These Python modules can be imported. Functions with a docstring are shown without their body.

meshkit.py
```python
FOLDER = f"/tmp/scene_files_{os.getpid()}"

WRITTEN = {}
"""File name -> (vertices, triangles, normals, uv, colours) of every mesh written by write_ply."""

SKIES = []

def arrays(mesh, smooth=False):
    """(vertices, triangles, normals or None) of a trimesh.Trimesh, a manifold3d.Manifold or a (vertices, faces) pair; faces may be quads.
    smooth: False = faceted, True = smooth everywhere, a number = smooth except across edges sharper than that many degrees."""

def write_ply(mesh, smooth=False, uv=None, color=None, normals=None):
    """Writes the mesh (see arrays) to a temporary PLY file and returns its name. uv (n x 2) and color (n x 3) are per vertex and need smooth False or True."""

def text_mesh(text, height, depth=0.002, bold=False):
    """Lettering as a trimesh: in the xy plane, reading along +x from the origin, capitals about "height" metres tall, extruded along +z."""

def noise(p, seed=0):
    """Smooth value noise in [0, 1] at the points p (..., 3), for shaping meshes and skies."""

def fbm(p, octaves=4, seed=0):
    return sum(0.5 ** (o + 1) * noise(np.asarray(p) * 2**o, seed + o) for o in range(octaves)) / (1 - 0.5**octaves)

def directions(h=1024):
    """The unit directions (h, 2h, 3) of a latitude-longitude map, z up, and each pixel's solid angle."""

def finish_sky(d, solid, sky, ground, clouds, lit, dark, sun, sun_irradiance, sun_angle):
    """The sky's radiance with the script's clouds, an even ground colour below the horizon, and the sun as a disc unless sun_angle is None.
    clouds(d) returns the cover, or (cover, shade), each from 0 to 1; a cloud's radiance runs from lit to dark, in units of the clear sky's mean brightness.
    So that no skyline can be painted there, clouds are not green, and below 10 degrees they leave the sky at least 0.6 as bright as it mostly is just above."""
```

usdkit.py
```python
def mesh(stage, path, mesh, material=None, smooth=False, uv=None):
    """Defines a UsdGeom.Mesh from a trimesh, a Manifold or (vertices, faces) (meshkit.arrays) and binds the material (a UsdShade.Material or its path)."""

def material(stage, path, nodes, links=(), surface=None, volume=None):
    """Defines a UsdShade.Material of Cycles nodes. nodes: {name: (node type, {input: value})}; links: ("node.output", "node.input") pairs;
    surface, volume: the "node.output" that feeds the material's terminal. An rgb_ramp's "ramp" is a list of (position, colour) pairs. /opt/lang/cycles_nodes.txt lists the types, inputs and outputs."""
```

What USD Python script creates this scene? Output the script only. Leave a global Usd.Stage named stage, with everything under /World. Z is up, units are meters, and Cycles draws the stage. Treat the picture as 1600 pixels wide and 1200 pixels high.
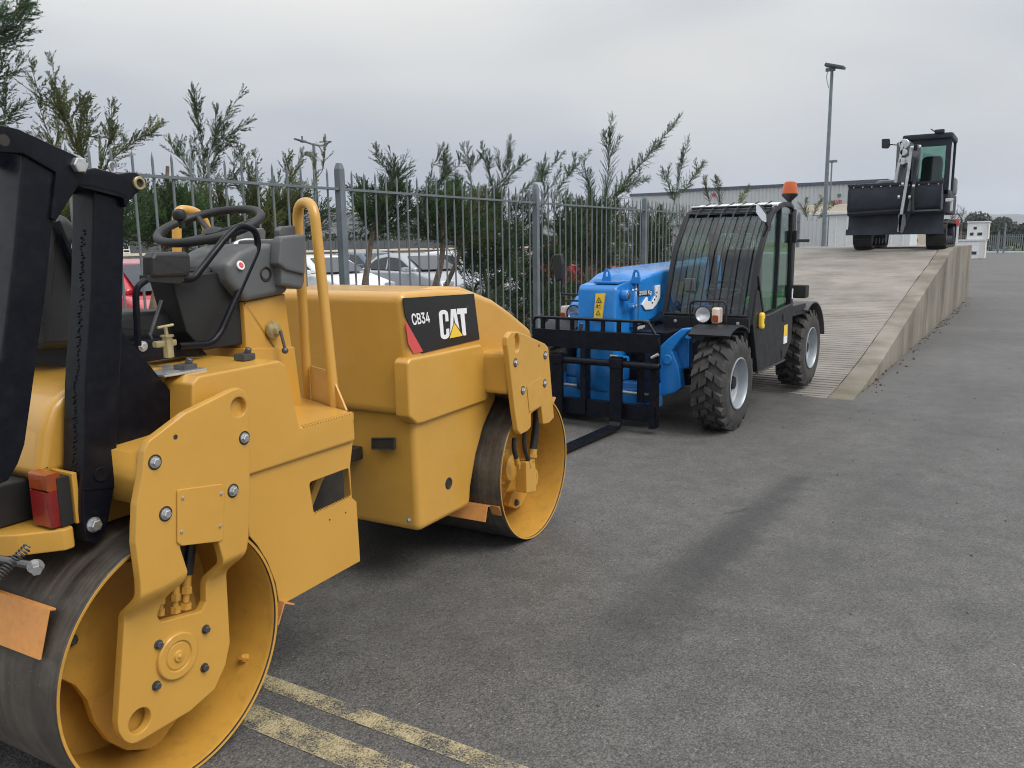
import math, random, os
import numpy as np, trimesh, usdkit, meshkit
from pxr import Usd, UsdGeom, UsdLux, UsdShade, Gf, Sdf
from shapely.geometry import Polygon, MultiPolygon, box as sbox, Point
from shapely import affinity
from shapely.ops import unary_union
from trimesh.creation import triangulate_polygon

stage = Usd.Stage.CreateInMemory()
UsdGeom.SetStageUpAxis(stage, UsdGeom.Tokens.z)
UsdGeom.SetStageMetersPerUnit(stage, 1.0)
UsdGeom.Xform.Define(stage, '/World')
UsdGeom.Scope.Define(stage, '/World/Looks')
rng = np.random.default_rng(7)

# ------------------------------------------------------------------ camera
C = np.array((0.000000, 0.000000, 1.620161)); CR = np.array((0.845421, 0.533924, -0.013763)); CU = np.array((-0.078353, 0.149473, 0.985657)); CF = np.array((-0.528323, 0.832216, -0.168202))
cam = UsdGeom.Camera.Define(stage, '/World/camera')
m = Gf.Matrix4d(*[float(x) for x in (*CR, 0, *CU, 0, *(-CF), 0, *C, 1)])
cam.AddTransformOp().Set(m)
cam.CreateHorizontalApertureAttr(36.0); cam.CreateVerticalApertureAttr(27.0)
cam.CreateFocalLengthAttr(36.0 * 1275 / 1600)
cam.CreateClippingRangeAttr(Gf.Vec2f(0.05, 20000))
EXPOSURE = 0.8
cam.CreateExposureAttr(EXPOSURE)

# ------------------------------------------------------------------ sky and sun
SUN_EL, SUN_AZ = math.radians(52), math.radians(88)      # azimuth measured from +y towards +x
SKY_STRENGTH = 0.06
usdkit.material(stage, '/World/Looks/sky_look', {
    'tc': ('texture_coordinate', {}),
    'sky': ('sky_texture', {'sky_type': 'single_scattering', 'sun_disc': False, 'sun_elevation': SUN_EL, 'sun_rotation': SUN_AZ, 'aerosol_density': 3.0}),
    'mp': ('mapping', {'scale': (1.1, 1.1, 4.0), 'location': (7.7, 1.1, 2.9), 'rotation': (0.0, 0.06, 3.3)}),
    'n1': ('noise_texture', {'scale': 1.0, 'detail': 3.0, 'roughness': 0.42, 'distortion': 0.15}),
    'mp2': ('mapping', {'scale': (1.0, 1.0, 3.2), 'location': (3.1, 1.2, 2.0)}),
    'n2': ('noise_texture', {'scale': 0.9, 'detail': 3.0, 'roughness': 0.45}),
    'r1': ('rgb_ramp', {'ramp': [(0.34, (4.1, 4.45, 5.15)), (0.46, (5.5, 5.75, 6.2)), (0.54, (7.0, 7.08, 7.15)), (0.66, (8.0, 7.9, 7.6))]}),
    'r2': ('map_range', {'from_min': 0.3, 'from_max': 0.7, 'to_min': 0.86, 'to_max': 1.12}),
    'sep': ('separate_xyz', {}),
    'zg': ('rgb_ramp', {'ramp': [(0.0, (0.60, 0.64, 0.71)), (0.06, (0.68, 0.71, 0.77)), (0.13, (0.88, 0.89, 0.91)), (0.2, (1.03, 1.03, 1.02)), (0.35, (1.25, 1.25, 1.24)), (0.65, (2.0, 1.99, 1.97)), (1.0, (2.5, 2.48, 2.45))]}),
    'm1': ('mix_color', {'blend_type': 'multiply', 'fac': 1.0, 'use_clamp': False}),
    'cc': ('combine_xyz', {}),
    'm2': ('mix_color', {'blend_type': 'multiply', 'fac': 1.0, 'use_clamp': False}),
    'mx': ('mix_color', {'blend_type': 'mix', 'fac': 0.95, 'use_clamp': False}),
    'bg': ('background_shader', {'strength': SKY_STRENGTH}),
}, [('tc.generated', 'mp.vector'), ('mp.vector', 'n1.vector'), ('tc.generated', 'mp2.vector'), ('mp2.vector', 'n2.vector'),
    ('n1.fac', 'r1.fac'), ('n2.fac', 'r2.value'), ('tc.generated', 'sep.vector'), ('sep.z', 'zg.fac'),
    ('r1.color', 'm1.a'), ('zg.color', 'm1.b'), ('r2.result', 'cc.x'), ('r2.result', 'cc.y'), ('r2.result', 'cc.z'),
    ('m1.result', 'm2.a'), ('cc.vector', 'm2.b'), ('sky.color', 'mx.a'), ('m2.result', 'mx.b'), ('mx.result', 'bg.color')],
    surface='bg.background')
dome = UsdLux.DomeLight.Define(stage, '/World/sky')
dome.GetPrim().SetCustomDataByKey('kind', 'structure')
UsdShade.MaterialBindingAPI.Apply(dome.GetPrim()).Bind(UsdShade.Material.Get(stage, '/World/Looks/sky_look'))
sun = UsdLux.DistantLight.Define(stage, '/World/sun')
sun.CreateIntensityAttr(0.4); sun.CreateAngleAttr(35.0); sun.CreateNormalizeAttr(True); sun.CreateColorAttr(Gf.Vec3f(1.0, 0.95, 0.87))
sun.AddRotateXYZOp().Set(Gf.Vec3f(90 - math.degrees(SUN_EL), 0, 180 - math.degrees(SUN_AZ)))

# ------------------------------------------------------------------ materials
MAT = {}
def mat(name, color, rough=0.5, metallic=0.0, var=0.0, vscale=6.0, bump=0.0, bscale=60.0, coat=0.0, color2=None, spec=0.5, rvar=0.0, bev=0.0, emis=None, trans=0.0, detail=4.0, dirt=0.0, dirtcol=(0.2, 0.17, 0.13)):
    nodes = {'p': ('principled_bsdf', {'base_color': color, 'roughness': rough, 'metallic': metallic, 'coat_weight': coat, 'coat_roughness': 0.08, 'specular_ior_level': spec, 'transmission_weight': trans})}
    links = []
    if emis:
        nodes['p'][1]['emission_color'] = emis[0]; nodes['p'][1]['emission_strength'] = emis[1]
    if var or color2 or rvar or bump or dirt:
        nodes['tc'] = ('texture_coordinate', {})
    if var or color2:
        c2 = color2 or tuple(x * (1 + var) for x in color); c1 = color if color2 else tuple(x * (1 - var) for x in color)
        nodes['n'] = ('noise_texture', {'scale': vscale, 'detail': detail, 'roughness': 0.6})
        nodes['r'] = ('rgb_ramp', {'ramp': [(0.33, c1), (0.67, c2)]})
        links += [('tc.object', 'n.vector'), ('n.fac', 'r.fac')]
        out = 'r.color'
        if dirt:
            nodes['dn'] = ('noise_texture', {'scale': vscale * 4.3, 'detail': 6.0, 'roughness': 0.7})
            nodes['dr'] = ('map_range', {'from_min': 0.5, 'from_max': 0.75, 'to_min': 0.0, 'to_max': dirt, 'clamp': True})
            nodes['dm'] = ('mix_color', {'blend_type': 'mix', 'b': dirtcol})
            links += [('tc.object', 'dn.vector'), ('dn.fac', 'dr.value'), ('dr.result', 'dm.fac'), (out, 'dm.a')]
            out = 'dm.result'
        links += [(out, 'p.base_color')]
    if rvar:
        nodes['rn'] = ('noise_texture', {'scale': vscale * 2.3, 'detail': 5.0})
        nodes['rr'] = ('map_range', {'from_min': 0.3, 'from_max': 0.7, 'to_min': max(rough - rvar, 0.02), 'to_max': rough + rvar})
        links += [('tc.object', 'rn.vector'), ('rn.fac', 'rr.value'), ('rr.result', 'p.roughness')]
    if bump:
        nodes['bn'] = ('noise_texture', {'scale': bscale, 'detail': 5.0, 'roughness': 0.6})
        nodes['b'] = ('bump', {'strength': bump, 'distance': 0.01})
        links += [('tc.object', 'bn.vector'), ('bn.fac', 'b.height'), ('b.normal', 'p.normal')]
        if bev:
            nodes['bv'] = ('bevel', {'radius': bev}); links += [('bv.bevel', 'b.normal')]
    elif bev:
        nodes['bv'] = ('bevel', {'radius': bev}); links += [('bv.bevel', 'p.normal')]
    MAT[name] = usdkit.material(stage, '/World/Looks/' + name, nodes, links, surface='p.BSDF')
    return MAT[name]

mat('yellow_paint', (0.485, 0.264, 0.046), 0.36, var=0.04, vscale=2.5, rvar=0.08, bump=0.015, bscale=35, bev=0.004, coat=0.35, dirt=0.07, dirtcol=(0.36, 0.2, 0.05))
mat('yellow_inner', (0.46, 0.245, 0.037), 0.5, var=0.06, vscale=5, rvar=0.08, dirt=0.45, dirtcol=(0.2, 0.12, 0.04))
mat('orange_steel', (0.52, 0.23, 0.065), 0.5, var=0.1, vscale=9, rvar=0.1, bev=0.002, dirt=0.5, dirtcol=(0.28, 0.13, 0.05))
mat('black_paint', (0.0036, 0.0042, 0.0075), 0.32, spec=0.2, var=0.25, vscale=7, rvar=0.1, bump=0.03, bscale=30, bev=0.003, dirt=0.25, dirtcol=(0.03, 0.028, 0.026))
mat('black_plastic', (0.0105, 0.011, 0.0115), 0.55, var=0.2, vscale=9, bump=0.05, bscale=260, bev=0.003)
mat('grey_plastic', (0.086, 0.091, 0.096), 0.5, var=0.1, vscale=6, bump=0.06, bscale=240, bev=0.005)
mat('seat_vinyl', (0.016, 0.016, 0.0175), 0.5, var=0.2, vscale=12, bump=0.15, bscale=90)
mat('drum_steel', (0.045, 0.039, 0.033), 0.55, metallic=0.25, color2=(0.105, 0.09, 0.074), vscale=5, rvar=0.12, bump=0.25, bscale=75, detail=9, dirt=0.5, dirtcol=(0.19, 0.16, 0.13))
MAT['drum_steel'] = usdkit.material(stage, '/World/Looks/drum_skin', {
    'tc': ('texture_coordinate', {}), 'mp': ('mapping', {'scale': (26.0, 1.2, 1.2)}), 'n': ('noise_texture', {'scale': 1.6, 'detail': 6.0, 'roughness': 0.6}),
    'n2': ('noise_texture', {'scale': 7.0, 'detail': 8.0, 'roughness': 0.68}), 'n3': ('noise_texture', {'scale': 210.0, 'detail': 2.0}),
    'ad': ('math', {'math_type': 'add'}), 'r': ('rgb_ramp', {'ramp': [(0.38, (0.030, 0.025, 0.021)), (0.5, (0.062, 0.053, 0.045)), (0.62, (0.105, 0.090, 0.075))]}), 'hf': ('math', {'math_type': 'multiply', 'value2': 0.5}),
    'sp': ('map_range', {'from_min': 0.70, 'from_max': 0.76, 'to_min': 0.0, 'to_max': 0.7, 'clamp': True}), 'mx': ('mix_color', {'b': (0.35, 0.33, 0.30)}),
    'rr': ('map_range', {'from_min': 0.35, 'from_max': 0.65, 'to_min': 0.38, 'to_max': 0.68}), 'b': ('bump', {'strength': 0.3, 'distance': 0.004}), 'p': ('principled_bsdf', {'metallic': 0.3})},
    [('tc.object', 'mp.vector'), ('mp.vector', 'n.vector'), ('tc.object', 'n2.vector'), ('tc.object', 'n3.vector'), ('n.fac', 'ad.value1'), ('n2.fac', 'ad.value2'), ('ad.value', 'hf.value1'), ('hf.value', 'r.fac'),
     ('n3.fac', 'sp.value'), ('sp.result', 'mx.fac'), ('r.color', 'mx.a'), ('mx.result', 'p.base_color'), ('n.fac', 'rr.value'), ('rr.result', 'p.roughness'), ('n2.fac', 'b.height'), ('b.normal', 'p.normal')], surface='p.BSDF')
mat('rubber_hose', (0.012, 0.012, 0.013), 0.55, var=0.2)
mat('zinc', (0.52, 0.53, 0.54), 0.38, metallic=0.9, var=0.12, vscale=30, rvar=0.1)
mat('brass', (0.42, 0.36, 0.2), 0.42, metallic=0.7, var=0.2, vscale=25)
mat('dark_metal', (0.10, 0.10, 0.105), 0.5, metallic=0.7, var=0.2, vscale=20)
mat('grease_dark', (0.02, 0.016, 0.012), 0.6, var=0.4, vscale=14)
mat('decal_black', (0.013, 0.0135, 0.014), 0.3, var=0.05)
mat('decal_white', (0.72, 0.72, 0.74), 0.35, var=0.02)
mat('decal_red', (0.55, 0.075, 0.075), 0.35, var=0.03)
mat('decal_yellow', (0.74, 0.5, 0.05), 0.35, var=0.03)
mat('lens_red', (0.14, 0.004, 0.004), 0.22, var=0.15, vscale=20, bump=0.25, bscale=160, coat=0.6)
mat('lens_amber', (0.23, 0.038, 0.003), 0.25, var=0.15, vscale=20, bump=0.25, bscale=160, coat=0.6)
mat('beacon_amber', (0.45, 0.08, 0.012), 0.3, var=0.05, coat=0.4)
mat('lamp_side', (0.62, 0.50, 0.44), 0.25, var=0.1, coat=0.5)
mat('blue_paint', (0.013, 0.170, 0.50), 0.27, var=0.06, vscale=3, rvar=0.08, bump=0.02, bscale=30, bev=0.004, coat=0.3)
mat('cab_black', (0.009, 0.0098, 0.0125), 0.42, spec=0.35, var=0.2, vscale=5, rvar=0.08, bev=0.004)
mat('grey_flap', (0.055, 0.057, 0.06), 0.5, var=0.15, vscale=8)
mat('tyre', (0.018, 0.018, 0.0185), 0.75, color2=(0.046, 0.044, 0.042), vscale=9, bump=0.3, bscale=90, detail=8)
mat('rim_silver', (0.30, 0.33, 0.36), 0.42, metallic=0.35, var=0.08, vscale=9)
mat('lamp_reflector', (0.85, 0.86, 0.88), 0.32, metallic=0.9, bump=0.3, bscale=45)
mat('mirror', (0.85, 0.86, 0.86), 0.03, metallic=1.0)
mat('fence_steel', (0.135, 0.155, 0.168), 0.5, metallic=0.3, var=0.15, vscale=3)
mat('galv_post', (0.15, 0.175, 0.195), 0.5, metallic=0.4, var=0.2, vscale=4, detail=8)
mat('pole_steel', (0.15, 0.18, 0.20), 0.5, metallic=0.4, var=0.1)
mat('limb_bark', (0.06, 0.055, 0.035), 0.9, var=0.3, vscale=25)
mat('bark', (0.15, 0.115, 0.085), 0.9, var=0.35, vscale=25, bump=0.6, bscale=60)
mat('excavator_edge', (0.5, 0.52, 0.54), 0.35, metallic=0.4, var=0.2, vscale=9)
mat('excavator_grey', (0.12, 0.125, 0.135), 0.4, metallic=0.3, var=0.15, vscale=7, rvar=0.1)
mat('excavator_black', (0.017, 0.021, 0.031), 0.5, spec=0.3, var=0.25, vscale=4, rvar=0.1)
mat('track_rubber', (0.016, 0.016, 0.017), 0.8, var=0.4, vscale=10)
mat('cladding', (0.40, 0.415, 0.425), 0.5, var=0.04, vscale=0.4)
mat('cladding_trim', (0.06, 0.075, 0.10), 0.5, var=0.1)
mat('white_panel', (0.55, 0.58, 0.6), 0.5, var=0.05, vscale=1.5, dirt=0.2)
mat('white_paint', (0.66, 0.67, 0.68), 0.45, var=0.05, vscale=3, dirt=0.2)
mat('beige_wall', (0.52, 0.46, 0.37), 0.7, var=0.06, vscale=2)
mat('sign_red', (0.42, 0.05, 0.06), 0.5, var=0.05)
mat('sign_green', (0.03, 0.16, 0.10), 0.5, var=0.05)
mat('slate', (0.07, 0.075, 0.085), 0.7, var=0.2, vscale=4)
mat('house_wall', (0.55, 0.49, 0.33), 0.8, var=0.06, vscale=2)
mat('stone_wall', (0.2, 0.185, 0.165), 0.85, var=0.3, vscale=4)
mat('dark_window', (0.02, 0.024, 0.028), 0.1, var=0.1)
mat('car_red', (0.40, 0.02, 0.03), 0.25, coat=0.7, var=0.03)
mat('car_white', (0.62, 0.64, 0.66), 0.25, coat=0.7, var=0.03)
mat('car_silver', (0.36, 0.38, 0.41), 0.28, metallic=0.5, coat=0.6, var=0.03)
mat('car_blue', (0.05, 0.085, 0.13), 0.25, coat=0.7, var=0.03)
mat('cab_green', (0.03, 0.30, 0.07), 0.5, var=0.2)
mat('far_tree', (0.028, 0.034, 0.024), 0.95, var=0.35, vscale=0.4)
mat('bare_twig', (0.06, 0.052, 0.047), 0.95, var=0.2)
mat('hill_side', (0.022, 0.030, 0.030), 0.95, color2=(0.045, 0.055, 0.045), vscale=0.012)
mat('grass', (0.055, 0.085, 0.025), 0.95, color2=(0.10, 0.135, 0.045), vscale=0.8, bump=0.5, bscale=30, detail=8)
mat('soil', (0.06, 0.048, 0.035), 0.95, color2=(0.11, 0.09, 0.06), vscale=5, bump=0.6, bscale=30, detail=8)

def foliage(name, dark, mid, tip):
    MAT[name] = usdkit.material(stage, '/World/Looks/' + name, {
        'g': ('geometry', {}), 'n': ('noise_texture', {'scale': 2.2, 'detail': 3.0}),
        'a': ('math', {'math_type': 'multiply_add', 'value2': 0.45, 'value3': -0.22}),
        'b': ('math', {'math_type': 'add'}),
        'r': ('rgb_ramp', {'ramp': [(0.25, dark), (0.5, mid), (0.78, tip)]}),
        'p': ('principled_bsdf', {'roughness': 0.6, 'specular_ior_level': 0.25}),
        't': ('translucent_bsdf', {}), 'mx': ('mix_closure', {'fac': 0.3}),
    }, [('g.position', 'n.vector'), ('g.random_per_island', 'a.value1'), ('a.value', 'b.value1'), ('n.fac', 'b.value2'), ('b.value', 'r.fac'),
        ('r.color', 'p.base_color'), ('r.color', 't.color'), ('p.BSDF', 'mx.closure1'), ('t.BSDF', 'mx.closure2')], surface='mx.closure')
foliage('foliage_green', (0.026, 0.052, 0.022), (0.066, 0.118, 0.042), (0.16, 0.22, 0.075))
foliage('foliage_olive', (0.055, 0.070, 0.026), (0.14, 0.16, 0.052), (0.29, 0.28, 0.095))
foliage('foliage_far', (0.045, 0.055, 0.045), (0.07, 0.08, 0.062), (0.10, 0.105, 0.08))

def glass(name, tint, gl=1.0):
    MAT[name] = usdkit.material(stage, '/World/Looks/' + name, {
        'f': ('layer_weight', {'blend': 0.5}), 'pw': ('math', {'math_type': 'power', 'value2': 4.0}), 'ma': ('math', {'math_type': 'multiply_add', 'value2': 0.9, 'value3': 0.05}), 't': ('transparent_bsdf', {'color': tint}), 'g': ('glossy_bsdf', {'roughness': 0.02, 'color': (gl, gl, gl)}),
        'm': ('mix_closure', {})}, [('f.facing', 'pw.value1'), ('pw.value', 'ma.value1'), ('ma.value', 'm.fac'), ('t.BSDF', 'm.closure1'), ('g.BSDF', 'm.closure2')], surface='m.closure')
glass('glass_cab', (0.60, 0.67, 0.71))
glass('glass_shade', (0.14, 0.16, 0.19))
glass('glass_green', (0.66, 0.79, 0.75))
glass('glass_lamp', (0.95, 0.95, 0.95))

# ------------------------------------------------------------------ helpers: things and parts
USED = {}
def numbered(parent, name):
    k = (parent, name); n = USED.get(k, 0); USED[k] = n + 1
    return name if n == 0 else '%s_%03d' % (name, n)
def custom(prim, label=None, cat=None, group=None, kind=None):
    for k, v in (('label', label), ('category', cat), ('group', group), ('kind', kind)):
        if v: prim.SetCustomDataByKey(k, v)
    return prim
class Thing:
    def __init__(s, name, label, cat, loc=(0, 0, 0), ang=0.0, group=None, root=None):
        s.path = '/World/' + numbered('/World', name)
        x = UsdGeom.Xform.Define(stage, s.path)
        x.AddTranslateOp().Set(Gf.Vec3d(*map(float, loc)))
        if ang: x.AddRotateZOp().Set(float(ang))
        s.x = x; s.prim = custom(x.GetPrim(), label, cat, group)
    def part(s, name, mesh, material, smooth=35, parent=None, label=None, kind=None):
        base = parent or s.path
        p = base + '/' + numbered(base, name)
        usdkit.mesh(stage, p, mesh, MAT[material], smooth=smooth)
        custom(stage.GetPrimAtPath(p), label, kind=kind)
        return p
def single(name, mesh, material, label=None, cat=None, group=None, kind=None, smooth=35):
    p = '/World/' + numbered('/World', name)
    usdkit.mesh(stage, p, mesh, MAT[material], smooth=smooth)
    custom(stage.GetPrimAtPath(p), label, cat, group, kind)
    return p
def copy_of(src, name, label, cat, loc, ang=0.0, group=None):
    path = '/World/' + numbered('/World', name)
    x = UsdGeom.Xform.Define(stage, path)
    x.GetPrim().GetReferences().AddInternalReference(src.path)
    x.ClearXformOpOrder()
    x.AddTranslateOp(opSuffix='own').Set(Gf.Vec3d(*map(float, loc)))
    x.AddRotateZOp(opSuffix='own').Set(float(ang))
    x.GetPrim().SetInstanceable(True)
    custom(x.GetPrim(), label, cat, group)
    return x

# ------------------------------------------------------------------ helpers: meshes. Local axes: x = v (to the right), y = u (forward), z = w (up)
cat_ = trimesh.util.concatenate
def L(u, v, w): return np.array([v, u, w], float)
def join(*ms):
    out = []
    for q in ms: out += list(q) if isinstance(q, (list, tuple)) else [q]
    return cat_(out)
def clean(ring):
    r = np.asarray(ring, float)
    if len(r) > 1 and np.allclose(r[0], r[-1]): r = r[:-1]
    keep = np.linalg.norm(r - np.roll(r, 1, 0), axis=1) > 1e-6
    return r[keep]
def inset(r, d):
    e = np.roll(r, -1, 0) - r; e /= np.linalg.norm(e, axis=1)[:, None]
    n1 = np.stack([-e[:, 1], e[:, 0]], 1); n0 = np.roll(n1, 1, 0)
    b = n0 + n1; b /= np.maximum((b * b).sum(1), 0.35)[:, None] / 2
    return r + b * d
def rounded(poly, r, res=4):
    p = poly if isinstance(poly, Polygon) else Polygon(poly)
    p = p.buffer(0)
    q = p.buffer(-r, quad_segs=res).buffer(2 * r, quad_segs=res).buffer(-r, quad_segs=res)
    if isinstance(q, MultiPolygon): q = max(q.geoms, key=lambda g: g.area)
    return q.simplify(r * 0.02)
def slab(poly, a0, a1, b=0.0, steps=3):
    """Extrudes a polygon (x, y) from z = a0 to a1 with rounded edges of radius b."""
    p = poly if isinstance(poly, Polygon) else Polygon(poly)
    from shapely.geometry.polygon import orient
    p = orient(p.buffer(0) if not p.is_valid else p)
    if isinstance(p, MultiPolygon): p = max(p.geoms, key=lambda g: g.area)
    rings = [clean(p.exterior.coords)] + [clean(i.coords) for i in p.interiors]
    lev = []
    if b > 0:
        for k in range(steps + 1):
            t = k / steps * math.pi / 2
            lev.append((a0 + b * (1 - math.sin(t)) if False else a0 + b * (1 - math.cos(t)), b * (1 - math.sin(t))))
        lev += [(a1 - (z - a0), d) for z, d in reversed(lev)]
    else:
        lev = [(a0, 0), (a1, 0)]
    V, F, off = [], [], 0
    for r in rings:
        n = len(r)
        for z, d in lev:
            q = inset(r, d) if d else r
            V.append(np.column_stack([q, np.full(n, z)]))
        i = np.arange(n); j = (i + 1) % n
        for k in range(len(lev) - 1):
            a, c = off + k * n, off + (k + 1) * n
            F.append(np.column_stack([a + i, a + j, c + j])); F.append(np.column_stack([a + i, c + j, c + i]))
        off += n * len(lev)
    for z, d, flip in ((lev[0][0], lev[0][1], True), (lev[-1][0], lev[-1][1], False)):
        rr = [inset(r, d) if d else r for r in rings]
        pv, pf = triangulate_polygon(Polygon(rr[0], rr[1:]), engine='earcut')
        pf = np.asarray(pf)
        cr = np.cross(pv[pf[:, 1]] - pv[pf[:, 0]], pv[pf[:, 2]] - pv[pf[:, 0]])
        pf[cr < 0] = pf[cr < 0][:, ::-1]
        if flip: pf = pf[:, ::-1]
        V.append(np.column_stack([pv, np.full(len(pv), z)])); F.append(pf + off); off += len(pv)
    me = trimesh.Trimesh(np.vstack(V), np.vstack(F), process=False)
    me.merge_vertices(digits_vertex=6)
    return me
AXES = {'v': [2, 0, 1], 'u': [0, 2, 1], 'w': [1, 0, 2]}
def plate(poly, a0, a1, b=0.003, axis='v', r=0.0, holes=(), steps=2):
    """axis v: poly holds (u, w); axis u: (v, w); axis w: (u, v)."""
    p = poly if isinstance(poly, Polygon) else Polygon(poly)
    if r: p = rounded(p, r)
    for h in holes: p = p.difference(h if isinstance(h, Polygon) else Polygon(h))
    if isinstance(p, MultiPolygon): p = max(p.geoms, key=lambda g: g.area)
    lo, hi = min(a0, a1), max(a0, a1)
    b = min(b, (hi - lo) * 0.45)
    me = slab(p, lo, hi, b, steps)
    me.vertices = me.vertices[:, AXES[axis]]
    if axis != 'v': me.invert()
    return me
def bx(u0, u1, v0, v1, w0, w1, b=0.004, r=0.0, axis='w'):
    if axis == 'w': return plate([(u0, v0), (u1, v0), (u1, v1), (u0, v1)], w0, w1, b, 'w', r)
    if axis == 'v': return plate([(u0, w0), (u1, w0), (u1, w1), (u0, w1)], v0, v1, b, 'v', r)
    return plate([(v0, w0), (v1, w0), (v1, w1), (v0, w1)], u0, u1, b, 'u', r)
def frame_of(d):
    d = np.asarray(d, float); d = d / np.linalg.norm(d)
    a = np.array([0, 0, 1.0]) if abs(d[2]) < 0.9 else np.array([1.0, 0, 0])
    x = np.cross(a, d); x /= np.linalg.norm(x)
    return x, np.cross(d, x), d
def lathe(profile, origin, axis, n=32, squash=1.0):
    """profile: (radius, height along axis) pairs."""
    x, y, d = frame_of(axis); P = np.asarray(profile, float)
    t = np.arange(n) * 2 * math.pi / n
    ring = np.outer(np.cos(t), x) + np.outer(np.sin(t), y) * squash
    V = (np.asarray(origin)[None, None] + P[:, 0, None, None] * ring[None] + P[:, 1, None, None] * d).reshape(-1, 3)
    i = np.arange(n); j = (i + 1) % n; F = []
    for k in range(len(P) - 1):
        a, c = k * n, (k + 1) * n
        F += [np.column_stack([a + i, a + j, c + j]), np.column_stack([a + i, c + j, c + i])]
    me = trimesh.Trimesh(V, np.vstack(F), process=False); me.merge_vertices(digits_vertex=7)
    me.update_faces(me.nondegenerate_faces())
    return me
def cyl(p0, p1, r, n=20, b=0.0, r1=None):
    p0, p1 = np.asarray(p0, float), np.asarray(p1, float); h = np.linalg.norm(p1 - p0); r1 = r if r1 is None else r1
    b = min(b, r * 0.5, h * 0.4)
    pr = [(0, 0), (r - b, 0), (r, b), (r1, h - b), (r1 - b, h), (0, h)] if b else [(0, 0), (r, 0), (r1, h), (0, h)]
    return lathe(pr, p0, p1 - p0, n)
def spline(pts, per=8):
    P = np.asarray(pts, float); Q = np.vstack([2 * P[0] - P[1], P, 2 * P[-1] - P[-2]]); out = []
    for i in range(1, len(Q) - 2):
        t = np.linspace(0, 1, per, endpoint=False)[:, None]
        a, b, c, d = Q[i - 1], Q[i], Q[i + 1], Q[i + 2]
        out.append(0.5 * (2 * b + (c - a) * t + (2 * a - 5 * b + 4 * c - d) * t ** 2 + (3 * b - a - 3 * c + d) * t ** 3))
    return np.vstack(out + [P[-1:]])
def fillet(pts, r, k=6):
    """Rounds the corners of a polyline with radius-like distance r."""
    P = [np.asarray(p, float) for p in pts]; out = [P[0]]
    for a, b, c in zip(P[:-2], P[1:-1], P[2:]):
        d0, d1 = np.linalg.norm(a - b), np.linalg.norm(c - b); q = min(r, d0 * 0.48, d1 * 0.48)
        s, e = b + (a - b) * q / d0, b + (c - b) * q / d1
        for t in np.linspace(0, 1, k): out.append((1 - t) ** 2 * s + 2 * t * (1 - t) * b + t * t * e)
    return np.array(out + [P[-1]])
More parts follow.
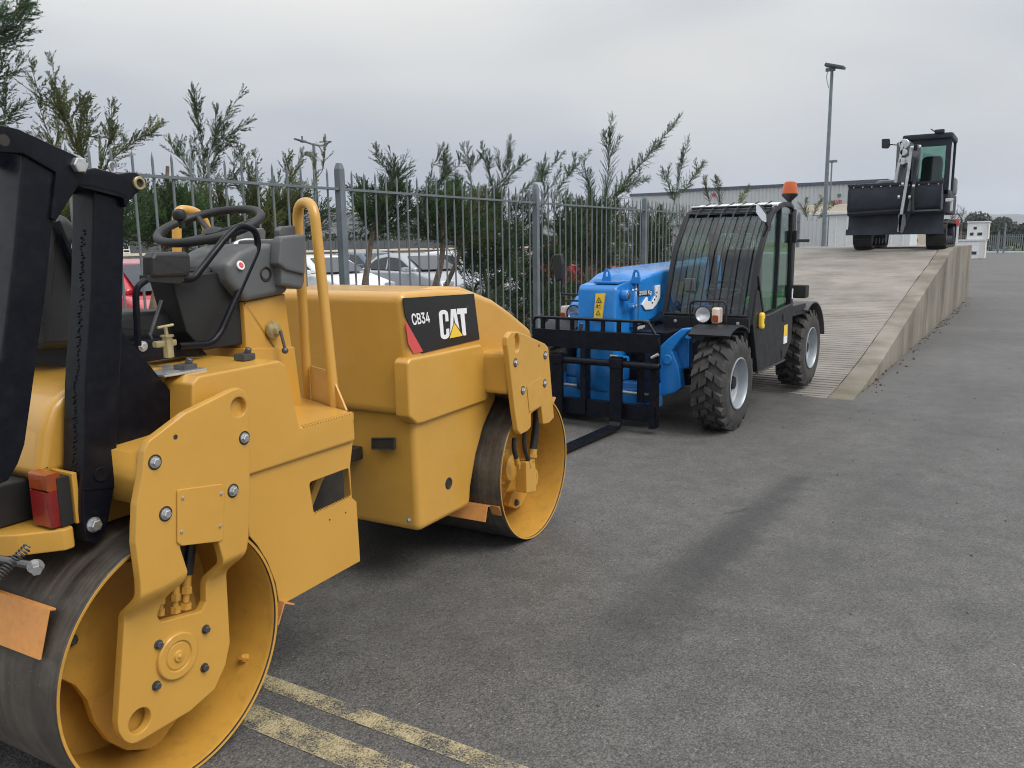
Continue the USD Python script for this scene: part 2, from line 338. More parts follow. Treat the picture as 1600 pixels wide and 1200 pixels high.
def tube(path, r, n=10, r1=None, flat=1.0):
    P = np.asarray(path, float); T = np.gradient(P, axis=0); T /= np.linalg.norm(T, axis=1)[:, None]
    x, y, _ = frame_of(T[0]); rr = np.linspace(r, r if r1 is None else r1, len(P)); V = []
    a = np.arange(n) * 2 * math.pi / n
    for p, t, q in zip(P, T, rr):
        x = x - t * (x @ t); x /= np.linalg.norm(x); y = np.cross(t, x)
        V.append(p + q * (np.outer(np.cos(a), x) + flat * np.outer(np.sin(a), y)))
    V = np.vstack(V + [P[:1], P[-1:]]); m = len(P); i = np.arange(n); j = (i + 1) % n; F = []
    for k in range(m - 1):
        F += [np.column_stack([k * n + i, k * n + j, (k + 1) * n + j]), np.column_stack([k * n + i, (k + 1) * n + j, (k + 1) * n + i])]
    F += [np.column_stack([np.full(n, m * n), j, i]), np.column_stack([np.full(n, m * n + 1), (m - 1) * n + i, (m - 1) * n + j])]
    return trimesh.Trimesh(V, np.vstack(F), process=False)
def torus(c, axis, R, r, n=40, k=12):
    t = np.arange(k + 1) * 2 * math.pi / k
    return lathe([(R + r * math.cos(x), r * math.sin(x)) for x in t], c, axis, n)
def bolt(p, axis, r=0.014, h=0.012, washer=True):
    x, y, d = frame_of(axis); p = np.asarray(p, float)
    hexa = lathe([(0, 0), (r, 0), (r, h * 0.85), (r * 0.86, h), (0, h)], p + d * (0.003 if washer else 0), d, 6)
    return join(hexa, lathe([(0, 0), (r * 1.35, 0), (r * 1.35, 0.003), (0, 0.003)], p, d, 16)) if washer else hexa
def hull(points):
    return trimesh.convex.convex_hull(np.asarray(points, float))
def bar(p0, p1, w, t, up=(0, 0, 1)):
    """A flat or square bar of width w and thickness t from p0 to p1."""
    p0, p1 = np.asarray(p0, float), np.asarray(p1, float); d = p1 - p0; d /= np.linalg.norm(d)
    x = np.cross(np.asarray(up, float), d)
    if np.linalg.norm(x) < 1e-3: x = np.cross([0, 1.0, 0], d)
    x /= np.linalg.norm(x); y = np.cross(d, x)
    return hull([p + sx * x * w / 2 + sy * y * t / 2 for p in (p0, p1) for sx in (-1, 1) for sy in (-1, 1)])
def text_on(text, h, at, axis='v', bold=True, squeeze=1.0, depth=0.001, slant=0.0, flip=1):
    """Lettering standing on a face: axis v reads along u and looks to +v; axis u reads along v and looks to -u."""
    t = meshkit.text_mesh(text, h, depth, bold)
    p = t.vertices.copy(); p[:, 0] = p[:, 0] * squeeze
    p[:, 1] += p[:, 0] * slant
    if axis == 'v': t.vertices = np.column_stack([p[:, 2] + at[1], p[:, 0] + at[0], p[:, 1] + at[2]])
    else: t.vertices = np.column_stack([p[:, 0] + at[1], -p[:, 2] + at[0], p[:, 1] + at[2]])
    return t
def disc_poly(c, rx, rz=None, n=28):
    rz = rz or rx
    return Polygon([(c[0] + rx * math.cos(t), c[1] + rz * math.sin(t)) for t in np.arange(n) * 2 * math.pi / n])
def sheet(poly, z):
    """A flat horizontal sheet from (x, y) corners."""
    v, f = triangulate_polygon(Polygon(poly), engine='earcut'); v, f = np.asarray(v), np.asarray(f)
    cr = np.cross(v[f[:, 1]] - v[f[:, 0]], v[f[:, 2]] - v[f[:, 0]]); f[cr < 0] = f[cr < 0][:, ::-1]
    return trimesh.Trimesh(np.column_stack([v, np.full(len(v), z)]), f, process=False)

# ------------------------------------------------------------------ ground
def lin(nodes, links, name, a, b, c, src='sp'):
    """a * x + b * y + c of the world position"""
    nodes[name + 'x'] = ('math', {'math_type': 'multiply_add', 'value2': float(a), 'value3': float(c)})
    nodes[name] = ('math', {'math_type': 'multiply_add', 'value2': float(b)})
    links += [(src + '.x', name + 'x.value1'), (src + '.y', name + '.value1'), (name + 'x.value', name + '.value3')]
def asphalt(name, tone=1.0, streak=None):
    N = {'g': ('geometry', {}), 'sp': ('separate_xyz', {}),
         'n1': ('noise_texture', {'scale': 0.55, 'detail': 4.0, 'roughness': 0.55}),
         'n2': ('noise_texture', {'scale': 5.0, 'detail': 6.0, 'roughness': 0.65}),
         'vo': ('voronoi_texture', {'scale': 135.0, 'randomness': 1.0}),
         'n3': ('noise_texture', {'scale': 330.0, 'detail': 2.0}),
         'r1': ('rgb_ramp', {'ramp': [(0.3, tuple(tone * x for x in (0.089, 0.087, 0.085))), (0.7, tuple(tone * x for x in (0.124, 0.121, 0.118)))]}),
         'r2': ('map_range', {'from_min': 0.3, 'from_max': 0.7, 'to_min': 0.80, 'to_max': 1.2}),
         'hs': ('rgb_to_bw', {}),
         'r3': ('rgb_ramp', {'ramp': [(0.0, (0.52, 0.52, 0.52)), (0.4, (0.84, 0.84, 0.84)), (0.75, (1.09, 1.09, 1.08)), (0.9, (1.32, 1.31, 1.29)), (1.0, (2.1, 2.06, 2.0))]}),
         'r4': ('rgb_ramp', {'ramp': [(0.0, (1.15, 1.15, 1.15)), (0.5, (0.95, 0.95, 0.95)), (0.8, (0.55, 0.55, 0.55))]}),
         'm1': ('mix_color', {'blend_type': 'multiply', 'fac': 1.0, 'use_clamp': False}), 'm2': ('mix_color', {'blend_type': 'multiply', 'fac': 1.0, 'use_clamp': False}),
         'm3': ('mix_color', {'blend_type': 'multiply', 'fac': 1.0, 'use_clamp': False}), 'cc': ('combine_xyz', {}),
         'b': ('bump', {'strength': 0.55, 'distance': 0.006}), 'ba': ('math', {'math_type': 'multiply_add', 'value2': -0.8}),
         'p': ('principled_bsdf', {'roughness': 0.6, 'specular_ior_level': 0.45})}
    K = [('g.position', 'sp.vector'), ('g.position', 'n1.vector'), ('g.position', 'n2.vector'), ('g.position', 'vo.vector'), ('g.position', 'n3.vector'),
         ('n1.fac', 'r1.fac'), ('n2.fac', 'r2.value'), ('vo.color', 'hs.color'), ('hs.val', 'r3.fac'), ('vo.distance', 'r4.fac'),
         ('r2.result', 'cc.x'), ('r2.result', 'cc.y'), ('r2.result', 'cc.z'), ('r1.color', 'm1.a'), ('cc.vector', 'm1.b'),
         ('m1.result', 'm2.a'), ('r3.color', 'm2.b'), ('m2.result', 'm3.a'), ('r4.color', 'm3.b'),
         ('vo.distance', 'ba.value1'), ('n3.fac', 'ba.value3'), ('ba.value', 'b.height'), ('b.normal', 'p.normal')]
    out = 'm3.result'
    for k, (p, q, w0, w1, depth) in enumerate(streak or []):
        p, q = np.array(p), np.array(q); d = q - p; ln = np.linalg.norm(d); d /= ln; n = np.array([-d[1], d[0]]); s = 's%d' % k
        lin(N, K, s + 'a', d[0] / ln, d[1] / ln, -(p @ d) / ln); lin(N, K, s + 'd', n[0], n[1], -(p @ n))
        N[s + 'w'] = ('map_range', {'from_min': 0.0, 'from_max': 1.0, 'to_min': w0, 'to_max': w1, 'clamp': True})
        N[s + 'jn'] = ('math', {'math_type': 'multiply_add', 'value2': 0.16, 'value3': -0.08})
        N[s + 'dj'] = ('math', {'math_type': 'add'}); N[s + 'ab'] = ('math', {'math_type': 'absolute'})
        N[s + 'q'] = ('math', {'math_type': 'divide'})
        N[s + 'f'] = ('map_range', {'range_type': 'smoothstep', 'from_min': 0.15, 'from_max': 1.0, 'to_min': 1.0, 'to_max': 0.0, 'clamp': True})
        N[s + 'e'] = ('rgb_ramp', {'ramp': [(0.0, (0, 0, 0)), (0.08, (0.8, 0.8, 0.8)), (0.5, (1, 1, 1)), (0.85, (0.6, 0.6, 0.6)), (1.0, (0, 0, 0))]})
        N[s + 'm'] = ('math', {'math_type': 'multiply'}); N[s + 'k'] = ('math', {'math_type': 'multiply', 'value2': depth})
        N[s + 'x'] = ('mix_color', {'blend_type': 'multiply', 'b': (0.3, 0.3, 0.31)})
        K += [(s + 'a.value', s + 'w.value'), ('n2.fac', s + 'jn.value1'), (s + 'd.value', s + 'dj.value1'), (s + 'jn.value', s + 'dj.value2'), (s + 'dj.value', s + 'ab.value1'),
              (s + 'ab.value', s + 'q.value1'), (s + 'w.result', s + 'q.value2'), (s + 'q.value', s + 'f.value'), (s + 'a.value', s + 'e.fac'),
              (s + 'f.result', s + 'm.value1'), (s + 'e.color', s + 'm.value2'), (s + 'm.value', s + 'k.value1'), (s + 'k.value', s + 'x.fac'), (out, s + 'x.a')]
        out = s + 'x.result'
    K.append((out, 'p.base_color'))
    MAT[name] = usdkit.material(stage, '/World/Looks/' + name, N, K, surface='p.BSDF')
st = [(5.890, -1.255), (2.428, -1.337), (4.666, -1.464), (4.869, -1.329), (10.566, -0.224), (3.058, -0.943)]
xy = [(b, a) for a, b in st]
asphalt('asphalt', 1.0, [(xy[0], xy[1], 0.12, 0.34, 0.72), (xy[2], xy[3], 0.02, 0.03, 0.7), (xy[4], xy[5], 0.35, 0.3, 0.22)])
asphalt('asphalt_far', 0.95)

R0 = 4500.0
single('ground', sheet([(R0 * math.cos(t), R0 * math.sin(t)) for t in np.linspace(0, 2 * math.pi, 96, endpoint=False)], -0.03), 'grass', kind='structure', smooth=False)
single('road', sheet([(-5.15, -25), (60, -25), (60, 108), (-5.15, 108)], 0.0), 'asphalt', kind='structure', smooth=False)
single('verge', sheet([(-9.6, -25), (-5.15, -25), (-5.15, 108), (-9.6, 108)], -0.01), 'soil', kind='structure', smooth=False)
single('parking_lot', sheet([(-34, -2), (-9.6, -2), (-9.6, 108), (-34, 108)], -0.006), 'asphalt_far', kind='structure', smooth=False)
tt = Thing('kerb', 'pale concrete kerb edging along the foot of the railing fence', 'kerb')
for k in range(26):
    tt.part('kerb_stone', bx(-3 + k * 1.0, -3 + k * 1.0 + 0.992, -5.28, -5.155, -0.05, 0.11, 0.012, axis='u'), 'stone_wall')

gg = np.random.default_rng(44); ps_ = []
for k in range(260):
    px, py = gg.uniform(-2.2, 3.5), gg.uniform(1.5, 16); r_ = gg.uniform(.002, .0065)
    q = trimesh.creation.icosphere(subdivisions=1, radius=r_); q.vertices *= gg.uniform(.6, 1.3, (1, 3)); q.apply_translation([px, py, r_ * .5]); ps_.append(q)
for k in range(120):
    py = gg.uniform(9.2, 24); px = -1.45 + abs(gg.normal(0, .09)); r_ = gg.uniform(.006, .02)
    q = trimesh.creation.icosphere(subdivisions=1, radius=r_); q.vertices *= gg.uniform(.4, 1.3, (1, 3)); q.apply_translation([px, py, r_ * .3]); ps_.append(q)
single('grit', cat_(ps_), 'soil', 'loose grit and small stones scattered on the asphalt and along the ramp', 'grit', kind='stuff', smooth=False)
# ------------------------------------------------------------------ worn double yellow lines
MAT['road_paint'] = usdkit.material(stage, '/World/Looks/road_paint', {
    'g': ('geometry', {}), 'n': ('noise_texture', {'scale': 150.0, 'detail': 4.0, 'roughness': 0.65}), 'n2': ('noise_texture', {'scale': 9.0, 'detail': 5.0, 'roughness': 0.6}),
    'ad': ('math', {'math_type': 'add'}), 'rm': ('map_range', {'from_min': 0.88, 'from_max': 1.08, 'to_min': 0.0, 'to_max': 0.9, 'clamp': True}),
    'vo': ('voronoi_texture', {'scale': 105.0}), 'b': ('bump', {'strength': 0.6, 'distance': 0.006, 'invert': True}),
    'c': ('rgb_ramp', {'ramp': [(0.3, (0.28, 0.24, 0.14)), (0.7, (0.39, 0.335, 0.20))]}),
    't': ('transparent_bsdf', {'color': (1, 1, 1)}), 'p': ('principled_bsdf', {'roughness': 0.7}), 'm': ('mix_closure', {})},
    [('g.position', 'n.vector'), ('g.position', 'n2.vector'), ('n.fac', 'ad.value1'), ('n2.fac', 'ad.value2'), ('ad.value', 'rm.value'), ('n2.fac', 'c.fac'), ('c.color', 'p.base_color'),
     ('g.position', 'vo.vector'), ('vo.distance', 'b.height'), ('b.normal', 'p.normal'), ('rm.result', 'm.fac'), ('t.BSDF', 'm.closure1'), ('p.BSDF', 'm.closure2')], surface='m.closure')
pa = [(1.944, -2.303), (1.977, -1.239), (1.867, -1.408), (1.866, -2.267)]
pb = [(1.781, -2.162), (1.797, -1.561), (1.684, -1.712), (1.666, -2.136)]
for q, lab in ((pa, 'worn pale yellow painted line beside the rear drum, the farther of two'), (pb, 'worn pale yellow painted line below the rear drum, the nearer of two')):
    P = [np.array((b, a)) for a, b in q]
    d = P[1] - P[0]; d /= np.linalg.norm(d); n = np.array([-d[1], d[0]])
    w0 = abs((P[3] - P[0]) @ n); s = np.sign((P[2] - P[0]) @ n)
    a, b = P[0] - d * 1.3, P[0] + d * 2.6
    single('road_line', sheet([a, b, b + n * s * w0, a + n * s * w0], 0.004), 'road_paint', lab, 'road marking', 'worn yellow lines painted across the asphalt', smooth=False)

# ------------------------------------------------------------------ concrete loading ramp
def concrete(name, base, dark, stain, streak_scale, moss=0.0):
    N = {'g': ('geometry', {}), 'sp': ('separate_xyz', {}),
         'n1': ('noise_texture', {'scale': 1.1, 'detail': 6.0, 'roughness': 0.6}), 'r1': ('rgb_ramp', {'ramp': [(0.32, dark), (0.62, base)]}),
         'mp': ('mapping', {'scale': streak_scale}), 'n2': ('noise_texture', {'scale': 1.0, 'detail': 5.0, 'roughness': 0.6}),
         'r2': ('map_range', {'from_min': 0.47, 'from_max': 0.66, 'to_min': 0.0, 'to_max': 0.6, 'clamp': True}),
         'm1': ('mix_color', {'blend_type': 'mix', 'b': stain}), 'n3': ('noise_texture', {'scale': 70.0, 'detail': 4.0, 'roughness': 0.7}),
         'r3': ('map_range', {'from_min': 0.3, 'from_max': 0.7, 'to_min': 0.84, 'to_max': 1.15}), 'cc': ('combine_xyz', {}),
         'm2': ('mix_color', {'blend_type': 'multiply', 'fac': 1.0, 'use_clamp': False}), 'b': ('bump', {'strength': 0.4, 'distance': 0.008}),
         'zr': ('map_range', {'from_min': 0.0, 'from_max': 0.12, 'to_min': moss, 'to_max': 0.0, 'clamp': True}), 'mz': ('math', {'math_type': 'multiply'}),
         'm3': ('mix_color', {'blend_type': 'mix', 'b': (0.12, 0.12, 0.05)}),
         'p': ('principled_bsdf', {'roughness': 0.85, 'specular_ior_level': 0.3})}
    K = [('g.position', 'n1.vector'), ('n1.fac', 'r1.fac'), ('g.position', 'mp.vector'), ('mp.vector', 'n2.vector'), ('n2.fac', 'r2.value'), ('r2.result', 'm1.fac'), ('r1.color', 'm1.a'),
         ('g.position', 'n3.vector'), ('n3.fac', 'r3.value'), ('r3.result', 'cc.x'), ('r3.result', 'cc.y'), ('r3.result', 'cc.z'), ('m1.result', 'm2.a'), ('cc.vector', 'm2.b'),
         ('g.position', 'sp.vector'), ('sp.z', 'zr.value'), ('zr.result', 'mz.value1'), ('n1.fac', 'mz.value2'), ('mz.value', 'm3.fac'), ('m2.result', 'm3.a'), ('m3.result', 'p.base_color'),
         ('n3.fac', 'b.height'), ('b.normal', 'p.normal')]
    MAT[name] = usdkit.material(stage, '/World/Looks/' + name, N, K, surface='p.BSDF')
concrete('ramp_deck', (0.262, 0.243, 0.222), (0.190, 0.175, 0.160), (0.138, 0.126, 0.114), (1.3, 1.9, 1.0))
concrete('ramp_wall', (0.228, 0.209, 0.180), (0.140, 0.127, 0.105), (0.078, 0.068, 0.051), (1.0, 1.5, 0.22), moss=0.5)
PROF = [(8.72, -0.01), (9.6, 0.055), (10.82, 0.19), (12.0, 0.36), (13.5, 0.57), (15.02, 0.79), (16.4, 0.97), (17.58, 1.12), (18.3, 1.22), (18.9, 1.31), (19.4, 1.39), (20.2, 1.435), (22, 1.44), (26.0, 1.44)]
PY, PZ = np.array(PROF).T
def ramp_z(y): return np.interp(y, PY, PZ)
t = Thing('loading_ramp', 'sloping ribbed concrete loading ramp with stained side wall', 'ramp')
gr = []
y = 8.72
rr = random.Random(3)
while y < 18.6:
    dpt = 0.019 * max(0.28, 1 - (y - 8.7) / 8.5) * rr.uniform(.7, 1.2)
    gr += [(y, 0.0), (y + 0.055, 0.0), (y + 0.063, -dpt), (y + 0.088, -dpt * 0.9), (y + 0.097, 0.0)]
    y += 0.103 + rr.uniform(-0.004, 0.004)
gr += [(yy, 0.0) for yy in np.arange(18.7, 26.01, 0.15)] + [(26.0, 0.0)]
GY = np.array([g[0] for g in gr]); GZ = ramp_z(GY) + np.array([g[1] for g in gr])
XS = np.linspace(-6.3, -1.71, 24)
gx, gy = np.meshgrid(XS, GY); gz = np.tile(GZ[:, None], (1, len(XS)))
gz = gz + (meshkit.noise(np.stack([gx * 2.2, gy * 3.0, gx * 0], -1), 5) - 0.5) * 0.02
V = np.stack([gx, gy, gz], -1).reshape(-1, 3); n = len(XS); i = np.arange(n - 1); F = []
for k in range(len(GY) - 1):
    a = k * n + i
    F += [np.column_stack([a, a + 1, a + n + 1]), np.column_stack([a, a + n + 1, a + n])]
t.part('deck', trimesh.Trimesh(V, np.vstack(F), process=False), 'ramp_deck', smooth=25)
low = [(26.0, -0.1), (8.75, -0.1)]
def wall(x0, x1, lift):
    poly = [(yy, z + lift) for yy, z in PROF] + low
    return plate(poly, x0, x1, 0.012)
t.part('side_wall', wall(-1.705, -1.455, 0.004), 'ramp_wall')
t.part('side_wall', wall(-6.5, -6.305, 0.012), 'ramp_wall')
t.part('end_wall', bx(25.8, 26.0, -6.3, -1.71, -0.1, 1.425), 'ramp_wall')
for k in range(1, 5):   # joints of the poured side wall
    yy = 12.6 + k * 2.75
    t.part('wall_joint', bx(yy, yy + 0.025, -1.47, -1.4535, 0.0, ramp_z(yy) - 0.03, 0.0), 'grease_dark')

# ------------------------------------------------------------------ railing fence
FX = -5.5
t = Thing('railing_fence', 'grey steel vertical bar railing fence in front of the conifer hedge', 'fence', (FX, 0, 0))
posts = [2.2, 5.73, 9.3, 12.83, 16.35, 19.9, 23.4]
for yy in posts:
    t.part('post', join(bx(yy - 0.034, yy + 0.034, -0.034, 0.034, 0.0, 2.33, 0.006), hull([L(yy + a, b, 2.33) for a in (-.034, .034) for b in (-.034, .034)] + [L(yy + a, b, 2.385) for a in (-.02, .02) for b in (-.02, .02)])), 'galv_post')
pick = hull([L(0.0097 * math.cos(a), 0.0097 * math.sin(a), z) for a in np.arange(8) * math.pi / 4 for z in (0.06, 2.285)] + [L(0, 0, 2.335)])
k = 0
for a, b in zip(posts[:-1], posts[1:]):
    n = 21
    for z in (0.18, 2.14):
        t.part('rail', bx(a + 0.034, b - 0.034, -0.02, 0.02, z, z + 0.022, 0.003, axis='u'), 'fence_steel')
    for i in range(1, n + 1):
        q = pick.copy(); q.apply_translation(L(a + (b - a) * i / (n + 1), rng.normal(0, 0.002), rng.normal(0, 0.006)))
        t.part('picket', q, 'fence_steel', smooth=False)
# ------------------------------------------------------------------ conifer hedge behind the fence
def rot_about(v, k, a):
    k = k / np.linalg.norm(k, axis=-1, keepdims=True); c, s = np.cos(a)[..., None], np.sin(a)[..., None]
    return v * c + np.cross(k, v) * s + k * (k * v).sum(-1, keepdims=True) * (1 - c)
def twigs(S, D, Ln, g, dense=0.0066, tw=(0.020, 0.044), width=0.0043):
    """Feathery flat sprays: S starts, D directions, Ln lengths of the shoots; returns thin leaf-scale blades as one mesh."""
    n = np.maximum((Ln / dense).astype(int), 2); idx = np.repeat(np.arange(len(S)), n)
    t = (np.concatenate([np.arange(k) for k in n]) + g.uniform(0.2, 0.8, len(idx))) / n[idx]
    up = g.normal(size=(len(S), 3)) * 0.55 + [0, 0, 1]; nrm = np.cross(D, up); nrm = np.cross(nrm, D); nrm /= np.linalg.norm(nrm, axis=1)[:, None] + 1e-9
    sag = -0.06 * (t ** 2) * Ln[idx]
    p = S[idx] + D[idx] * (t * Ln[idx])[:, None]; p[:, 2] += sag
    side = np.where(np.arange(len(idx)) % 2 == 0, 1, -1) * g.uniform(0.3, 0.75, len(idx))
    d = rot_about(D[idx], nrm[idx], side); d += g.normal(size=d.shape) * 0.16; d /= np.linalg.norm(d, axis=1)[:, None]
    l = g.uniform(*tw, len(idx)) * (1.1 - 0.55 * t)
    w = np.cross(d, nrm[idx] + g.normal(size=d.shape) * 0.5); w /= np.linalg.norm(w, axis=1)[:, None] + 1e-9; w *= width * g.uniform(0.7, 1.3, (len(idx), 1))
    a, b, c, e = p, p + d * (l * 0.45)[:, None] + w, p + d * l[:, None], p + d * (l * 0.45)[:, None] - w
    V = np.stack([a, b, c, e], 1).reshape(-1, 3); k = np.arange(len(idx)) * 4
    return V, np.vstack([np.column_stack([k, k + 1, k + 2]), np.column_stack([k, k + 2, k + 3])])
def conifer(name, label, base, trunk_h, wisps, auto, z0, z1, spread, seed, mt='foliage_green', lean=0.24, group=None, cat='tree', trunk_r=0.05, shoot=1.0, lim=(0.5, 1.05), width=0.0043):
    g = np.random.default_rng(seed); bx_, by_ = base
    t = Thing(name, label, cat, (bx_, by_, 0), group=group)
    tp = spline([(0, 0, -0.02), (g.normal(0, .05), g.normal(0, .05), trunk_h * 0.35), (g.normal(0, .1), g.normal(0, .1) + 0.05, trunk_h * 0.7), (g.normal(0, .1), 0.1 + g.normal(0, .1), trunk_h)], 6)
    wood = [tube(tp, trunk_r, 8, trunk_r * 0.3)]
    S, D, Ln = [], [], []
    def limb(P, r, bare=0.0, dens=0.05, l2=0.2):
        """one limb along P with shoots that shorten towards the tip"""
        wood.append(tube(P, r, 5, r * 0.25))
        seg = np.linalg.norm(np.diff(P, axis=0), axis=1); cum = np.r_[0, np.cumsum(seg)]; T = cum[-1]
        s = np.arange(0.12 * T, T, dens); s = s + g.uniform(-dens, dens, len(s)) * 0.4; s = np.clip(s, 0, T)
        if bare: s = s[g.random(len(s)) > bare * np.clip((s / T - 0.3) / 0.7, 0, 1)]
        q = np.stack([np.interp(s, cum, P[:, k]) for k in range(3)], 1); tn = np.gradient(P, axis=0); tn /= np.linalg.norm(tn, axis=1)[:, None]
        tg = np.stack([np.interp(s, cum, tn[:, k]) for k in range(3)], 1)
        rd = g.normal(size=tg.shape); rd -= tg * (rd * tg).sum(1, keepdims=True); rd /= np.linalg.norm(rd, axis=1)[:, None]
        dd = tg * g.uniform(0.7, 1.1, (len(s), 1)) + rd * g.uniform(0.35, 0.8, (len(s), 1)) + [0, lean * 0.5, 0.12]; dd /= np.linalg.norm(dd, axis=1)[:, None]
        ll = l2 * (1.0 - 0.72 * (s / T)) * g.uniform(0.55, 1.25, len(s)) * shoot + 0.045
        S.append(q); D.append(dd); Ln.append(ll)
        S.append(P[-1:] - tn[-1:] * 0.05); D.append(tn[-1:]); Ln.append(np.array([0.11]))
    for k in range(auto):
        h = z0 + (z1 - z0) * (k + g.uniform(0, 1)) / auto; az = k * 2.399 + g.uniform(-.5, .5)
        rel = (h - z0) / max(z1 - z0, 0.1); ln = g.uniform(*lim) * spread * (1.0 - 0.4 * rel) * 1.15
        up = g.uniform(0.15, 0.7) + 0.35 * rel
        d0 = np.array([math.cos(az), math.sin(az) + lean, up * 0.6]); d1 = np.array([math.cos(az) * 0.6, math.sin(az) * 0.6 + lean * 2, up * 1.5])
        d0 /= np.linalg.norm(d0); d1 /= np.linalg.norm(d1)
        hh = min(h, trunk_h); p0 = np.array([np.interp(hh, tp[:, 2], tp[:, q]) for q in range(3)]); p0[2] = h if h <= trunk_h else hh
        P = spline([p0, p0 + d0 * ln * 0.45, p0 + d0 * ln * 0.5 + d1 * ln * 0.5], 5)
        limb(P, 0.007, 0.0, 0.027, 0.22)
        for q in range(3):   # forks
            m_ = P[int(len(P) * g.uniform(0.3, 0.7))]; dv = d1 + g.normal(size=3) * 0.55; dv /= np.linalg.norm(dv); l3 = ln * g.uniform(0.3, 0.55)
            limb(spline([m_, m_ + dv * l3 * 0.5, m_ + dv * l3 + [0, 0, 0.05]], 4), 0.005, 0.0, 0.027, 0.17)
    for w in wisps:
        P = spline([np.array(p, float) - [bx_, by_, 0] for p in w['p']], 8)
        limb(P, w.get('r', 0.007), w.get('bare', 0.55), w.get('dens', 0.028) * 0.62, w.get('l2', 0.22) * 1.1)
        for q in range(w.get('forks', 3)):
            f = g.uniform(0.3, 0.85); m_ = P[int(len(P) * f)]; tg = P[min(int(len(P) * f) + 1, len(P) - 1)] - P[int(len(P) * f) - 1]; tg /= np.linalg.norm(tg)
            dv = tg + g.normal(size=3) * 0.5 + [0, 0, 0.25]; dv /= np.linalg.norm(dv); l3 = (1.15 - f) * g.uniform(0.3, 0.6)
            limb(spline([m_, m_ + dv * l3 * 0.5, m_ + dv * l3 + [0, 0, 0.06]], 4), 0.005, w.get('bare', 0.55) * 0.6, 0.018, 0.15)
    V, F = twigs(np.vstack(S), np.vstack(D), np.concatenate(Ln), g, width=width)
    t.part('trunk', wood[0], 'bark'); t.part('limbs', cat_(wood[1:]), 'limb_bark', kind='stuff')
    usdkit.mesh(stage, t.path + '/crown', (V, F), MAT[mt], smooth=False)
    return t, len(F)
def W3(pts, x0, x1):
    """(y, z) measured points of a wisp, drifting from x0 to x1"""
    xs = np.linspace(x0, x1, len(pts)); return [(x, a, b) for x, (a, b) in zip(xs, pts)]
HG = 'straggly conifers of the hedge behind the railing fence'
X = -6.6
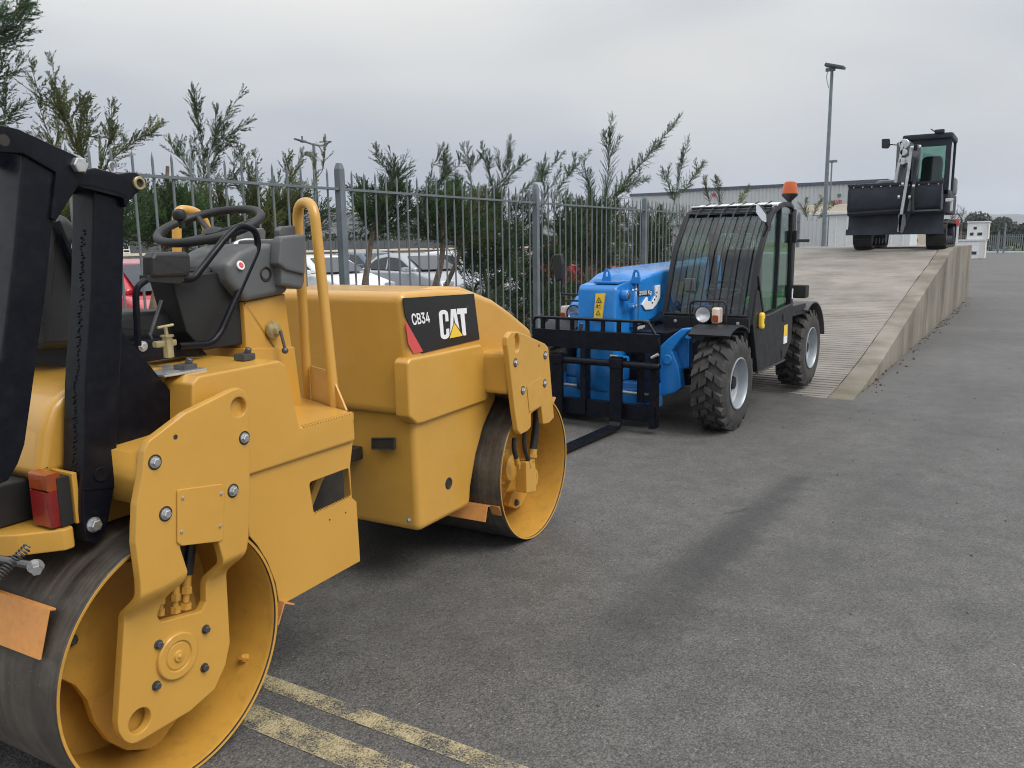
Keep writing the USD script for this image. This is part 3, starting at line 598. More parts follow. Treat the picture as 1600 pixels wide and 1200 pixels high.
hedge = [
  dict(label='straggly dark cypress at far left beyond the railing, mostly cut off by the frame', base=(X + 0.2, 1.95), trunk_h=2.9, auto=26, z0=1.0, z1=1.95, spread=0.9, seed=11,
       wisps=[dict(p=W3([(3.028, 3.082), (3.253, 3.233), (3.503, 3.405)], -6.4, -6.4), bare=.2, l2=.2), dict(p=W3([(3.003, 2.867), (3.240, 3.114), (3.428, 3.300)], -6.4, -6.4), bare=.1), dict(p=W3([(3.044, 2.874), (3.233, 3.057), (3.386, 3.164)], -6.4, -6.4), bare=.2),
              dict(p=W3([(3.066, 2.706), (3.208, 2.835), (3.316, 2.900)], -6.4, -6.4), bare=.4), dict(p=W3([(3.031, 2.397), (3.173, 2.522), (3.282, 2.637)], -6.4, -6.4), bare=.4)]),
  dict(label='olive tinged cypress behind the black posts with a long bare shoot leaning left', base=(X, 3.35), trunk_h=2.3, auto=24, z0=1.55, z1=1.95, spread=0.6, seed=12, mt='foliage_olive',
       wisps=[dict(p=W3([(3.968, 2.147), (3.829, 2.587), (3.671, 2.762), (3.484, 2.890)], X, X), bare=.9, l2=.16), dict(p=W3([(3.973, 2.198), (3.927, 2.523), (4.015, 2.807)], X, X), bare=.6, l2=.26), dict(p=W3([(4.028, 2.201), (4.249, 2.424), (4.569, 2.640)], X, X), bare=.3, l2=.2),
              dict(p=W3([(3.957, 2.299), (3.876, 2.543), (3.790, 2.705)], X, X), bare=.2, l2=.26), dict(p=W3([(4.023, 2.149), (4.134, 2.415), (4.184, 2.522)], X, X), bare=.0, l2=.24), dict(p=W3([(3.860, 2.141), (3.704, 2.379), (3.592, 2.490)], X, X), bare=.3, l2=.2)]),
  dict(label='tall thin cypress above the steering wheel with two feathery leaders', base=(X - .1, 4.55), trunk_h=2.35, auto=22, z0=1.6, z1=1.95, spread=0.6, seed=13,
       wisps=[dict(p=W3([(4.963, 1.967), (5.146, 2.441), (5.320, 2.777), (5.621, 3.132)], X, X), bare=.45, l2=.2), dict(p=W3([(5.086, 2.320), (5.094, 2.638), (5.028, 2.969)], X, X), bare=.8, l2=.14), dict(p=W3([(5.095, 2.263), (5.260, 2.508), (5.448, 2.631)], X, X), bare=.4, l2=.16),
              dict(p=W3([(5.049, 2.144), (4.929, 2.339), (4.821, 2.472)], X, X), bare=.5, l2=.14), dict(p=W3([(5.145, 2.031), (5.347, 2.248), (5.697, 2.556)], X, X), bare=.8, l2=.12, forks=2)]),
  dict(label='low olive cypress filling the fence bay above the grey dashboard', base=(X + .05, 5.6), trunk_h=2.0, auto=30, z0=1.5, z1=1.95, spread=0.75, seed=14, mt='foliage_olive',
       wisps=[dict(p=W3([(5.916, 1.928), (6.065, 2.190), (6.125, 2.400)], X, X), bare=.5, l2=.16), dict(p=W3([(5.744, 1.861), (5.649, 2.171), (5.613, 2.403)], X, X), bare=.7, l2=.14, forks=2), dict(p=W3([(6.176, 1.933), (6.378, 2.204), (6.632, 2.473), (6.519, 2.612)], X, X), bare=.92, l2=.1, forks=2),
              dict(p=W3([(5.826, 1.862), (6.011, 2.059), (6.378, 2.204)], X, X), bare=.0, l2=.24)]),
  dict(label='cypress with a bare pale lower trunk beside the tall fence post', base=(X, 7.25), trunk_h=2.1, auto=30, z0=1.75, z1=2.12, spread=0.62, seed=15, trunk_r=.06,
       wisps=[dict(p=W3([(7.369, 1.956), (7.613, 2.260), (7.838, 2.512), (7.470, 2.691)], X, X), bare=.75, l2=.16), dict(p=W3([(7.314, 1.955), (7.613, 2.260), (7.914, 2.388)], X, X), bare=.2, l2=.2)]),
  dict(label='cypress with forked bare shoots rising beside the far double arm lamp', base=(X + .1, 8.3), trunk_h=2.15, auto=30, z0=1.6, z1=2.12, spread=0.72, seed=16, trunk_r=.065,
       wisps=[dict(p=W3([(8.205, 2.052), (8.481, 2.379), (8.572, 2.607), (8.788, 2.880)], X, X), bare=.95, l2=.1, forks=2), dict(p=W3([(8.277, 2.212), (8.755, 2.474), (9.251, 2.721)], X, X), bare=.5, l2=.18), dict(p=W3([(8.087, 2.204), (7.740, 2.453), (7.523, 2.637)], X, X), bare=.8, l2=.14),
              dict(p=W3([(8.338, 2.135), (8.753, 2.434), (8.976, 2.734)], X, X), bare=.5, l2=.18)]),
  dict(label='bushy cypress with a spiky leader between the lamp and the tallest conifer', base=(X - .1, 9.9), trunk_h=2.2, auto=44, z0=0.9, z1=2.12, spread=0.85, seed=17,
       wisps=[dict(p=W3([(9.948, 2.098), (10.215, 2.604), (10.435, 3.045)], X, X), bare=.5, l2=.2), dict(p=W3([(10.040, 2.370), (10.477, 2.647), (10.956, 2.885)], X, X), bare=.4, l2=.2), dict(p=W3([(9.956, 2.366), (9.883, 2.628), (9.683, 2.848)], X, X), bare=.8, l2=.12),
              dict(p=W3([(10.468, 2.297), (11.220, 2.617), (12.091, 3.093)], X, X), bare=.6, l2=.18), dict(p=W3([(9.549, 2.174), (9.409, 2.555), (9.466, 2.839)], X, X), bare=.9, l2=.1)]),
  dict(label='dense cypress behind the fence above the far door mirror', base=(X + .15, 11.3), trunk_h=2.0, auto=46, z0=0.35, z1=2.12, spread=0.8, seed=18,
       wisps=[dict(p=W3([(11.616, 2.141), (12.044, 2.614), (12.984, 3.200)], X, X), bare=.5, l2=.2), dict(p=W3([(11.411, 2.136), (11.417, 2.530), (11.222, 2.762)], X, X), bare=.3, l2=.2)]),
  dict(label='tallest hedge conifer with a spire and a thick arm slanting right', base=(X, 12.9), trunk_h=2.5, auto=46, z0=1.1, z1=2.12, spread=0.8, seed=19, trunk_r=.07,
       wisps=[dict(p=W3([(13.599, 2.080), (13.721, 2.873), (13.767, 3.323), (13.892, 3.868)], X, X), bare=.1, l2=.36, dens=.03, forks=5), dict(p=W3([(13.468, 2.190), (14.697, 2.877), (15.766, 3.439), (17.235, 4.265)], X, X), bare=.25, l2=.34, dens=.03, forks=6, r=.013),
              dict(p=W3([(13.730, 2.197), (14.413, 2.626), (15.560, 2.868)], X, X), bare=.1, l2=.3), dict(p=W3([(13.340, 2.075), (12.963, 2.610), (12.606, 2.855)], X, X), bare=.3, l2=.25)]),
  dict(label='slim conifer with a feathered tip beside the cab roof', base=(X - .1, 15.6), trunk_h=2.4, auto=40, z0=0.9, z1=1.95, spread=0.8, seed=20,
       wisps=[dict(p=W3([(16.860, 2.279), (17.268, 3.034), (17.724, 3.838)], X, X), bare=.2, l2=.34, dens=.03), dict(p=W3([(17.219, 2.559), (17.979, 3.007), (18.876, 3.463)], X, X), bare=.5, l2=.3), dict(p=W3([(17.038, 2.418), (16.652, 2.800), (16.291, 2.974)], X, X), bare=.3, l2=.25)]),
  dict(label='olive conifer just over the telehandler cab roof in front of the warehouse', base=(X, 18.4), trunk_h=2.0, auto=40, z0=0.6, z1=1.95, spread=0.95, seed=21, mt='foliage_olive',
       wisps=[dict(p=W3([(20.035, 2.362), (19.897, 2.815), (19.640, 3.029)], X, X), bare=.4, l2=.3), dict(p=W3([(19.313, 2.492), (19.016, 2.805), (18.873, 2.943)], X, X), bare=.6, l2=.2), dict(p=W3([(21.317, 2.395), (21.828, 2.771), (22.261, 2.989)], X, X), bare=.5, l2=.25)]),
  dict(label='low conifer hidden behind the middle of the telehandler cab', base=(X, 21.6), trunk_h=1.9, auto=34, z0=0.6, z1=1.90, spread=0.95, seed=22, wisps=[]),
  dict(label='last conifer of the hedge beside the ramp, right of the cab', base=(X + .2, 24.4), trunk_h=1.9, auto=46, z0=0.5, z1=1.95, spread=0.9, seed=23, mt='foliage_olive',
       wisps=[dict(p=W3([(29.885, 2.295), (30.666, 2.817), (31.941, 3.223)], X, X), bare=.6, l2=.25), dict(p=W3([(30.575, 2.306), (32.597, 2.808), (34.073, 3.021)], X, X), bare=.6, l2=.25), dict(p=W3([(29.315, 2.285), (28.862, 2.698), (29.165, 3.024)], X, X), bare=.5, l2=.25)]),
  dict(label='shadowy conifer set back behind the fence right of the last tall post', base=(X - .7, 14.2), trunk_h=2.0, auto=34, z0=0.3, z1=1.95, spread=0.95, seed=24, wisps=[]),
  dict(label='thin conifer set back behind the tallest hedge conifer', base=(X - .8, 17.0), trunk_h=1.9, auto=28, z0=0.3, z1=1.90, spread=0.95, seed=25, wisps=[]),
  dict(label='small bushy cypress between the olive cypress and the tall leaders', base=(X - .25, 3.95), trunk_h=2.2, auto=14, z0=1.55, z1=1.95, spread=0.75, seed=31, wisps=[]),
  dict(label='bushy cypress set back behind the steering wheel', base=(X - .5, 5.1), trunk_h=2.2, auto=18, z0=1.5, z1=1.95, spread=0.85, seed=32, mt='foliage_olive', wisps=[]),
  dict(label='bushy cypress set back left of the tall fence post', base=(X - .45, 6.4), trunk_h=2.2, auto=14, z0=1.7, z1=1.95, spread=0.7, seed=33, wisps=[]),
  dict(label='bushy cypress filling the gap right of the forked bare shoots', base=(X - .3, 9.1), trunk_h=2.3, auto=26, z0=1.5, z1=2.12, spread=0.85, seed=34, mt='foliage_olive', wisps=[]),
  dict(label='bushy cypress filling the gap left of the tallest conifer', base=(X - .35, 10.6), trunk_h=2.3, auto=30, z0=1.0, z1=2.12, spread=0.9, seed=35, wisps=[]),
  dict(label='bushy cypress filling the gap right of the tallest conifer', base=(X - .3, 13.9), trunk_h=2.2, auto=30, z0=1.2, z1=2.12, spread=0.9, seed=36, mt='foliage_olive', wisps=[]),
]
NT = 0
for h in hedge:
    _, k = conifer('cypress_tree', group=HG, **h)
    NT += k
hedge2 = 0
shr = [((-6.2, 6.3), .8, 'low dark shrub at the foot of the tall fence post'), ((-6.5, 7.7), .95, 'low leafy shrub in front of the parked silver car'), ((-6.3, 9.1), .9, 'dark shrub at the fence foot left of the middle post'),
       ((-6.2, 10.4), 1.05, 'dense shrub behind the fence right of the middle post'), ((-6.3, 11.9), 1.05, 'dense shrub behind the far door mirror'), ((-6.3, 13.6), 1.1, 'dense shrub behind the blue boom'),
       ((-6.3, 4.9), .7, 'low shrub beyond the fence behind the driver seat'), ((-6.4, 3.5), .75, 'low shrub beyond the fence beside the red car'), ((-6.9, 10.9), 1.3, 'tall shrub set back in the hedge left of the tallest conifer'), ((-6.9, 9.4), 1.0, 'shrub set back in the hedge below the house gable')]
for k, ((px, py), hh, lab) in enumerate(shr):
    _, q = conifer('evergreen_shrub', lab, (px, py), hh * 0.75, [], 18, 0.1, hh * 0.8, 0.75, 60 + k, group='low shrubs along the foot of the fence', mt=('foliage_green', 'foliage_olive')[k % 3 == 1], cat='shrub', trunk_r=.02, lean=0.03)
    NT += q
print('foliage faces', NT)

# ------------------------------------------------------------------ yellow tandem roller. Origin: ground under the right end of the rear drum
t = Thing('road_roller', 'yellow tandem road roller with a black decal, handrail and folded black roll bar', 'road roller', (-2.106276, 1.415584, 0.000000), --3.3906)
WB = 2.361; DR = 0.4; DW = 1.25
def drum(u, web, face):
    p = t.part('drum', lathe([(DR - 0.012, 0), (DR - 0.003, 0.0), (DR, 0.004), (DR, DW - 0.004), (DR - 0.003, DW), (DR - 0.012, DW), (DR - 0.012, 0)], L(u, 0, DR), L(0, -1, 0), 128), 'drum_steel')
    t.part('rim', lathe([(DR - 0.0115, 0.0), (DR - 0.0035, -0.0015), (DR - 0.0022, 0.002), (DR - 0.0115, 0.006), (DR - 0.016, 0.02), (DR - 0.016, web), (0.05, web), (0.05, web + 0.01), (DR - 0.016, web + 0.01)], L(u, 0, DR), L(0, -1, 0), 128), 'yellow_inner', parent=p)
    t.part('far_web', lathe([(DR - 0.013, 0), (0.05, 0.0), (0.05, 0.01), (DR - 0.013, 0.01), (DR - 0.013, 0)], L(u, -DW + 0.1, DR), L(0, -1, 0), 64), 'yellow_inner', parent=p)
    return p
rd = drum(0.0, 0.34, 0); fd = drum(WB, 0.30, 0)

# --- rear side plate: one sheet, cranked inwards below the bend
up_ = [(-0.157, 0.815), (-0.142, 0.922), (-0.117, 0.998), (-0.104, 1.066), (-0.087, 1.092), (0.048, 1.150), (0.220, 1.187), (0.254, 1.190), (0.276, 1.174), (0.289, 1.145), (0.287, 1.120), (0.267, 0.866), (0.247, 0.700)]
mid = [(0.216, 0.586)]
lo1 = [(0.209, 0.335), (0.184, 0.267), (0.133, 0.206), (0.032, 0.182), (-0.152, 0.183), (-0.177, 0.191), (-0.197, 0.214), (-0.210, 0.248), (-0.211, 0.278), (-0.161, 0.560), (-0.160, 0.587)]
mid2 = [(-0.153, 0.706)]
notch_up = [(-0.015, 0.763), (0.121, 0.742)]
notch_lo = [(0.143, 0.641)]
notch_lo2 = [(0.131, 0.563), (0.126, 0.511), (0.106, 0.488), (-0.041, 0.515), (-0.052, 0.540), (-0.017, 0.598)]
notch_lo3 = [(0.006, 0.675)]
outer = up_ + mid + lo1 + mid2
hole_u = [(-0.141, 0.247)][0]
notch = [notch_up[0], notch_up[1]] + notch_lo + notch_lo2 + notch_lo3
pl = rounded(Polygon(outer).buffer(0), 0.012).difference(rounded(Polygon(notch).buffer(0), 0.008)).difference(disc_poly(hole_u, 0.037, 0.037))
ring_c = [(0.243, 1.130)][0]
pl = pl.difference(disc_poly(ring_c, 0.031, 0.031))
rp = slab(pl, -0.03, 0.0, 0.004, 2)
wb1 = [(-0.164, 0.574), (0.241, 0.565)]
W1 = 0.5 * (wb1[0][1] + wb1[1][1]); W2 = W1 + 0.095
def bend(w):
    q = np.clip((w - W1) / (W2 - W1), 0, 1); q = q * q * (3 - 2 * q); return -0.03 + 0.08 * q
cuts = [W1 + (W2 - W1) * k / 6 for k in range(7)]; pieces = []; rest = rp
for wz in cuts:   # fold lines of the crank
    pieces.append(rest.slice_plane([0, wz, 0], [0, -1, 0])); rest = rest.slice_plane([0, wz, 0], [0, 1, 0])
rp = cat_(pieces + [rest]); rp.merge_vertices(digits_vertex=5)
rp.vertices = rp.vertices[:, AXES['v']]
rp.vertices[:, 0] += bend(rp.vertices[:, 2])
sp_ = t.part('side_plate', rp, 'yellow_paint', smooth=30)
t.part('ring_recess', lathe([(0.033, 0), (0.0, 0.0)], L(ring_c[0], 0.03, ring_c[1]), L(0, 1, 0), 32), 'yellow_paint', parent=sp_)
t.part('hole_backing', lathe([(0.05, 0), (0.0, 0.0)], L(hole_u[0], -0.075, hole_u[1]), L(0, 1, 0), 32), 'yellow_inner', parent=sp_)
cov = [(-0.009, 0.932), (0.152, 0.906), (0.160, 0.891), (0.140, 0.732), (0.127, 0.728), (-0.012, 0.761), (-0.026, 0.776), (-0.012, 0.923)]
t.part('cover_plate', plate(cov, 0.0505, 0.056, 0.002, r=0.006), 'yellow_paint', parent=sp_)
for p in [(0.004, 0.903), (0.144, 0.877), (0.130, 0.777), (-0.010, 0.804)]:
    t.part('screw', bolt(L(p[0], 0.056, p[1]), L(0, 1, 0), 0.005, 0.004, False), 'zinc', parent=sp_)
for p in [(-0.073, 1.029), (0.257, 1.028), (0.196, 0.871), (-0.053, 0.871)]:
    t.part('bolt', join(bolt(L(p[0], 0.05, p[1]), L(0, 1, 0), 0.0125, 0.010), ), 'zinc', parent=sp_)
    t.part('counterbore', lathe([(0.0215, 0), (0.0225, 0.0012), (0.0175, 0.0012), (0.0175, 0.0), ], L(p[0], 0.0495, p[1]), L(0, 1, 0), 28), 'grease_dark', parent=sp_)
p = [(0.002, 1.086)][0]
t.part('small_hole', lathe([(0.0075, 0), (0.0, 0.0)], L(p[0], 0.0507, p[1]), L(0, 1, 0), 16), 'grease_dark', parent=sp_)
# hub cover on the lower plate
hc = [(0.002, 0.388)][0]
t.part('hub_cover', lathe([(0.073, 0), (0.073, 0.010), (0.069, 0.013), (0.048, 0.013), (0.046, 0.008), (0.043, 0.008), (0.041, 0.011), (0.018, 0.011), (0.016, 0.017), (0.008, 0.017), (0.006, 0.021), (0, 0.022)], L(hc[0], -0.031, hc[1]), L(0, 1, 0), 48), 'yellow_paint', parent=sp_)
for p in [(-0.058, 0.451), (0.115, 0.424), (-0.078, 0.328), (0.098, 0.300)]:
    t.part('hub_bolt', bolt(L(p[0], -0.03, p[1]), L(0, 1, 0), 0.011, 0.011), 'dark_metal', parent=sp_)
# hydraulic fittings and hoses in the notch
for (a, b, r) in (([(-0.015, 0.518)][0], [(0.000, 0.595)][0], .011), ([(0.040, 0.503)][0], [(0.051, 0.590)][0], .0125), ([(0.078, 0.500)][0], [(0.096, 0.609)][0], .014)):
    A, B = L(a[0], -.07, a[1]), L(b[0], -.07, b[1]); d = B - A
    hx = [lathe([(0, 0), (r * 1.35, 0), (r * 1.35, .02), (0, .02)], A, d, 6), cyl(A + d * .2, A + d * .5, r * .8, 12), lathe([(0, 0), (r * 1.25, 0), (r * 1.25, .022), (0, .022)], A + d * .45, d, 6), cyl(A + d * .6, B, r, 14)]
    t.part('hose_fitting', join(hx), 'yellow_inner')
    t.part('hose', tube(spline([B, B + L(.015, -.0, .06), B + L(.05, -.01, .16), B + L(.09, -.03, .22)], 6), r * 1.25, 10), 'rubber_hose')
# bearing carrier inside the drum
car = [(-0.246, 0.511), (-0.035, 0.669), (0.124, 0.633), (0.216, 0.532), (0.246, 0.287), (0.126, 0.066), (0.037, 0.007), (-0.006, 0.018), (-0.077, 0.056), (-0.133, 0.120), (-0.171, 0.206), (-0.187, 0.288), (-0.217, 0.351), (-0.256, 0.392), (-0.279, 0.423)]
t.part('bearing_carrier', plate(rounded(Polygon(car).buffer(0), 0.02), -0.235, -0.205, 0.005), 'yellow_inner', parent=rd)
b1 = [(-0.216, 0.497)][0]; b2 = [(0.381, 0.176)][0]
t.part('carrier_bolt', bolt(L(b1[0], -0.2, b1[1]), L(0, 1, 0), 0.013, 0.012), 'dark_metal', parent=rd)
dd = np.array([b2[0], b2[1] - DR]); dd /= np.linalg.norm(dd)
t.part('drain_plug', lathe([(0, 0), (.016, 0), (.016, .014), (.01, .016), (.01, .028), (0, .028)], L(dd[0] * .383, -0.1, DR + dd[1] * .383), -L(dd[0], 0, dd[1]), 6), 'yellow_inner', parent=rd)

# --- rear frame and body
body_up = [(0.140, 1.214), (0.171, 1.235), (0.510, 1.239), (0.539, 1.220), (0.589, 0.986), (0.885, 0.989), (0.888, 0.871), (0.355, 0.873), (0.107, 0.878)]
t.part('frame_panel', plate(rounded(Polygon(body_up).buffer(0), 0.012), -1.2, -0.03, 0.010), 'yellow_paint')
body_lo = [(0.342, 0.888), (0.892, 0.881), (0.865, 0.771), (0.867, 0.643), (0.893, 0.620), (0.899, 0.368), (0.451, 0.360), (0.440, 0.449), (0.408, 0.542), (0.367, 0.617), (0.336, 0.659), (0.335, 0.745)]
opening = [(0.634, 0.768), (0.857, 0.768), (0.863, 0.647), (0.651, 0.640)]
lp = rounded(Polygon(body_lo).buffer(0), 0.004).difference(rounded(Polygon(opening).buffer(0), 0.012))
t.part('skirt_panel', plate(lp, -0.053, -0.045, 0.002), 'yellow_paint')
ob = [(0.657, 0.827), (1.211, 0.750), (1.251, 0.325), (0.630, 0.505)]
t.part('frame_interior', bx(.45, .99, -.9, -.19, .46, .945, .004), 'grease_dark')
o_ = np.mean(opening, axis=0)
for k, (a, b, r) in enumerate(((-.10, .02, .018), (-.03, .05, .012), (.05, -.01, .022))):
    t.part('inner_hose', tube(spline([L(o_[0] + a - .1, -.16 - .02 * k, o_[1] - .2), L(o_[0] + a, -.13 - .02 * k, o_[1] + b * .3), L(o_[0] + a + .04, -.15, o_[1] + .08), L(o_[0] + a + .03, -.17, o_[1] + .2)], 6), r, 10), ('rubber_hose', 'dark_metal', 'yellow_inner')[k])
for p in [(0.732, 0.595), (0.825, 0.595)]: t.part('panel_hole', lathe([(0.004, 0), (0, 0)], L(p[0], -.0445, p[1]), L(0, 1, 0), 10), 'grease_dark')
g1 = opening[2]; g0 = opening[3]
for k in range(16):
    a = k / 16; u = g0[0] + (g1[0] - g0[0]) * a; w = g0[1] + (g1[1] - g0[1]) * a
    t.part('grip_tooth', hull([L(u, -.045, w - .002), L(u + .010, -.045, w - .002), L(u + .005, -.045, w + .009), L(u, -.053, w - .002), L(u + .010, -.053, w - .002), L(u + .005, -.053, w + .009)]), 'yellow_paint', smooth=False)
# step deck behind the upper box
t.part('step_deck', plate([(0.50, -0.032), (0.885, -0.032), (0.95, -0.2), (1.06, -0.47), (1.06, -1.1), (0.5, -1.1)], 0.955, 0.984, 0.003, 'w'), 'yellow_paint')
for k in range(19):
    u = 0.605 + k * 0.0148
    t.part('grip_tooth', hull([L(u, -.030, .982), L(u + .009, -.030, .982), L(u + .0045, -.030, .990), L(u, -.042, .982), L(u + .009, -.042, .982), L(u + .0045, -.042, .990)]), 'yellow_paint', smooth=False)
# stub between frame and side plate, rear fender piece, gusset
st_ = [(-0.175, 1.048), (-0.085, 1.067), (-0.034, 1.075), (-0.060, 0.813), (-0.112, 0.845), (-0.189, 0.877), (-0.191, 0.911)]
t.part('mount_stub', plate([(-.10, .905), (.30, .905), (.30, 1.075), (-.10, 1.055)], -0.4, 0.02, 0.014, steps=3), 'yellow_paint')
fen = [(0.048, 1.219), (0.120, 1.236), (0.211, 1.211), (0.229, 1.191), (0.233, 1.106), (0.209, 1.068), (-0.004, 1.031)]
t.part('rear_fender', plate(rounded(Polygon(fen).buffer(0), .012), -1.05, -0.16, 0.012), 'yellow_paint')
gus = [(-0.018, 1.411), (-0.001, 1.378), (0.196, 1.109), (0.089, 1.070), (-0.061, 1.044)]
t.part('gusset', plate(gus, -0.15, -0.13, 0.003), 'black_paint')

# --- folded roll bar
post = [(-0.073, 1.796), (0.022, 1.780), (-0.028, 1.385), (-0.066, 1.138), (-0.098, 0.937), (-0.195, 0.956), (-0.157, 1.255), (-0.109, 1.518)]
ps = t.part('roll_bar_post', plate(Polygon(post).buffer(0), -0.2, -0.1, 0.008), 'black_paint')
foot = [(-0.193, 0.979), (-0.098, 0.940), (-0.118, 0.873), (-0.135, 0.820), (-0.172, 0.794), (-0.202, 0.811), (-0.202, 0.898)]
t.part('post_foot', plate(Polygon(foot).buffer(0), -0.19, -0.105, 0.006), 'black_paint', parent=ps)
p = [(-0.139, 0.992)][0]
t.part('post_hole', lathe([(0.019, 0.0), (0.0225, 0.002), (0.019, 0.003), (0.0, -0.001)], L(p[0], -.1, p[1]), L(0, 1, 0), 24), 'black_paint', parent=ps)
p = [(-0.173, 0.852)][0]
t.part('post_bolt', bolt(L(p[0], -.105, p[1]), L(0, 1, 0), 0.0165, 0.016), 'zinc', parent=ps)
wp = [(-0.073, 1.796)][0]; wq = [(-0.193, 0.971)][0]
rr = random.Random(5); wl = []
for k in range(110):   # weld beads down the rear face of the post
    a = (k + rr.uniform(-.4, .4)) / 110; w = wp[1] - .12 + (wq[1] - wp[1] + .12) * a; u = np.interp(w, [post[5][1], post[6][1], post[7][1], post[0][1]], [post[5][0], post[6][0], post[7][0], post[0][0]])
    wl.append(trimesh.creation.icosphere(subdivisions=1, radius=rr.uniform(.0022, .0038)).apply_translation(L(u - .001, -.145 + rr.uniform(-.009, .009), w)))
t.part('weld_seam', join(wl), 'black_paint', parent=ps, kind='stuff')
lugB = [(-0.162, 1.827), (-0.076, 1.843), (-0.007, 1.832), (0.021, 1.838), (0.051, 1.840), (0.070, 1.823), (0.062, 1.792), (0.037, 1.773), (0.019, 1.758), (0.004, 1.725), (-0.002, 1.771), (-0.088, 1.790), (-0.159, 1.788)]
t.part('hinge_lug', plate(rounded(Polygon(lugB).buffer(0), .006), -0.215, -0.08, 0.006), 'black_paint', parent=ps)
p = [(0.052, 1.809)][0]
t.part('hinge_bush', lathe([(.019, 0), (.019, .006), (.017, .008), (.012, .008), (.012, 0)], L(p[0], -.08, p[1]), L(0, 1, 0), 24), 'brass', parent=ps)
t.part('hinge_bore', lathe([(.0125, 0), (0, 0)], L(p[0], -.079, p[1]), L(0, 1, 0), 20), 'grease_dark', parent=ps)
p = [(-0.023, 1.836)][0]
t.part('lynch_ring', torus(L(p[0], -.085, p[1] + .012), L(.3, 1, 0), .014, .0026, 24, 8), 'zinc', parent=ps)
fold = [(-0.296, 1.866), (-0.205, 1.843), (-0.236, 1.705), (-0.273, 1.527), (-0.314, 1.367), (-0.344, 1.248), (-0.373, 1.137), (-0.395, 1.092), (-0.424, 1.055), (-0.493, 1.044), (-0.462, 1.307), (-0.407, 1.363), (-0.348, 1.610)]
fp = t.part('folded_upper_bar', plate(Polygon(fold).buffer(0), -0.15, -0.04, 0.008), 'black_paint')
lugA = [(-0.437, 1.923), (-0.336, 1.919), (-0.306, 1.915), (-0.159, 1.863), (-0.135, 1.836), (-0.149, 1.809), (-0.237, 1.695), (-0.249, 1.704), (-0.223, 1.817), (-0.303, 1.857), (-0.446, 1.852)]
t.part('hinge_plate', plate(Polygon(lugA).buffer(0), -0.06, -0.03, 0.004), 'black_paint', parent=fp)
lugA2 = [(-0.367, 1.942), (-0.260, 1.938), (-0.228, 1.933), (-0.071, 1.879), (-0.046, 1.850), (-0.068, 1.808), (-0.145, 1.778), (-0.255, 1.838), (-0.379, 1.844)]
t.part('hinge_plate', plate(Polygon(lugA2).buffer(0), -0.19, -0.16, 0.004), 'black_paint', parent=fp)
p = [(-0.163, 1.840)][0]
t.part('hinge_bolt', bolt(L(p[0], -.035, p[1]), L(0, 1, 0), 0.0205, 0.02), 'zinc', parent=fp)
p = [(-0.346, 1.885)][0]
t.part('plate_hole', lathe([(.014, 0), (0, 0)], L(p[0], -.0293, p[1]), L(0, 1, 0), 24), 'grease_dark', parent=fp)
# the other upright of the roll bar, on the far side
far = [(q[0] - 0.02, q[1]) for q in post]
t.part('roll_bar_post', plate(Polygon(far).buffer(0), -1.12, -1.02, 0.006), 'black_paint')

# --- rear hood, bumper, lamp
rh = [(-.25, .99), (-.25, 1.02), (-.225, 1.12), (-.19, 1.19), (-.12, 1.235), (-.05, 1.25), (.2, 1.25), (.2, .99)]
t.part('rear_hood', plate(rh, -1.08, -0.215, 0.03, steps=4), 'yellow_paint')
t.part('rear_body', bx(-.19, .2, -1.05, -.22, .80, .985, .01), 'yellow_paint')
t.part('rear_panel', bx(-.21, -.195, -.40, -.125, .862, 1.01, .003), 'yellow_paint')
bp = rounded(Polygon([(-.47, -1.12), (-.46, -.5), (-.41, -.3), (-.34, -.19), (-.255, -.115), (-.225, -.115), (-.2, -.22), (-.2, -1.12)]), .012)
t.part('rear_bumper', plate(bp, .80, .862, .006, 'w'), 'yellow_paint')
t.part('lamp_bracket', bx(-.252, -.214, -.26, -.128, .865, 1.005, .004, axis='u'), 'black_plastic')
t.part('tool_box', bx(-.36, -.24, -.62, -.275, .864, .985, .008), 'black_plastic')
lx = [(-0.217, 1.020), (-0.131, 1.037), (-0.143, 0.890), (-0.228, 0.868), (-0.241, 0.955)]
la = plate([(lx[0][0], (lx[0][1] * .62 + lx[3][1] * .38) + .01), (lx[1][0], (lx[0][1] * .62 + lx[3][1] * .38) + .01), (lx[1][0], lx[0][1]), (lx[0][0], lx[0][1])], -.28, -.236, .008, 'u')
lr = plate([(lx[0][0], lx[3][1]), (lx[1][0], lx[3][1]), (lx[1][0], (lx[0][1] * .62 + lx[3][1] * .38) + .0095), (lx[0][0], (lx[0][1] * .62 + lx[3][1] * .38) + .0095)], -.28, -.236, .008, 'u')
t.part('tail_lamp', lr, 'lens_red'); t.part('indicator_lamp', la, 'lens_amber')
# linkage and spring of the rear scraper
a, b = [(-0.492, 0.882), (-0.347, 0.797)]
t.part('scraper_rod', tube([L(a[0] - .02, -.16, a[1]), L(b[0], -.07, b[1] - .004)], .0105, 10), 'dark_metal')
p = [(-0.368, 0.805)][0]
t.part('rod_bolt', bolt(L(p[0], -.07, p[1]), L(-.5, 1, -.1), .015, .03), 'zinc')
s0, s1 = [(-0.364, 0.852), (-0.452, 0.798)]
S0, S1 = L(s0[0], -.10, s0[1]), L(s1[0], -.10, s1[1]); X_, Y_, Z_ = frame_of(S1 - S0); ln = np.linalg.norm(S1 - S0)
sp = [S0 + Z_ * ln * k / 150 + .011 * (X_ * math.cos(k * .52) + Y_ * math.sin(k * .52)) for k in range(151)]
t.part('spring', tube(sp, .0022, 5), 'dark_metal')
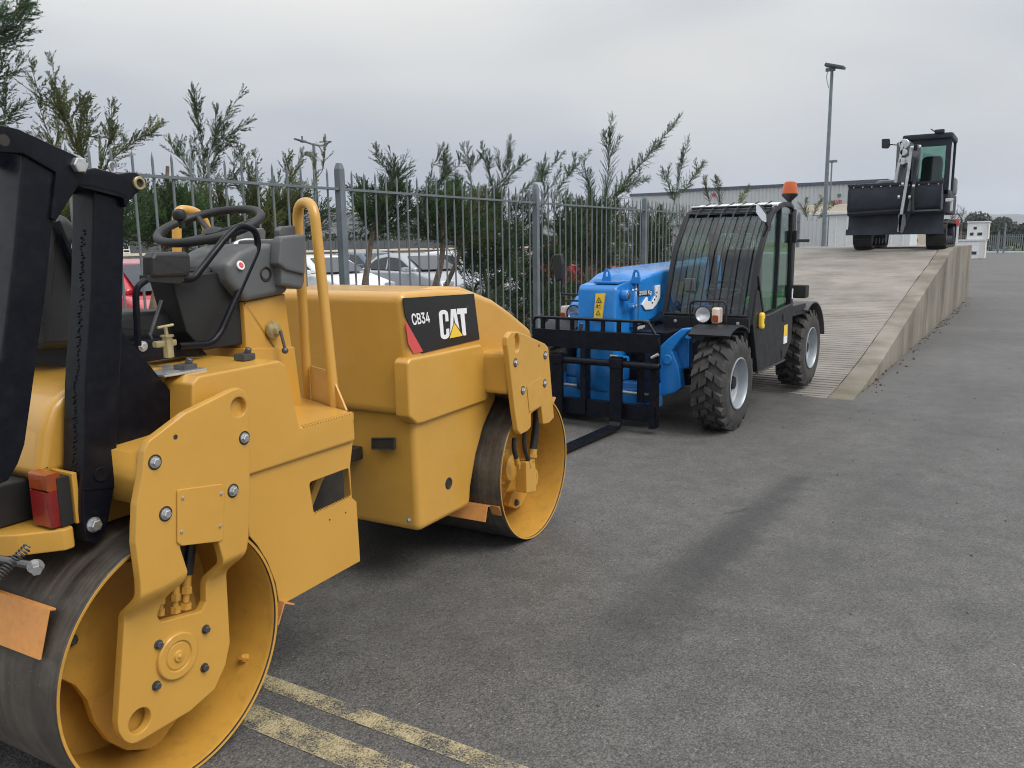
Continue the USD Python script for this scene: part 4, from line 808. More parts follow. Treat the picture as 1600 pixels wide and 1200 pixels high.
# scraper blades: folded strips along both drums
def scraper(u, w, ang, v0, v1, hgt, lip=.055):
    ca, sa = math.cos(ang), math.sin(ang)
    prof = [(0, 0), (.006, 0), (.006, hgt), (lip, hgt), (lip, hgt + .006), (0, hgt + .006)]
    poly = [(u + a * ca - b * sa, w + a * sa + b * ca) for a, b in prof]
    return t.part('scraper_blade', plate(poly, v0, v1, .001), 'orange_steel')
scraper(-.392, .553, -.30, -1.2, -.06, .128, .022)
scraper(.412, .31, -.5, -1.2, -.02, .075)
q = [(2.046, 0.173)][0]
fs = [(1.905, .215), (1.911, .213), (1.935, .288), (1.985, .276), (1.987, .282), (1.931, .295)]
t.part('scraper_blade', plate(fs, -1.2, -.06, .001), 'orange_steel')
t.part('scraper_end', plate([(1.955, .29), (1.985, .283), (2.03, .215), (2.075, .165), (2.068, .158), (2.02, .195), (1.975, .268)], -.075, -.012, .002), 'orange_steel')
scraper(WB + .33, .63, .75, -1.2, -.02, .10)

# --- seat, arm rests and operator controls
sb = [(-0.004, 1.731), (0.053, 1.730), (0.079, 1.699), (0.096, 1.543), (0.085, 1.401), (0.049, 1.313), (-0.089, 1.329), (-0.066, 1.569)]
t.part('seat_back', plate(rounded(Polygon(sb).buffer(0), .02), -.86, -.42, .03, steps=3), 'seat_vinyl')
sc = [(0.060, 1.410), (0.224, 1.419), (0.427, 1.408), (0.464, 1.387), (0.476, 1.340), (0.443, 1.296), (0.076, 1.320), (0.049, 1.353)]
t.part('seat_cushion', plate(rounded(Polygon(sc).buffer(0), .02), -.88, -.42, .03, steps=3), 'seat_vinyl')
sbase = [(0.077, 1.330), (0.501, 1.307), (0.580, 1.214), (0.543, 1.146), (0.063, 1.197)]
t.part('seat_base', plate(Polygon(sbase).buffer(0), -.8, -.45, .01), 'black_plastic')
t.part('seat_slide', bx(-.2, .35, -.6, -.36, 1.155, 1.19, .004), 'dark_metal')
bc = [(0.047, 1.595), (0.071, 1.659)]
t.part('filler_neck', cyl(L(bc[0][0], -.4, bc[0][1]), L(bc[1][0], -.4, bc[1][1]), .02, 20, .004), 'white_paint')
lk = [(-0.005, 1.710), (0.063, 1.505)]
t.part('seat_strut', bar(L(lk[0][0], -.4, lk[0][1]), L(lk[1][0], -.4, lk[1][1]), .03, .012), 'black_paint')
ar = [(0.237, 1.596), (0.253, 1.612), (0.378, 1.613), (0.393, 1.598), (0.390, 1.544), (0.375, 1.529), (0.232, 1.531)]
t.part('arm_pad', plate(rounded(Polygon(ar).buffer(0), .006), -.345, -.29, .014, steps=3), 'seat_vinyl')
ar2 = [(0.221, 1.539), (0.382, 1.540), (0.388, 1.520), (0.342, 1.505), (0.219, 1.517)]
t.part('arm_pad_base', plate(ar2, -.34, -.3, .003), 'black_plastic')
fr = [(0.222, 1.523), (0.192, 1.508), (0.180, 1.480), (0.172, 1.315)]
t.part('arm_frame', tube(fillet([L(p[0], -.31, p[1]) for p in fr], .05), .011, 10), 'black_paint')
fr2 = [(0.269, 1.309), (0.257, 1.338), (0.314, 1.451)]
t.part('seat_lever', tube([L(p[0], -.36, p[1]) for p in fr2], .006, 8), 'dark_metal')
loop = [(0.329, 1.295), (0.465, 1.289), (0.511, 1.323), (0.718, 1.625), (0.711, 1.686), (0.635, 1.708), (0.562, 1.658), (0.409, 1.519), (0.365, 1.521)]
t.part('guard_loop', tube(fillet([L(p[0], -.31, p[1]) for p in loop], .07), .0125, 12), 'black_paint')
pv = [(0.156, 1.322), (0.278, 1.325), (0.308, 1.290), (0.427, 1.276), (0.430, 1.252), (0.156, 1.276)]
t.part('pivot_plate', plate(pv, -.4, -.33, .003), 'black_paint')
p = [(0.203, 1.309)][0]
t.part('pivot_bolt', bolt(L(p[0], -.33, p[1]), L(0, 1, 0), .013, .008), 'zinc')
# clamp latch in front of the seat
a, b = [(0.199, 1.280), (0.198, 1.346)]
A, B = L(a[0], -.2, a[1]), L(b[0], -.2, b[1])
t.part('latch', join(cyl(A, B, .016, 8), cyl(B, B + L(0, 0, .006), .021, 8), cyl(B, B + L(-.004, 0, .034), .006, 8), tube([B + L(-.032, 0, .032), B + L(.026, 0, .036)], .0045, 8), bx(a[0] - .045, a[0] + .03, -.215, -.195, a[1] + .035, a[1] + .055)), 'brass')
t.part('latch_plate', bx(a[0] - .1, a[0] + .06, -.3, -.1, 1.235, 1.243, .002), 'zinc')
for q in [(0.219, 1.256), (0.466, 1.260)]:
    t.part('tie_down', join(bx(q[0] - .03, q[0] + .02, -.17, -.12, q[1] - .02, q[1] + .004, .004), cyl(L(q[0], -.14, q[1]), L(q[0] + .004, -.13, q[1] + .022), .011, 12, .003)), 'dark_metal')
# console column and cover
cv = [(0.331, 1.607), (0.439, 1.531), (0.552, 1.538), (0.677, 1.414), (0.686, 1.265), (0.512, 1.263), (0.463, 1.262), (0.398, 1.333)]
t.part('column_cover', plate(rounded(Polygon(cv).buffer(0), .008), -.47, -.35, .008), 'black_plastic')
for k in range(4):
    q = [(0.491, 1.533), (0.509, 1.546), (0.528, 1.559), (0.546, 1.572)][k]
    t.part('bellows_ring', torus(L(q[0] + .04, -.46, q[1]), L(-.55, 0, .8), .075 - .006 * k, .011, 28, 8), 'rubber_hose')
cl = [(0.644, 1.424), (0.863, 1.444), (0.901, 1.080), (0.644, 1.110)]
t.part('console_column', plate(rounded(Polygon(cl).buffer(0), .004), -.74, -.33, .012), 'yellow_paint')
t.part('console_foot', plate([(0.623, 1.252), (0.883, 1.229), (0.909, 0.968), (0.594, 1.026)], -.76, -.318, .004), 'yellow_paint')
db = [(0.545, 1.568), (0.624, 1.616), (0.697, 1.637), (0.794, 1.638), (0.812, 1.609), (0.814, 1.595), (0.858, 1.500), (0.853, 1.445), (0.631, 1.425), (0.557, 1.504)]
t.part('dashboard', plate(rounded(Polygon(db).buffer(0), .026), -.58, -.3, .024, steps=3), 'grey_plastic')
db2 = [(0.777, 1.479), (0.886, 1.459), (0.906, 1.488), (0.913, 1.657), (0.792, 1.652), (0.781, 1.602), (0.779, 1.542)]
t.part('dash_wing', plate(rounded(Polygon(db2).buffer(0), .01), -.5, -.262, .012), 'grey_plastic')
tb = [(0.772, 1.643), (0.784, 1.662), (0.909, 1.672), (0.896, 1.514), (0.794, 1.537), (0.756, 1.562)]
t.part('tray', plate(rounded(Polygon(tb).buffer(0), .008), -.3, -.25, .008), 'grey_plastic')
tb2 = [(0.940, 1.690), (0.959, 1.706), (1.066, 1.712), (1.070, 1.660), (0.941, 1.655)]
t.part('tray_back', plate(rounded(Polygon(tb2).buffer(0), .006), -.45, -.42, .006), 'grey_plastic')
tb3 = [(1.005, 1.664), (1.022, 1.696), (1.133, 1.708), (1.147, 1.692), (1.134, 1.631), (1.001, 1.626)]
t.part('tray_back', plate(rounded(Polygon(tb3).buffer(0), .006), -.74, -.7, .006), 'grey_plastic')
p = [(0.735, 1.524)][0]
t.part('cable_port', lathe([(.03, 0), (.027, .004), (.024, .004), (.024, -.0), (0, -.002)], L(p[0], -.2995, p[1]), L(0, 1, 0), 28), 'grease_dark')
p = [(0.612, 1.559)][0]
t.part('gauge', lathe([(.017, 0), (.017, .006), (.012, .007), (0, .005)], L(p[0], -.3, p[1]), L(0, 1, .3), 20), 'decal_white')
t.part('gauge_face', lathe([(.011, 0), (0, .0)], L(p[0], -.2925, p[1] + .002), L(0, 1, .3), 16), 'decal_red')
p = [(0.841, 1.623)][0]
t.part('dial', lathe([(.06, 0), (.06, .012), (.052, .014), (0, .012)], L(p[0], -.5, p[1] + .004), L(-.35, .25, 1), 28), 'grey_plastic')
t.part('dial_glass', lathe([(.05, 0), (0, 0.001)], L(p[0], -.5, p[1] + .004) + L(-.35, .25, 1) / 1.09 * .0145, L(-.35, .25, 1), 28), 'decal_white')
# isolator key on the column
p = [(0.774, 1.306)][0]
t.part('isolator', join(lathe([(.034, 0), (.034, .006), (.028, .016), (.018, .018), (.014, .034), (0, .036)], L(p[0], -.322, p[1]), L(0, 1, 0), 24)), 'brass')
t.part('isolator_key', join(tube([L(p[0] + .004, -.285, p[1]), L(p[0] + .012, -.275, p[1] - .07)], .006, 8), trimesh.creation.icosphere(subdivisions=2, radius=.013).apply_translation(L(p[0] + .012, -.275, p[1] - .078))), 'dark_metal')
# steering wheel with spokes and knob
wc = np.array([(0.708, 1.710)][0]); WC = L(wc[0], -.55, wc[1]); wax = L(-.36, .06, 1.0)
sw = t.part('steering_wheel', torus(WC, wax, .195, .0165, 64, 12), 'black_plastic')
x_, y_, z_ = frame_of(wax)
for k in range(3):
    a = 2.1 + k * 2.094; d = x_ * math.cos(a) + y_ * math.sin(a)
    t.part('spoke', tube(spline([WC + d * .19, WC + d * .1 - z_ * .02, WC - z_ * .035], 4), .0105, 8), 'black_plastic', parent=sw)
t.part('hub', lathe([(.035, -.06), (.042, -.04), (.04, -.02), (.02, -.012), (0, -.01)], WC, z_, 24), 'black_plastic', parent=sw)
kp = np.array([(0.629, 1.740)][0]); K0 = L(kp[0], -.62, kp[1])
t.part('spinner_knob', lathe([(.012, -.04), (.012, -.012), (.024, -.004), (.027, .012), (.022, .026), (.01, .032), (0, .033)], K0, L(-.2, 0, 1), 20), 'black_plastic', parent=sw)
t.part('steering_column', tube([WC - z_ * .05, WC - z_ * .30], .032, 14), 'black_plastic')
# handrails
F0, F1 = L(1.055, -.425, .98), L(.955, -.185, .98)
hr = [(-0.330, 1.765), (-0.286, 1.798), (-0.236, 1.762)]
top = 1.775
path = fillet([F0, F0 + L(-.0, -.005, top - .98 + .03), F1 + L(-.0, .0, top - .98 + .03), F1], .14, 14)
path = fillet([F0, L(1.05, -.42, 1.80), L(.99, -.275, 1.80), F1], .075, 12)
t.part('handrail', tube(path, .021, 16), 'yellow_paint')
t.part('rail_gusset', hull([F0 + L(-.01, .03, 0), F1 + L(.01, -.03, 0), F0 + L(-.008, .03, .145), F1 + L(.01, -.03, .145), F1 + L(-.035, .085, 0)] + [q + L(.008, .003, 0) for q in (F0 + L(-.01, .03, 0), F1 + L(.01, -.03, 0), F0 + L(-.008, .03, .145), F1 + L(.01, -.03, .145), F1 + L(-.035, .085, 0))]), 'yellow_paint', smooth=False)
fr = [(0.981, 1.477), (1.007, 1.775), (1.033, 1.798), (1.110, 1.792), (1.161, 1.750), (1.212, 1.497)]
t.part('handrail', tube(fillet([L(p[0], -1.1, p[1]) for p in fr], .12), .021, 14), 'yellow_paint')

# --- front hood
hu = [(1.395, 0.849), (1.402, 1.126), (1.362, 1.407), (1.400, 1.422), (1.667, 1.419), (1.881, 1.404), (2.019, 1.381), (2.173, 1.342), (2.365, 1.260), (2.598, 1.143), (2.620, 1.081), (2.586, 0.974), (2.078, 0.904)]
t.part('hood', plate(rounded(Polygon(hu).buffer(0), .042), -1.16, -.14, .036, steps=5), 'yellow_paint')
crown = [(1.530, 1.407), (1.831, 1.424), (2.055, 1.410), (2.280, 1.350), (2.564, 1.230), (2.561, 1.120), (1.576, 1.339)]
t.part('hood_crown', plate(rounded(Polygon(crown).buffer(0), .04), -1.05, -.25, .035, steps=5), 'yellow_paint')
HU0 = min(q[0] for q in hu)
hb = [(1.354, 1.110), (1.389, 1.128), (2.001, 1.122), (2.032, 1.086), (2.068, 0.846), (2.041, 0.823), (1.475, 0.817), (1.425, 0.821), (1.368, 0.865)]
t.part('hood_belt', plate(rounded(Polygon([(max(a, HU0 + .006), b) for a, b in hb]).buffer(0), .014), -.20, -.118, .012, steps=4), 'yellow_paint')
bl = [(1.427, 0.887), (1.438, 0.295), (1.899, 0.291), (1.916, 0.392), (1.973, 0.542), (2.056, 0.675), (2.196, 0.809), (2.145, 0.928), (1.453, 1.001)]
t.part('front_body', plate(rounded(Polygon(bl).buffer(0), .036), -1.16, -.14, .032, steps=5), 'yellow_paint')
ru = [(-0.356, 0.743), (-0.226, 0.753), (-0.229, 0.702), (-0.359, 0.687)]
hu_ = 1.405
dq = [(1.373, 1.396), (1.968, 1.381), (2.014, 1.146), (1.504, 1.136), (1.452, 1.186), (1.387, 1.322)]
# decal panel
t.part('decal_panel', plate(dq, -.1405, -.1365, .0), 'decal_black', smooth=False)
dr = [(1.383, 1.302), (1.511, 1.144), (1.436, 1.143), (1.400, 1.192)]
t.part('decal_stripe', plate(dr, -.1365, -.1352, .0), 'decal_red', smooth=False)
def quad_map(shape, cs, n=(1, 1)):
    """Maps unit-square shapes (x right, y up) onto the face quad cs = bottom-left, bottom-right, top-right, top-left in (u, w)."""
    a, b, c, d = [np.array(q) for q in cs]
    def f(P):
        P = np.asarray(P); x, y = P[:, :1], P[:, 1:2]
        return a * (1 - x) * (1 - y) + b * x * (1 - y) + c * x * y + d * (1 - x) * y
    out = []
    for g in getattr(shape, 'geoms', [shape]):
        out.append(Polygon(f(g.exterior.coords), [f(i.coords) for i in g.interiors]))
    return out
# block capitals of the emblem, in a unit square 3 letters wide
def rr_(x0, y0, x1, y1, r): return sbox(x0 + r, y0 + r, x1 - r, y1 - r).buffer(r, quad_segs=6)
Cc = rr_(0, 0, .315, 1, .15).difference(rr_(.115, .14, .21, .86, .045)).difference(sbox(.19, .34, .4, .60))
Aa = Polygon([(.33, .02), (.425, 1), (.60, 1), (.72, .02), (.60, .02), (.51, .80), (.42, .02)]).union(Polygon([(.40, .3), (.62, .3), (.60, .42), (.415, .42)]))
Tt = unary_union([sbox(.64, .80, 1.0, 1.0), Polygon([(.75, .9), (.90, .9), (.935, .0), (.80, .0)])])
tri = Polygon([(.315, .0), (.515, .50), (.80, .0)])
keep = tri.buffer(.03, join_style=2)
lc = [(1.660, 1.181), (1.900, 1.181), (1.894, 1.315), (1.646, 1.322)]
for s_ in (Cc, Aa.difference(keep), Tt.difference(keep)):
    for g_ in quad_map(s_, lc): t.part('decal_letter', plate(g_, -.1365, -.1352, 0), 'decal_white', smooth=False)
for g_ in quad_map(tri, lc): t.part('decal_triangle', plate(g_, -.1365, -.1351, 0), 'decal_yellow', smooth=False)
def word(text, cs, mtl, name='decal_letter', v=-.1365, bold=True):
    tm = meshkit.text_mesh(text, 1.0, .0012, bold); P = tm.vertices; x0, x1 = P[:, 0].min(), P[:, 0].max(); y0, y1 = P[:, 1].min(), P[:, 1].max()
    a, b, c, d = [np.array(q) for q in cs]; x = ((P[:, 0] - x0) / (x1 - x0))[:, None]; y = ((P[:, 1] - y0) / (y1 - y0))[:, None]
    uw = a * (1 - x) * (1 - y) + b * x * (1 - y) + c * x * y + d * (1 - x) * y
    tm.vertices = np.column_stack([v + P[:, 2], uw[:, 0], uw[:, 1]]); return tm
t.part('decal_number', word('CB34', [(1.439, 1.270), (1.575, 1.272), (1.567, 1.322), (1.427, 1.323)], 'decal_white'), 'decal_white', smooth=False)
p = [(1.904, 1.318)][0]
t.part('trade_mark', lathe([(.007, 0), (.007, .001), (.005, .001), (.005, 0)], L(p[0], -.1365, p[1]), L(0, 1, 0), 16), 'grey_plastic')
# openings and details of the front body
p = [(1.697, 0.468)][0]
t.part('tow_hole', join(lathe([(.030, 0), (.028, .004), (.024, .004), (.022, .0015), (.0, .0015)], L(p[0], -.1405, p[1]), L(0, 1, 0), 32)), 'grease_dark')
ub = [(1.406, 0.531)][0][0]
vq = [(-0.368, 0.735), (-0.238, 0.749), (-0.240, 0.694), (-0.371, 0.683)]
t.part('rear_slot', plate(vq, ub - .0015, ub + .01, .0, 'u'), 'grease_dark')
t.part('slot_frame', join(*[bar(L(ub - .002, vq[i][0], vq[i][1]), L(ub - .002, vq[(i + 1) % 4][0], vq[(i + 1) % 4][1]), .004, .006) for i in range(4)]), 'dark_metal')
q = [(-0.175, 0.363)][0]
t.part('body_bolt', bolt(L(ub + .0, q[0], q[1]), L(-1, 0, 0), .009, .006), 'zinc')
# articulation joint between the two frames
t.part('articulation', join(cyl(L(1.1, -.62, .42), L(1.1, -.62, .86), .09, 24, .01), bx(.8, 1.12, -.8, -.45, .5, .56), bx(1.08, 1.45, -.8, -.45, .62, .68)), 'grease_dark')

# --- front side plate, bracket and drum motor
fpl = [(1.983, 1.075), (1.968, 1.128), (1.972, 1.169), (2.012, 1.192), (2.093, 1.184), (2.389, 1.090), (2.428, 1.065), (2.472, 0.798), (2.495, 0.659), (2.430, 0.643), (2.359, 0.650), (2.337, 0.753), (2.217, 0.737), (2.215, 0.665), (2.179, 0.651), (2.100, 0.647), (2.066, 0.675), (2.035, 0.798)]
hole = [(2.068, 1.129)][0]
fq = rounded(Polygon(fpl).buffer(0), .012).difference(disc_poly(hole, .032, .047))
fp_ = t.part('side_plate', plate(fq, .02, .05, .005, steps=3), 'yellow_paint')
for p in [(2.388, 1.027), (2.051, 1.031), (2.378, 0.874), (2.127, 0.876)]:
    t.part('bolt', bolt(L(p[0], .05, p[1]), L(0, 1, 0), 0.0125, 0.010), 'zinc', parent=fp_)
    t.part('counterbore', lathe([(0.022, 0), (0.023, 0.0012), (0.018, 0.0012), (0.018, 0.0)], L(p[0], 0.0495, p[1]), L(0, 1, 0), 28), 'grease_dark', parent=fp_)
t.part('cover_plate', plate([(2.167, 0.890), (2.330, 0.917), (2.331, 0.758), (2.193, 0.749)], .0505, .054, .001), 'yellow_paint', parent=fp_)
p = [(2.313, 1.088)][0]
t.part('small_hole', lathe([(0.0075, 0), (0.0, 0.0)], L(p[0], 0.0507, p[1]), L(0, 1, 0), 16), 'grease_dark', parent=fp_)
sb_ = [(1.861, 1.087), (2.190, 1.083), (2.316, 0.877), (2.100, 0.843), (1.903, 0.886)]
sbk = [(WB - .34, .865), (WB + .06, .845), (WB + .06, 1.06), (WB - .34, 1.085)]
t.part('mount_stub', plate(rounded(Polygon(sbk), .03), -.45, .02, .02, steps=4), 'yellow_paint')
mc = L(WB - .0, 0, DR)
fl = t.part('drum_flange', join(lathe([(0, .0), (.215, .0), (.215, .018), (.16, .03), (.16, .05), (0, .05)], L(WB - .0, -.26, DR), L(0, 1, 0), 48)), 'yellow_inner', parent=fd)
lob = [(2.444, 0.202), (2.626, 0.191), (2.634, 0.142), (2.559, 0.091), (2.488, 0.093), (2.404, 0.137)]
t.part('flange_lobe', plate(rounded(Polygon(lob).buffer(0), .012), -.24, -.2, .004), 'yellow_inner', parent=fd)
q = [(2.491, 0.130)][0]
t.part('flange_bolt', bolt(L(q[0], -.2, q[1]), L(0, 1, 0), .016, .014), 'dark_metal', parent=fd)
q = [(2.312, 0.390)][0]
mo = t.part('drive_motor', join(lathe([(0, 0), (.10, 0), (.10, .04), (.075, .05), (.075, .09), (.05, .10), (0, .10)], L(q[0] + .02, -.22, q[1]), L(0, 1, 0), 36)), 'yellow_paint')
for k in range(8):
    a = k * math.pi / 4; t.part('motor_bolt', bolt(L(q[0] + .02 + .085 * math.cos(a), -.18, q[1] + .085 * math.sin(a)), L(0, 1, 0), .008, .008), 'yellow_inner', parent=mo)
bq = [(2.359, 0.423), (2.468, 0.416), (2.490, 0.301), (2.480, 0.219), (2.363, 0.241)]
t.part('valve_block', plate(rounded(Polygon(bq).buffer(0), .006), -.13, -.06, .006), 'yellow_paint')
q = [(2.495, 0.293)][0]
t.part('lifting_eye', plate(disc_poly(q, .045, .055, 24).difference(disc_poly(q, .022, .033, 20)).union(sbox(q[0] - .05, q[1] - .06, q[0] - .02, q[1] + .05)), -.11, -.075, .004), 'yellow_paint')
for pts, r in (([(2.248, 0.586), (2.239, 0.530), (2.267, 0.459)], .013), ([(2.363, 0.591), (2.361, 0.511), (2.405, 0.412)], .012), ([(2.507, 0.734), (2.505, 0.623), (2.462, 0.464)], .021)):
    P = spline([L(a, -.07, b) for a, b in pts], 8)
    t.part('hose', tube(P, r, 12), 'rubber_hose')
    d = P[-1] - P[-2]; d /= np.linalg.norm(d)
    t.part('hose_fitting', join(cyl(P[-1] - d * .01, P[-1] + d * .02, r * 1.15, 12), lathe([(0, 0), (r * 1.3, 0), (r * 1.3, .018), (0, .018)], P[-1] + d * .02, d, 6), cyl(P[-1] + d * .03, P[-1] + d * .06, r * .8, 12)), 'yellow_inner')
t.part('front_end', plate([(WB - .05, .72), (WB + .45, .72), (WB + .45, .9), (WB + .38, 1.05), (WB - .05, 1.1)], -1.1, -.2, .02), 'yellow_paint')

# ------------------------------------------------------------------ blue telehandler facing the camera. Origin: ground under the outer face of its near front tyre
t = Thing('telehandler', 'compact blue and black telehandler with pallet forks and an amber beacon', 'telehandler', (-2.060000, 6.900000, 0.000000), -2.3)
TR = .415; TWB = 2.3; MID = -.925
def wheel(u, v, outer, lift=0.0):
    c = L(u, v, TR + lift); ax = L(0, outer, 0); wd = .30
    pr = [(.215, 0.012), (.245, 0.004), (.30, -.004), (.345, 0.0), (.378, .02), (.385, .05), (.388, wd / 2), (.385, wd - .05), (.378, wd - .02), (.345, wd), (.245, wd), (.21, wd - .02)]
    ty = t.part('tyre', lathe([(a, -b) for a, b in pr][::-1], c, ax, 56), 'tyre', smooth=40)
    lugs = []
    x, y, d = frame_of(ax); n = 19
    for k in range(n):
        for s in (0, 1):
            a0 = (k + 0.5 * s) * 2 * math.pi / n
            def P(rad, ang, z): return c + rad * (math.cos(ang) * x + math.sin(ang) * y) + d * (-z)
            sg = 1 if s == 0 else -1
            zc = [wd * .5 - sg * .012, wd * .5 + sg * .07, wd * .5 + sg * .145]
            dire = 1
            A = [a0 + .0, a0 + .10, a0 + .20]
            for q in range(2):   # two bent blocks per bar
                z0, z1 = zc[q], zc[q + 1]; b0, b1 = A[q], A[q + 1]; hw = .075 + .012 * q; hh = .418 - .004 * q
                pts = [P(rr_, aa, zz) for zz, bb in ((z0, b0), (z1 - sg * .006, b1)) for aa in (bb - hw, bb + hw) for rr_ in (.375,)]
                pts += [P(hh, aa, zz) for zz, bb in ((z0 + sg * .006, b0), (z1 - sg * .014, b1)) for aa in (bb - hw * .78, bb + hw * .78)]
                if q == 1:
                    pts += [P(.352, aa, z1 + sg * .004) for aa in (b1 - hw * .6, b1 + hw * .9)]
                lugs.append(hull(pts))
    t.part('tread', join(lugs), 'tyre', smooth=20, parent=ty, kind='stuff')
    r = [(.222, .012), (.226, .0), (.217, -.004), (.208, .006), (.203, .03), (.196, .075), (.18, .09), (.150, .10), (.145, .115), (.09, .115), (.085, .085), (.075, .075), (0, .075)]
    t.part('rim', lathe([(a, -b) for a, b in r][::-1], c, ax, 48), 'rim_silver', parent=ty)
    t.part('hub', join(lathe([(.088, 0), (.088, .02), (.06, .05), (.055, .07), (0, .072)], c - ax * .115, ax, 28), *[bolt(c - ax * .113 + .118 * (x * math.cos(k * math.pi / 4) + y * math.sin(k * math.pi / 4)), ax, .012, .016, False) for k in range(8)]), 'black_paint', parent=ty)
wheel(0, 0, 1); wheel(TWB, 0, 1, .055); wheel(0, -1.85, -1); wheel(TWB, -1.85, -1, .055)
# chassis
t.part('chassis', plate([(-.1, .34), (-.1, .62), (.25, .74), (2.4, .76), (2.9, .9), (2.95, .45), (2.3, .36)], -1.35, -.5, .01), 'cab_black')
for u in (0, TWB):
    t.part('axle', join(cyl(L(u, -1.6, TR + .02), L(u, -.26, TR + .02), .075, 20), lathe([(0, 0), (.15, .02), (.17, .1), (.15, .18), (0, .2)], L(u - .1, MID, TR + .02), L(1, 0, 0), 20)), 'black_paint')
# steering knuckle guard (blue bracket in front of the near wheel)
kn = [(-0.449, 0.889), (-0.362, 0.898), (-0.459, 0.794), (-0.534, 0.689), (-0.465, 0.541), (-0.437, 0.374), (-0.496, 0.323), (-0.628, 0.276), (-0.673, 0.697), (-0.566, 0.799)]
t.part('axle_bracket', plate(rounded(Polygon(kn).buffer(0), .012), -.22, -.12, .012, 'u', steps=3), 'blue_paint')
kn2 = [(-0.540, 0.753), (-0.481, 0.818), (-0.421, 0.788), (-0.415, 0.540), (-0.486, 0.512), (-0.537, 0.611)]
t.part('axle_bracket', plate(rounded(Polygon(kn2).buffer(0), .01), -.11, -.02, .01, 'u'), 'blue_paint')
p = [(-0.571, 0.610)][0]
t.part('pivot_bore', cyl(L(-.215, p[0], p[1]), L(-.232, p[0], p[1]), .045, 24, .006), 'blue_paint')
# blue front cross member, low down behind the carriage
t.part('cross_member', join(bx(-.30, -.2, -1.62, -.62, .18, .40, .02), bx(-.30, -.2, -1.62, -1.35, .40, .52, .02), bx(-.30, -.2, -1.15, -.95, .40, .62, .02)), 'blue_paint')
t.part('side_link', plate([(-0.686, 0.595), (-0.650, 0.597), (-0.632, 0.286), (-0.661, 0.180), (-0.698, 0.223)], -.3, -.25, .004, 'u'), 'blue_paint')
t.part('tilt_rod', cyl(L(-.34, -1.6, .33), L(-.34, -.62, .30), .016, 14), 'zinc')

# boom head, boom, engine hood
hf = [(-1.356, 1.196), (-0.994, 1.237), (-0.962, 1.198), (-0.984, 0.139), (-1.437, 0.092)]
t.part('boom_head', plate([(-.36, .30), (-.36, .50), (-.33, .9), (-.32, 1.20), (-.29, 1.25), (-.02, 1.29), (.06, 1.0), (.02, .5), (-.1, .30)], -1.42, -1.03, .022, steps=3), 'blue_paint')
t.part('head_top', bx(-.27, -.03, -1.28, -1.04, 1.262, 1.285, .006), 'blue_paint')
bm = [(-0.245, 1.217), (-0.003, 1.297), (0.557, 1.329), (3.317, 1.426), (3.412, 1.242), (1.551, 1.158), (0.875, 1.095), (0.571, 1.001), (0.047, 0.967), (-0.189, 0.974)]
bs = [(-.05, .86), (.0, 1.29), (.5, 1.36), (1.3, 1.40), (3.0, 1.46), (3.12, 1.40), (3.12, 1.16), (2.2, 1.12), (1.0, 1.05), (.35, .90)]
t.part('boom', plate(bs, -1.36, -.97, .03, steps=3), 'blue_paint')
t.part('boom_gap', bx(.0, .012, -1.38, -.968, .86, 1.29, .0), 'grease_dark')
hd = [(-.04, .82), (.0, .94), (.38, 1.19), (.68, 1.315), (1.0, 1.365), (2.6, 1.40), (2.9, 1.28), (2.95, .8), (.4, .8)]
t.part('engine_hood', plate(rounded(Polygon(hd), .08), -1.8, -1.2, .06, steps=4), 'blue_paint')
def lug_eye(u, v):
    q = Polygon([(-.055, 0), (.055, 0), (.03, .10), (.016, .128), (-.016, .128), (-.03, .10)])
    h = Polygon([(-.014, .06), (.014, .06), (.014, .095), (.0, .108), (-.014, .095)])
    g = rounded(q, .008).difference(h)
    return plate(affinity.translate(g, v, 0), u, u + .018, .003, 'u').apply_translation([0, 0, 1.265])
t.part('lifting_lug', lug_eye(-.16, -1.21), 'blue_paint'); t.part('lifting_lug', lug_eye(-.02, -.985).apply_translation([0, 0, -.01]), 'blue_paint')
# warning decals on the head
st_ = [(-1.226, 1.177), (-1.132, 1.182), (-1.160, 0.938), (-1.242, 0.935)]
SU = -.347
def tile(pts, lift, m_, nm, par=None):
    return t.part(nm, plate(pts, SU - lift - .002, SU - lift, 0, 'u'), m_, smooth=False)
zq = np.array(st_)
t.part('warning_decal', hull([L(-.3255 - .0065 + (-.010 if w < 1.05 else 0) - .0, v, w) for v, w in st_] + [L(-.318, v, w) for v, w in st_]), 'decal_yellow', smooth=False)
def tri_outline(cx, cz, s, u):
    g = Polygon([(cx - s, cz - s * .8), (cx + s, cz - s * .8), (cx, cz + s)]); g = g.difference(Polygon([(cx - s * .68, cz - s * .6), (cx + s * .68, cz - s * .6), (cx, cz + s * .62)]))
    return plate(g, u - .0015, u, 0, 'u')
cx = zq[:, 0].mean(); 
t.part('warning_symbol', join(tri_outline(cx + .004, zq[0][1] - .055, .03, -.346), plate([(cx, zq[0][1] - .07), (cx + .01, zq[0][1] - .07), (cx + .005, zq[0][1] - .045)], -.3475, -.346, 0, 'u')), 'decal_black', smooth=False)
t.part('warning_symbol', join(tri_outline(cx - .002, zq[0][1] - .17, .025, -.347), bx(-.348, -.3465, cx - .028, cx + .03, zq[0][1] - .127, zq[0][1] - .123, 0, axis='u'), bx(-.348, -.3465, cx - .02, cx - .006, zq[0][1] - .115, zq[0][1] - .095, 0, axis='u'), bx(-.348, -.3465, cx + .006, cx + .02, zq[0][1] - .108, zq[0][1] - .098, 0, axis='u')), 'decal_black', smooth=False)
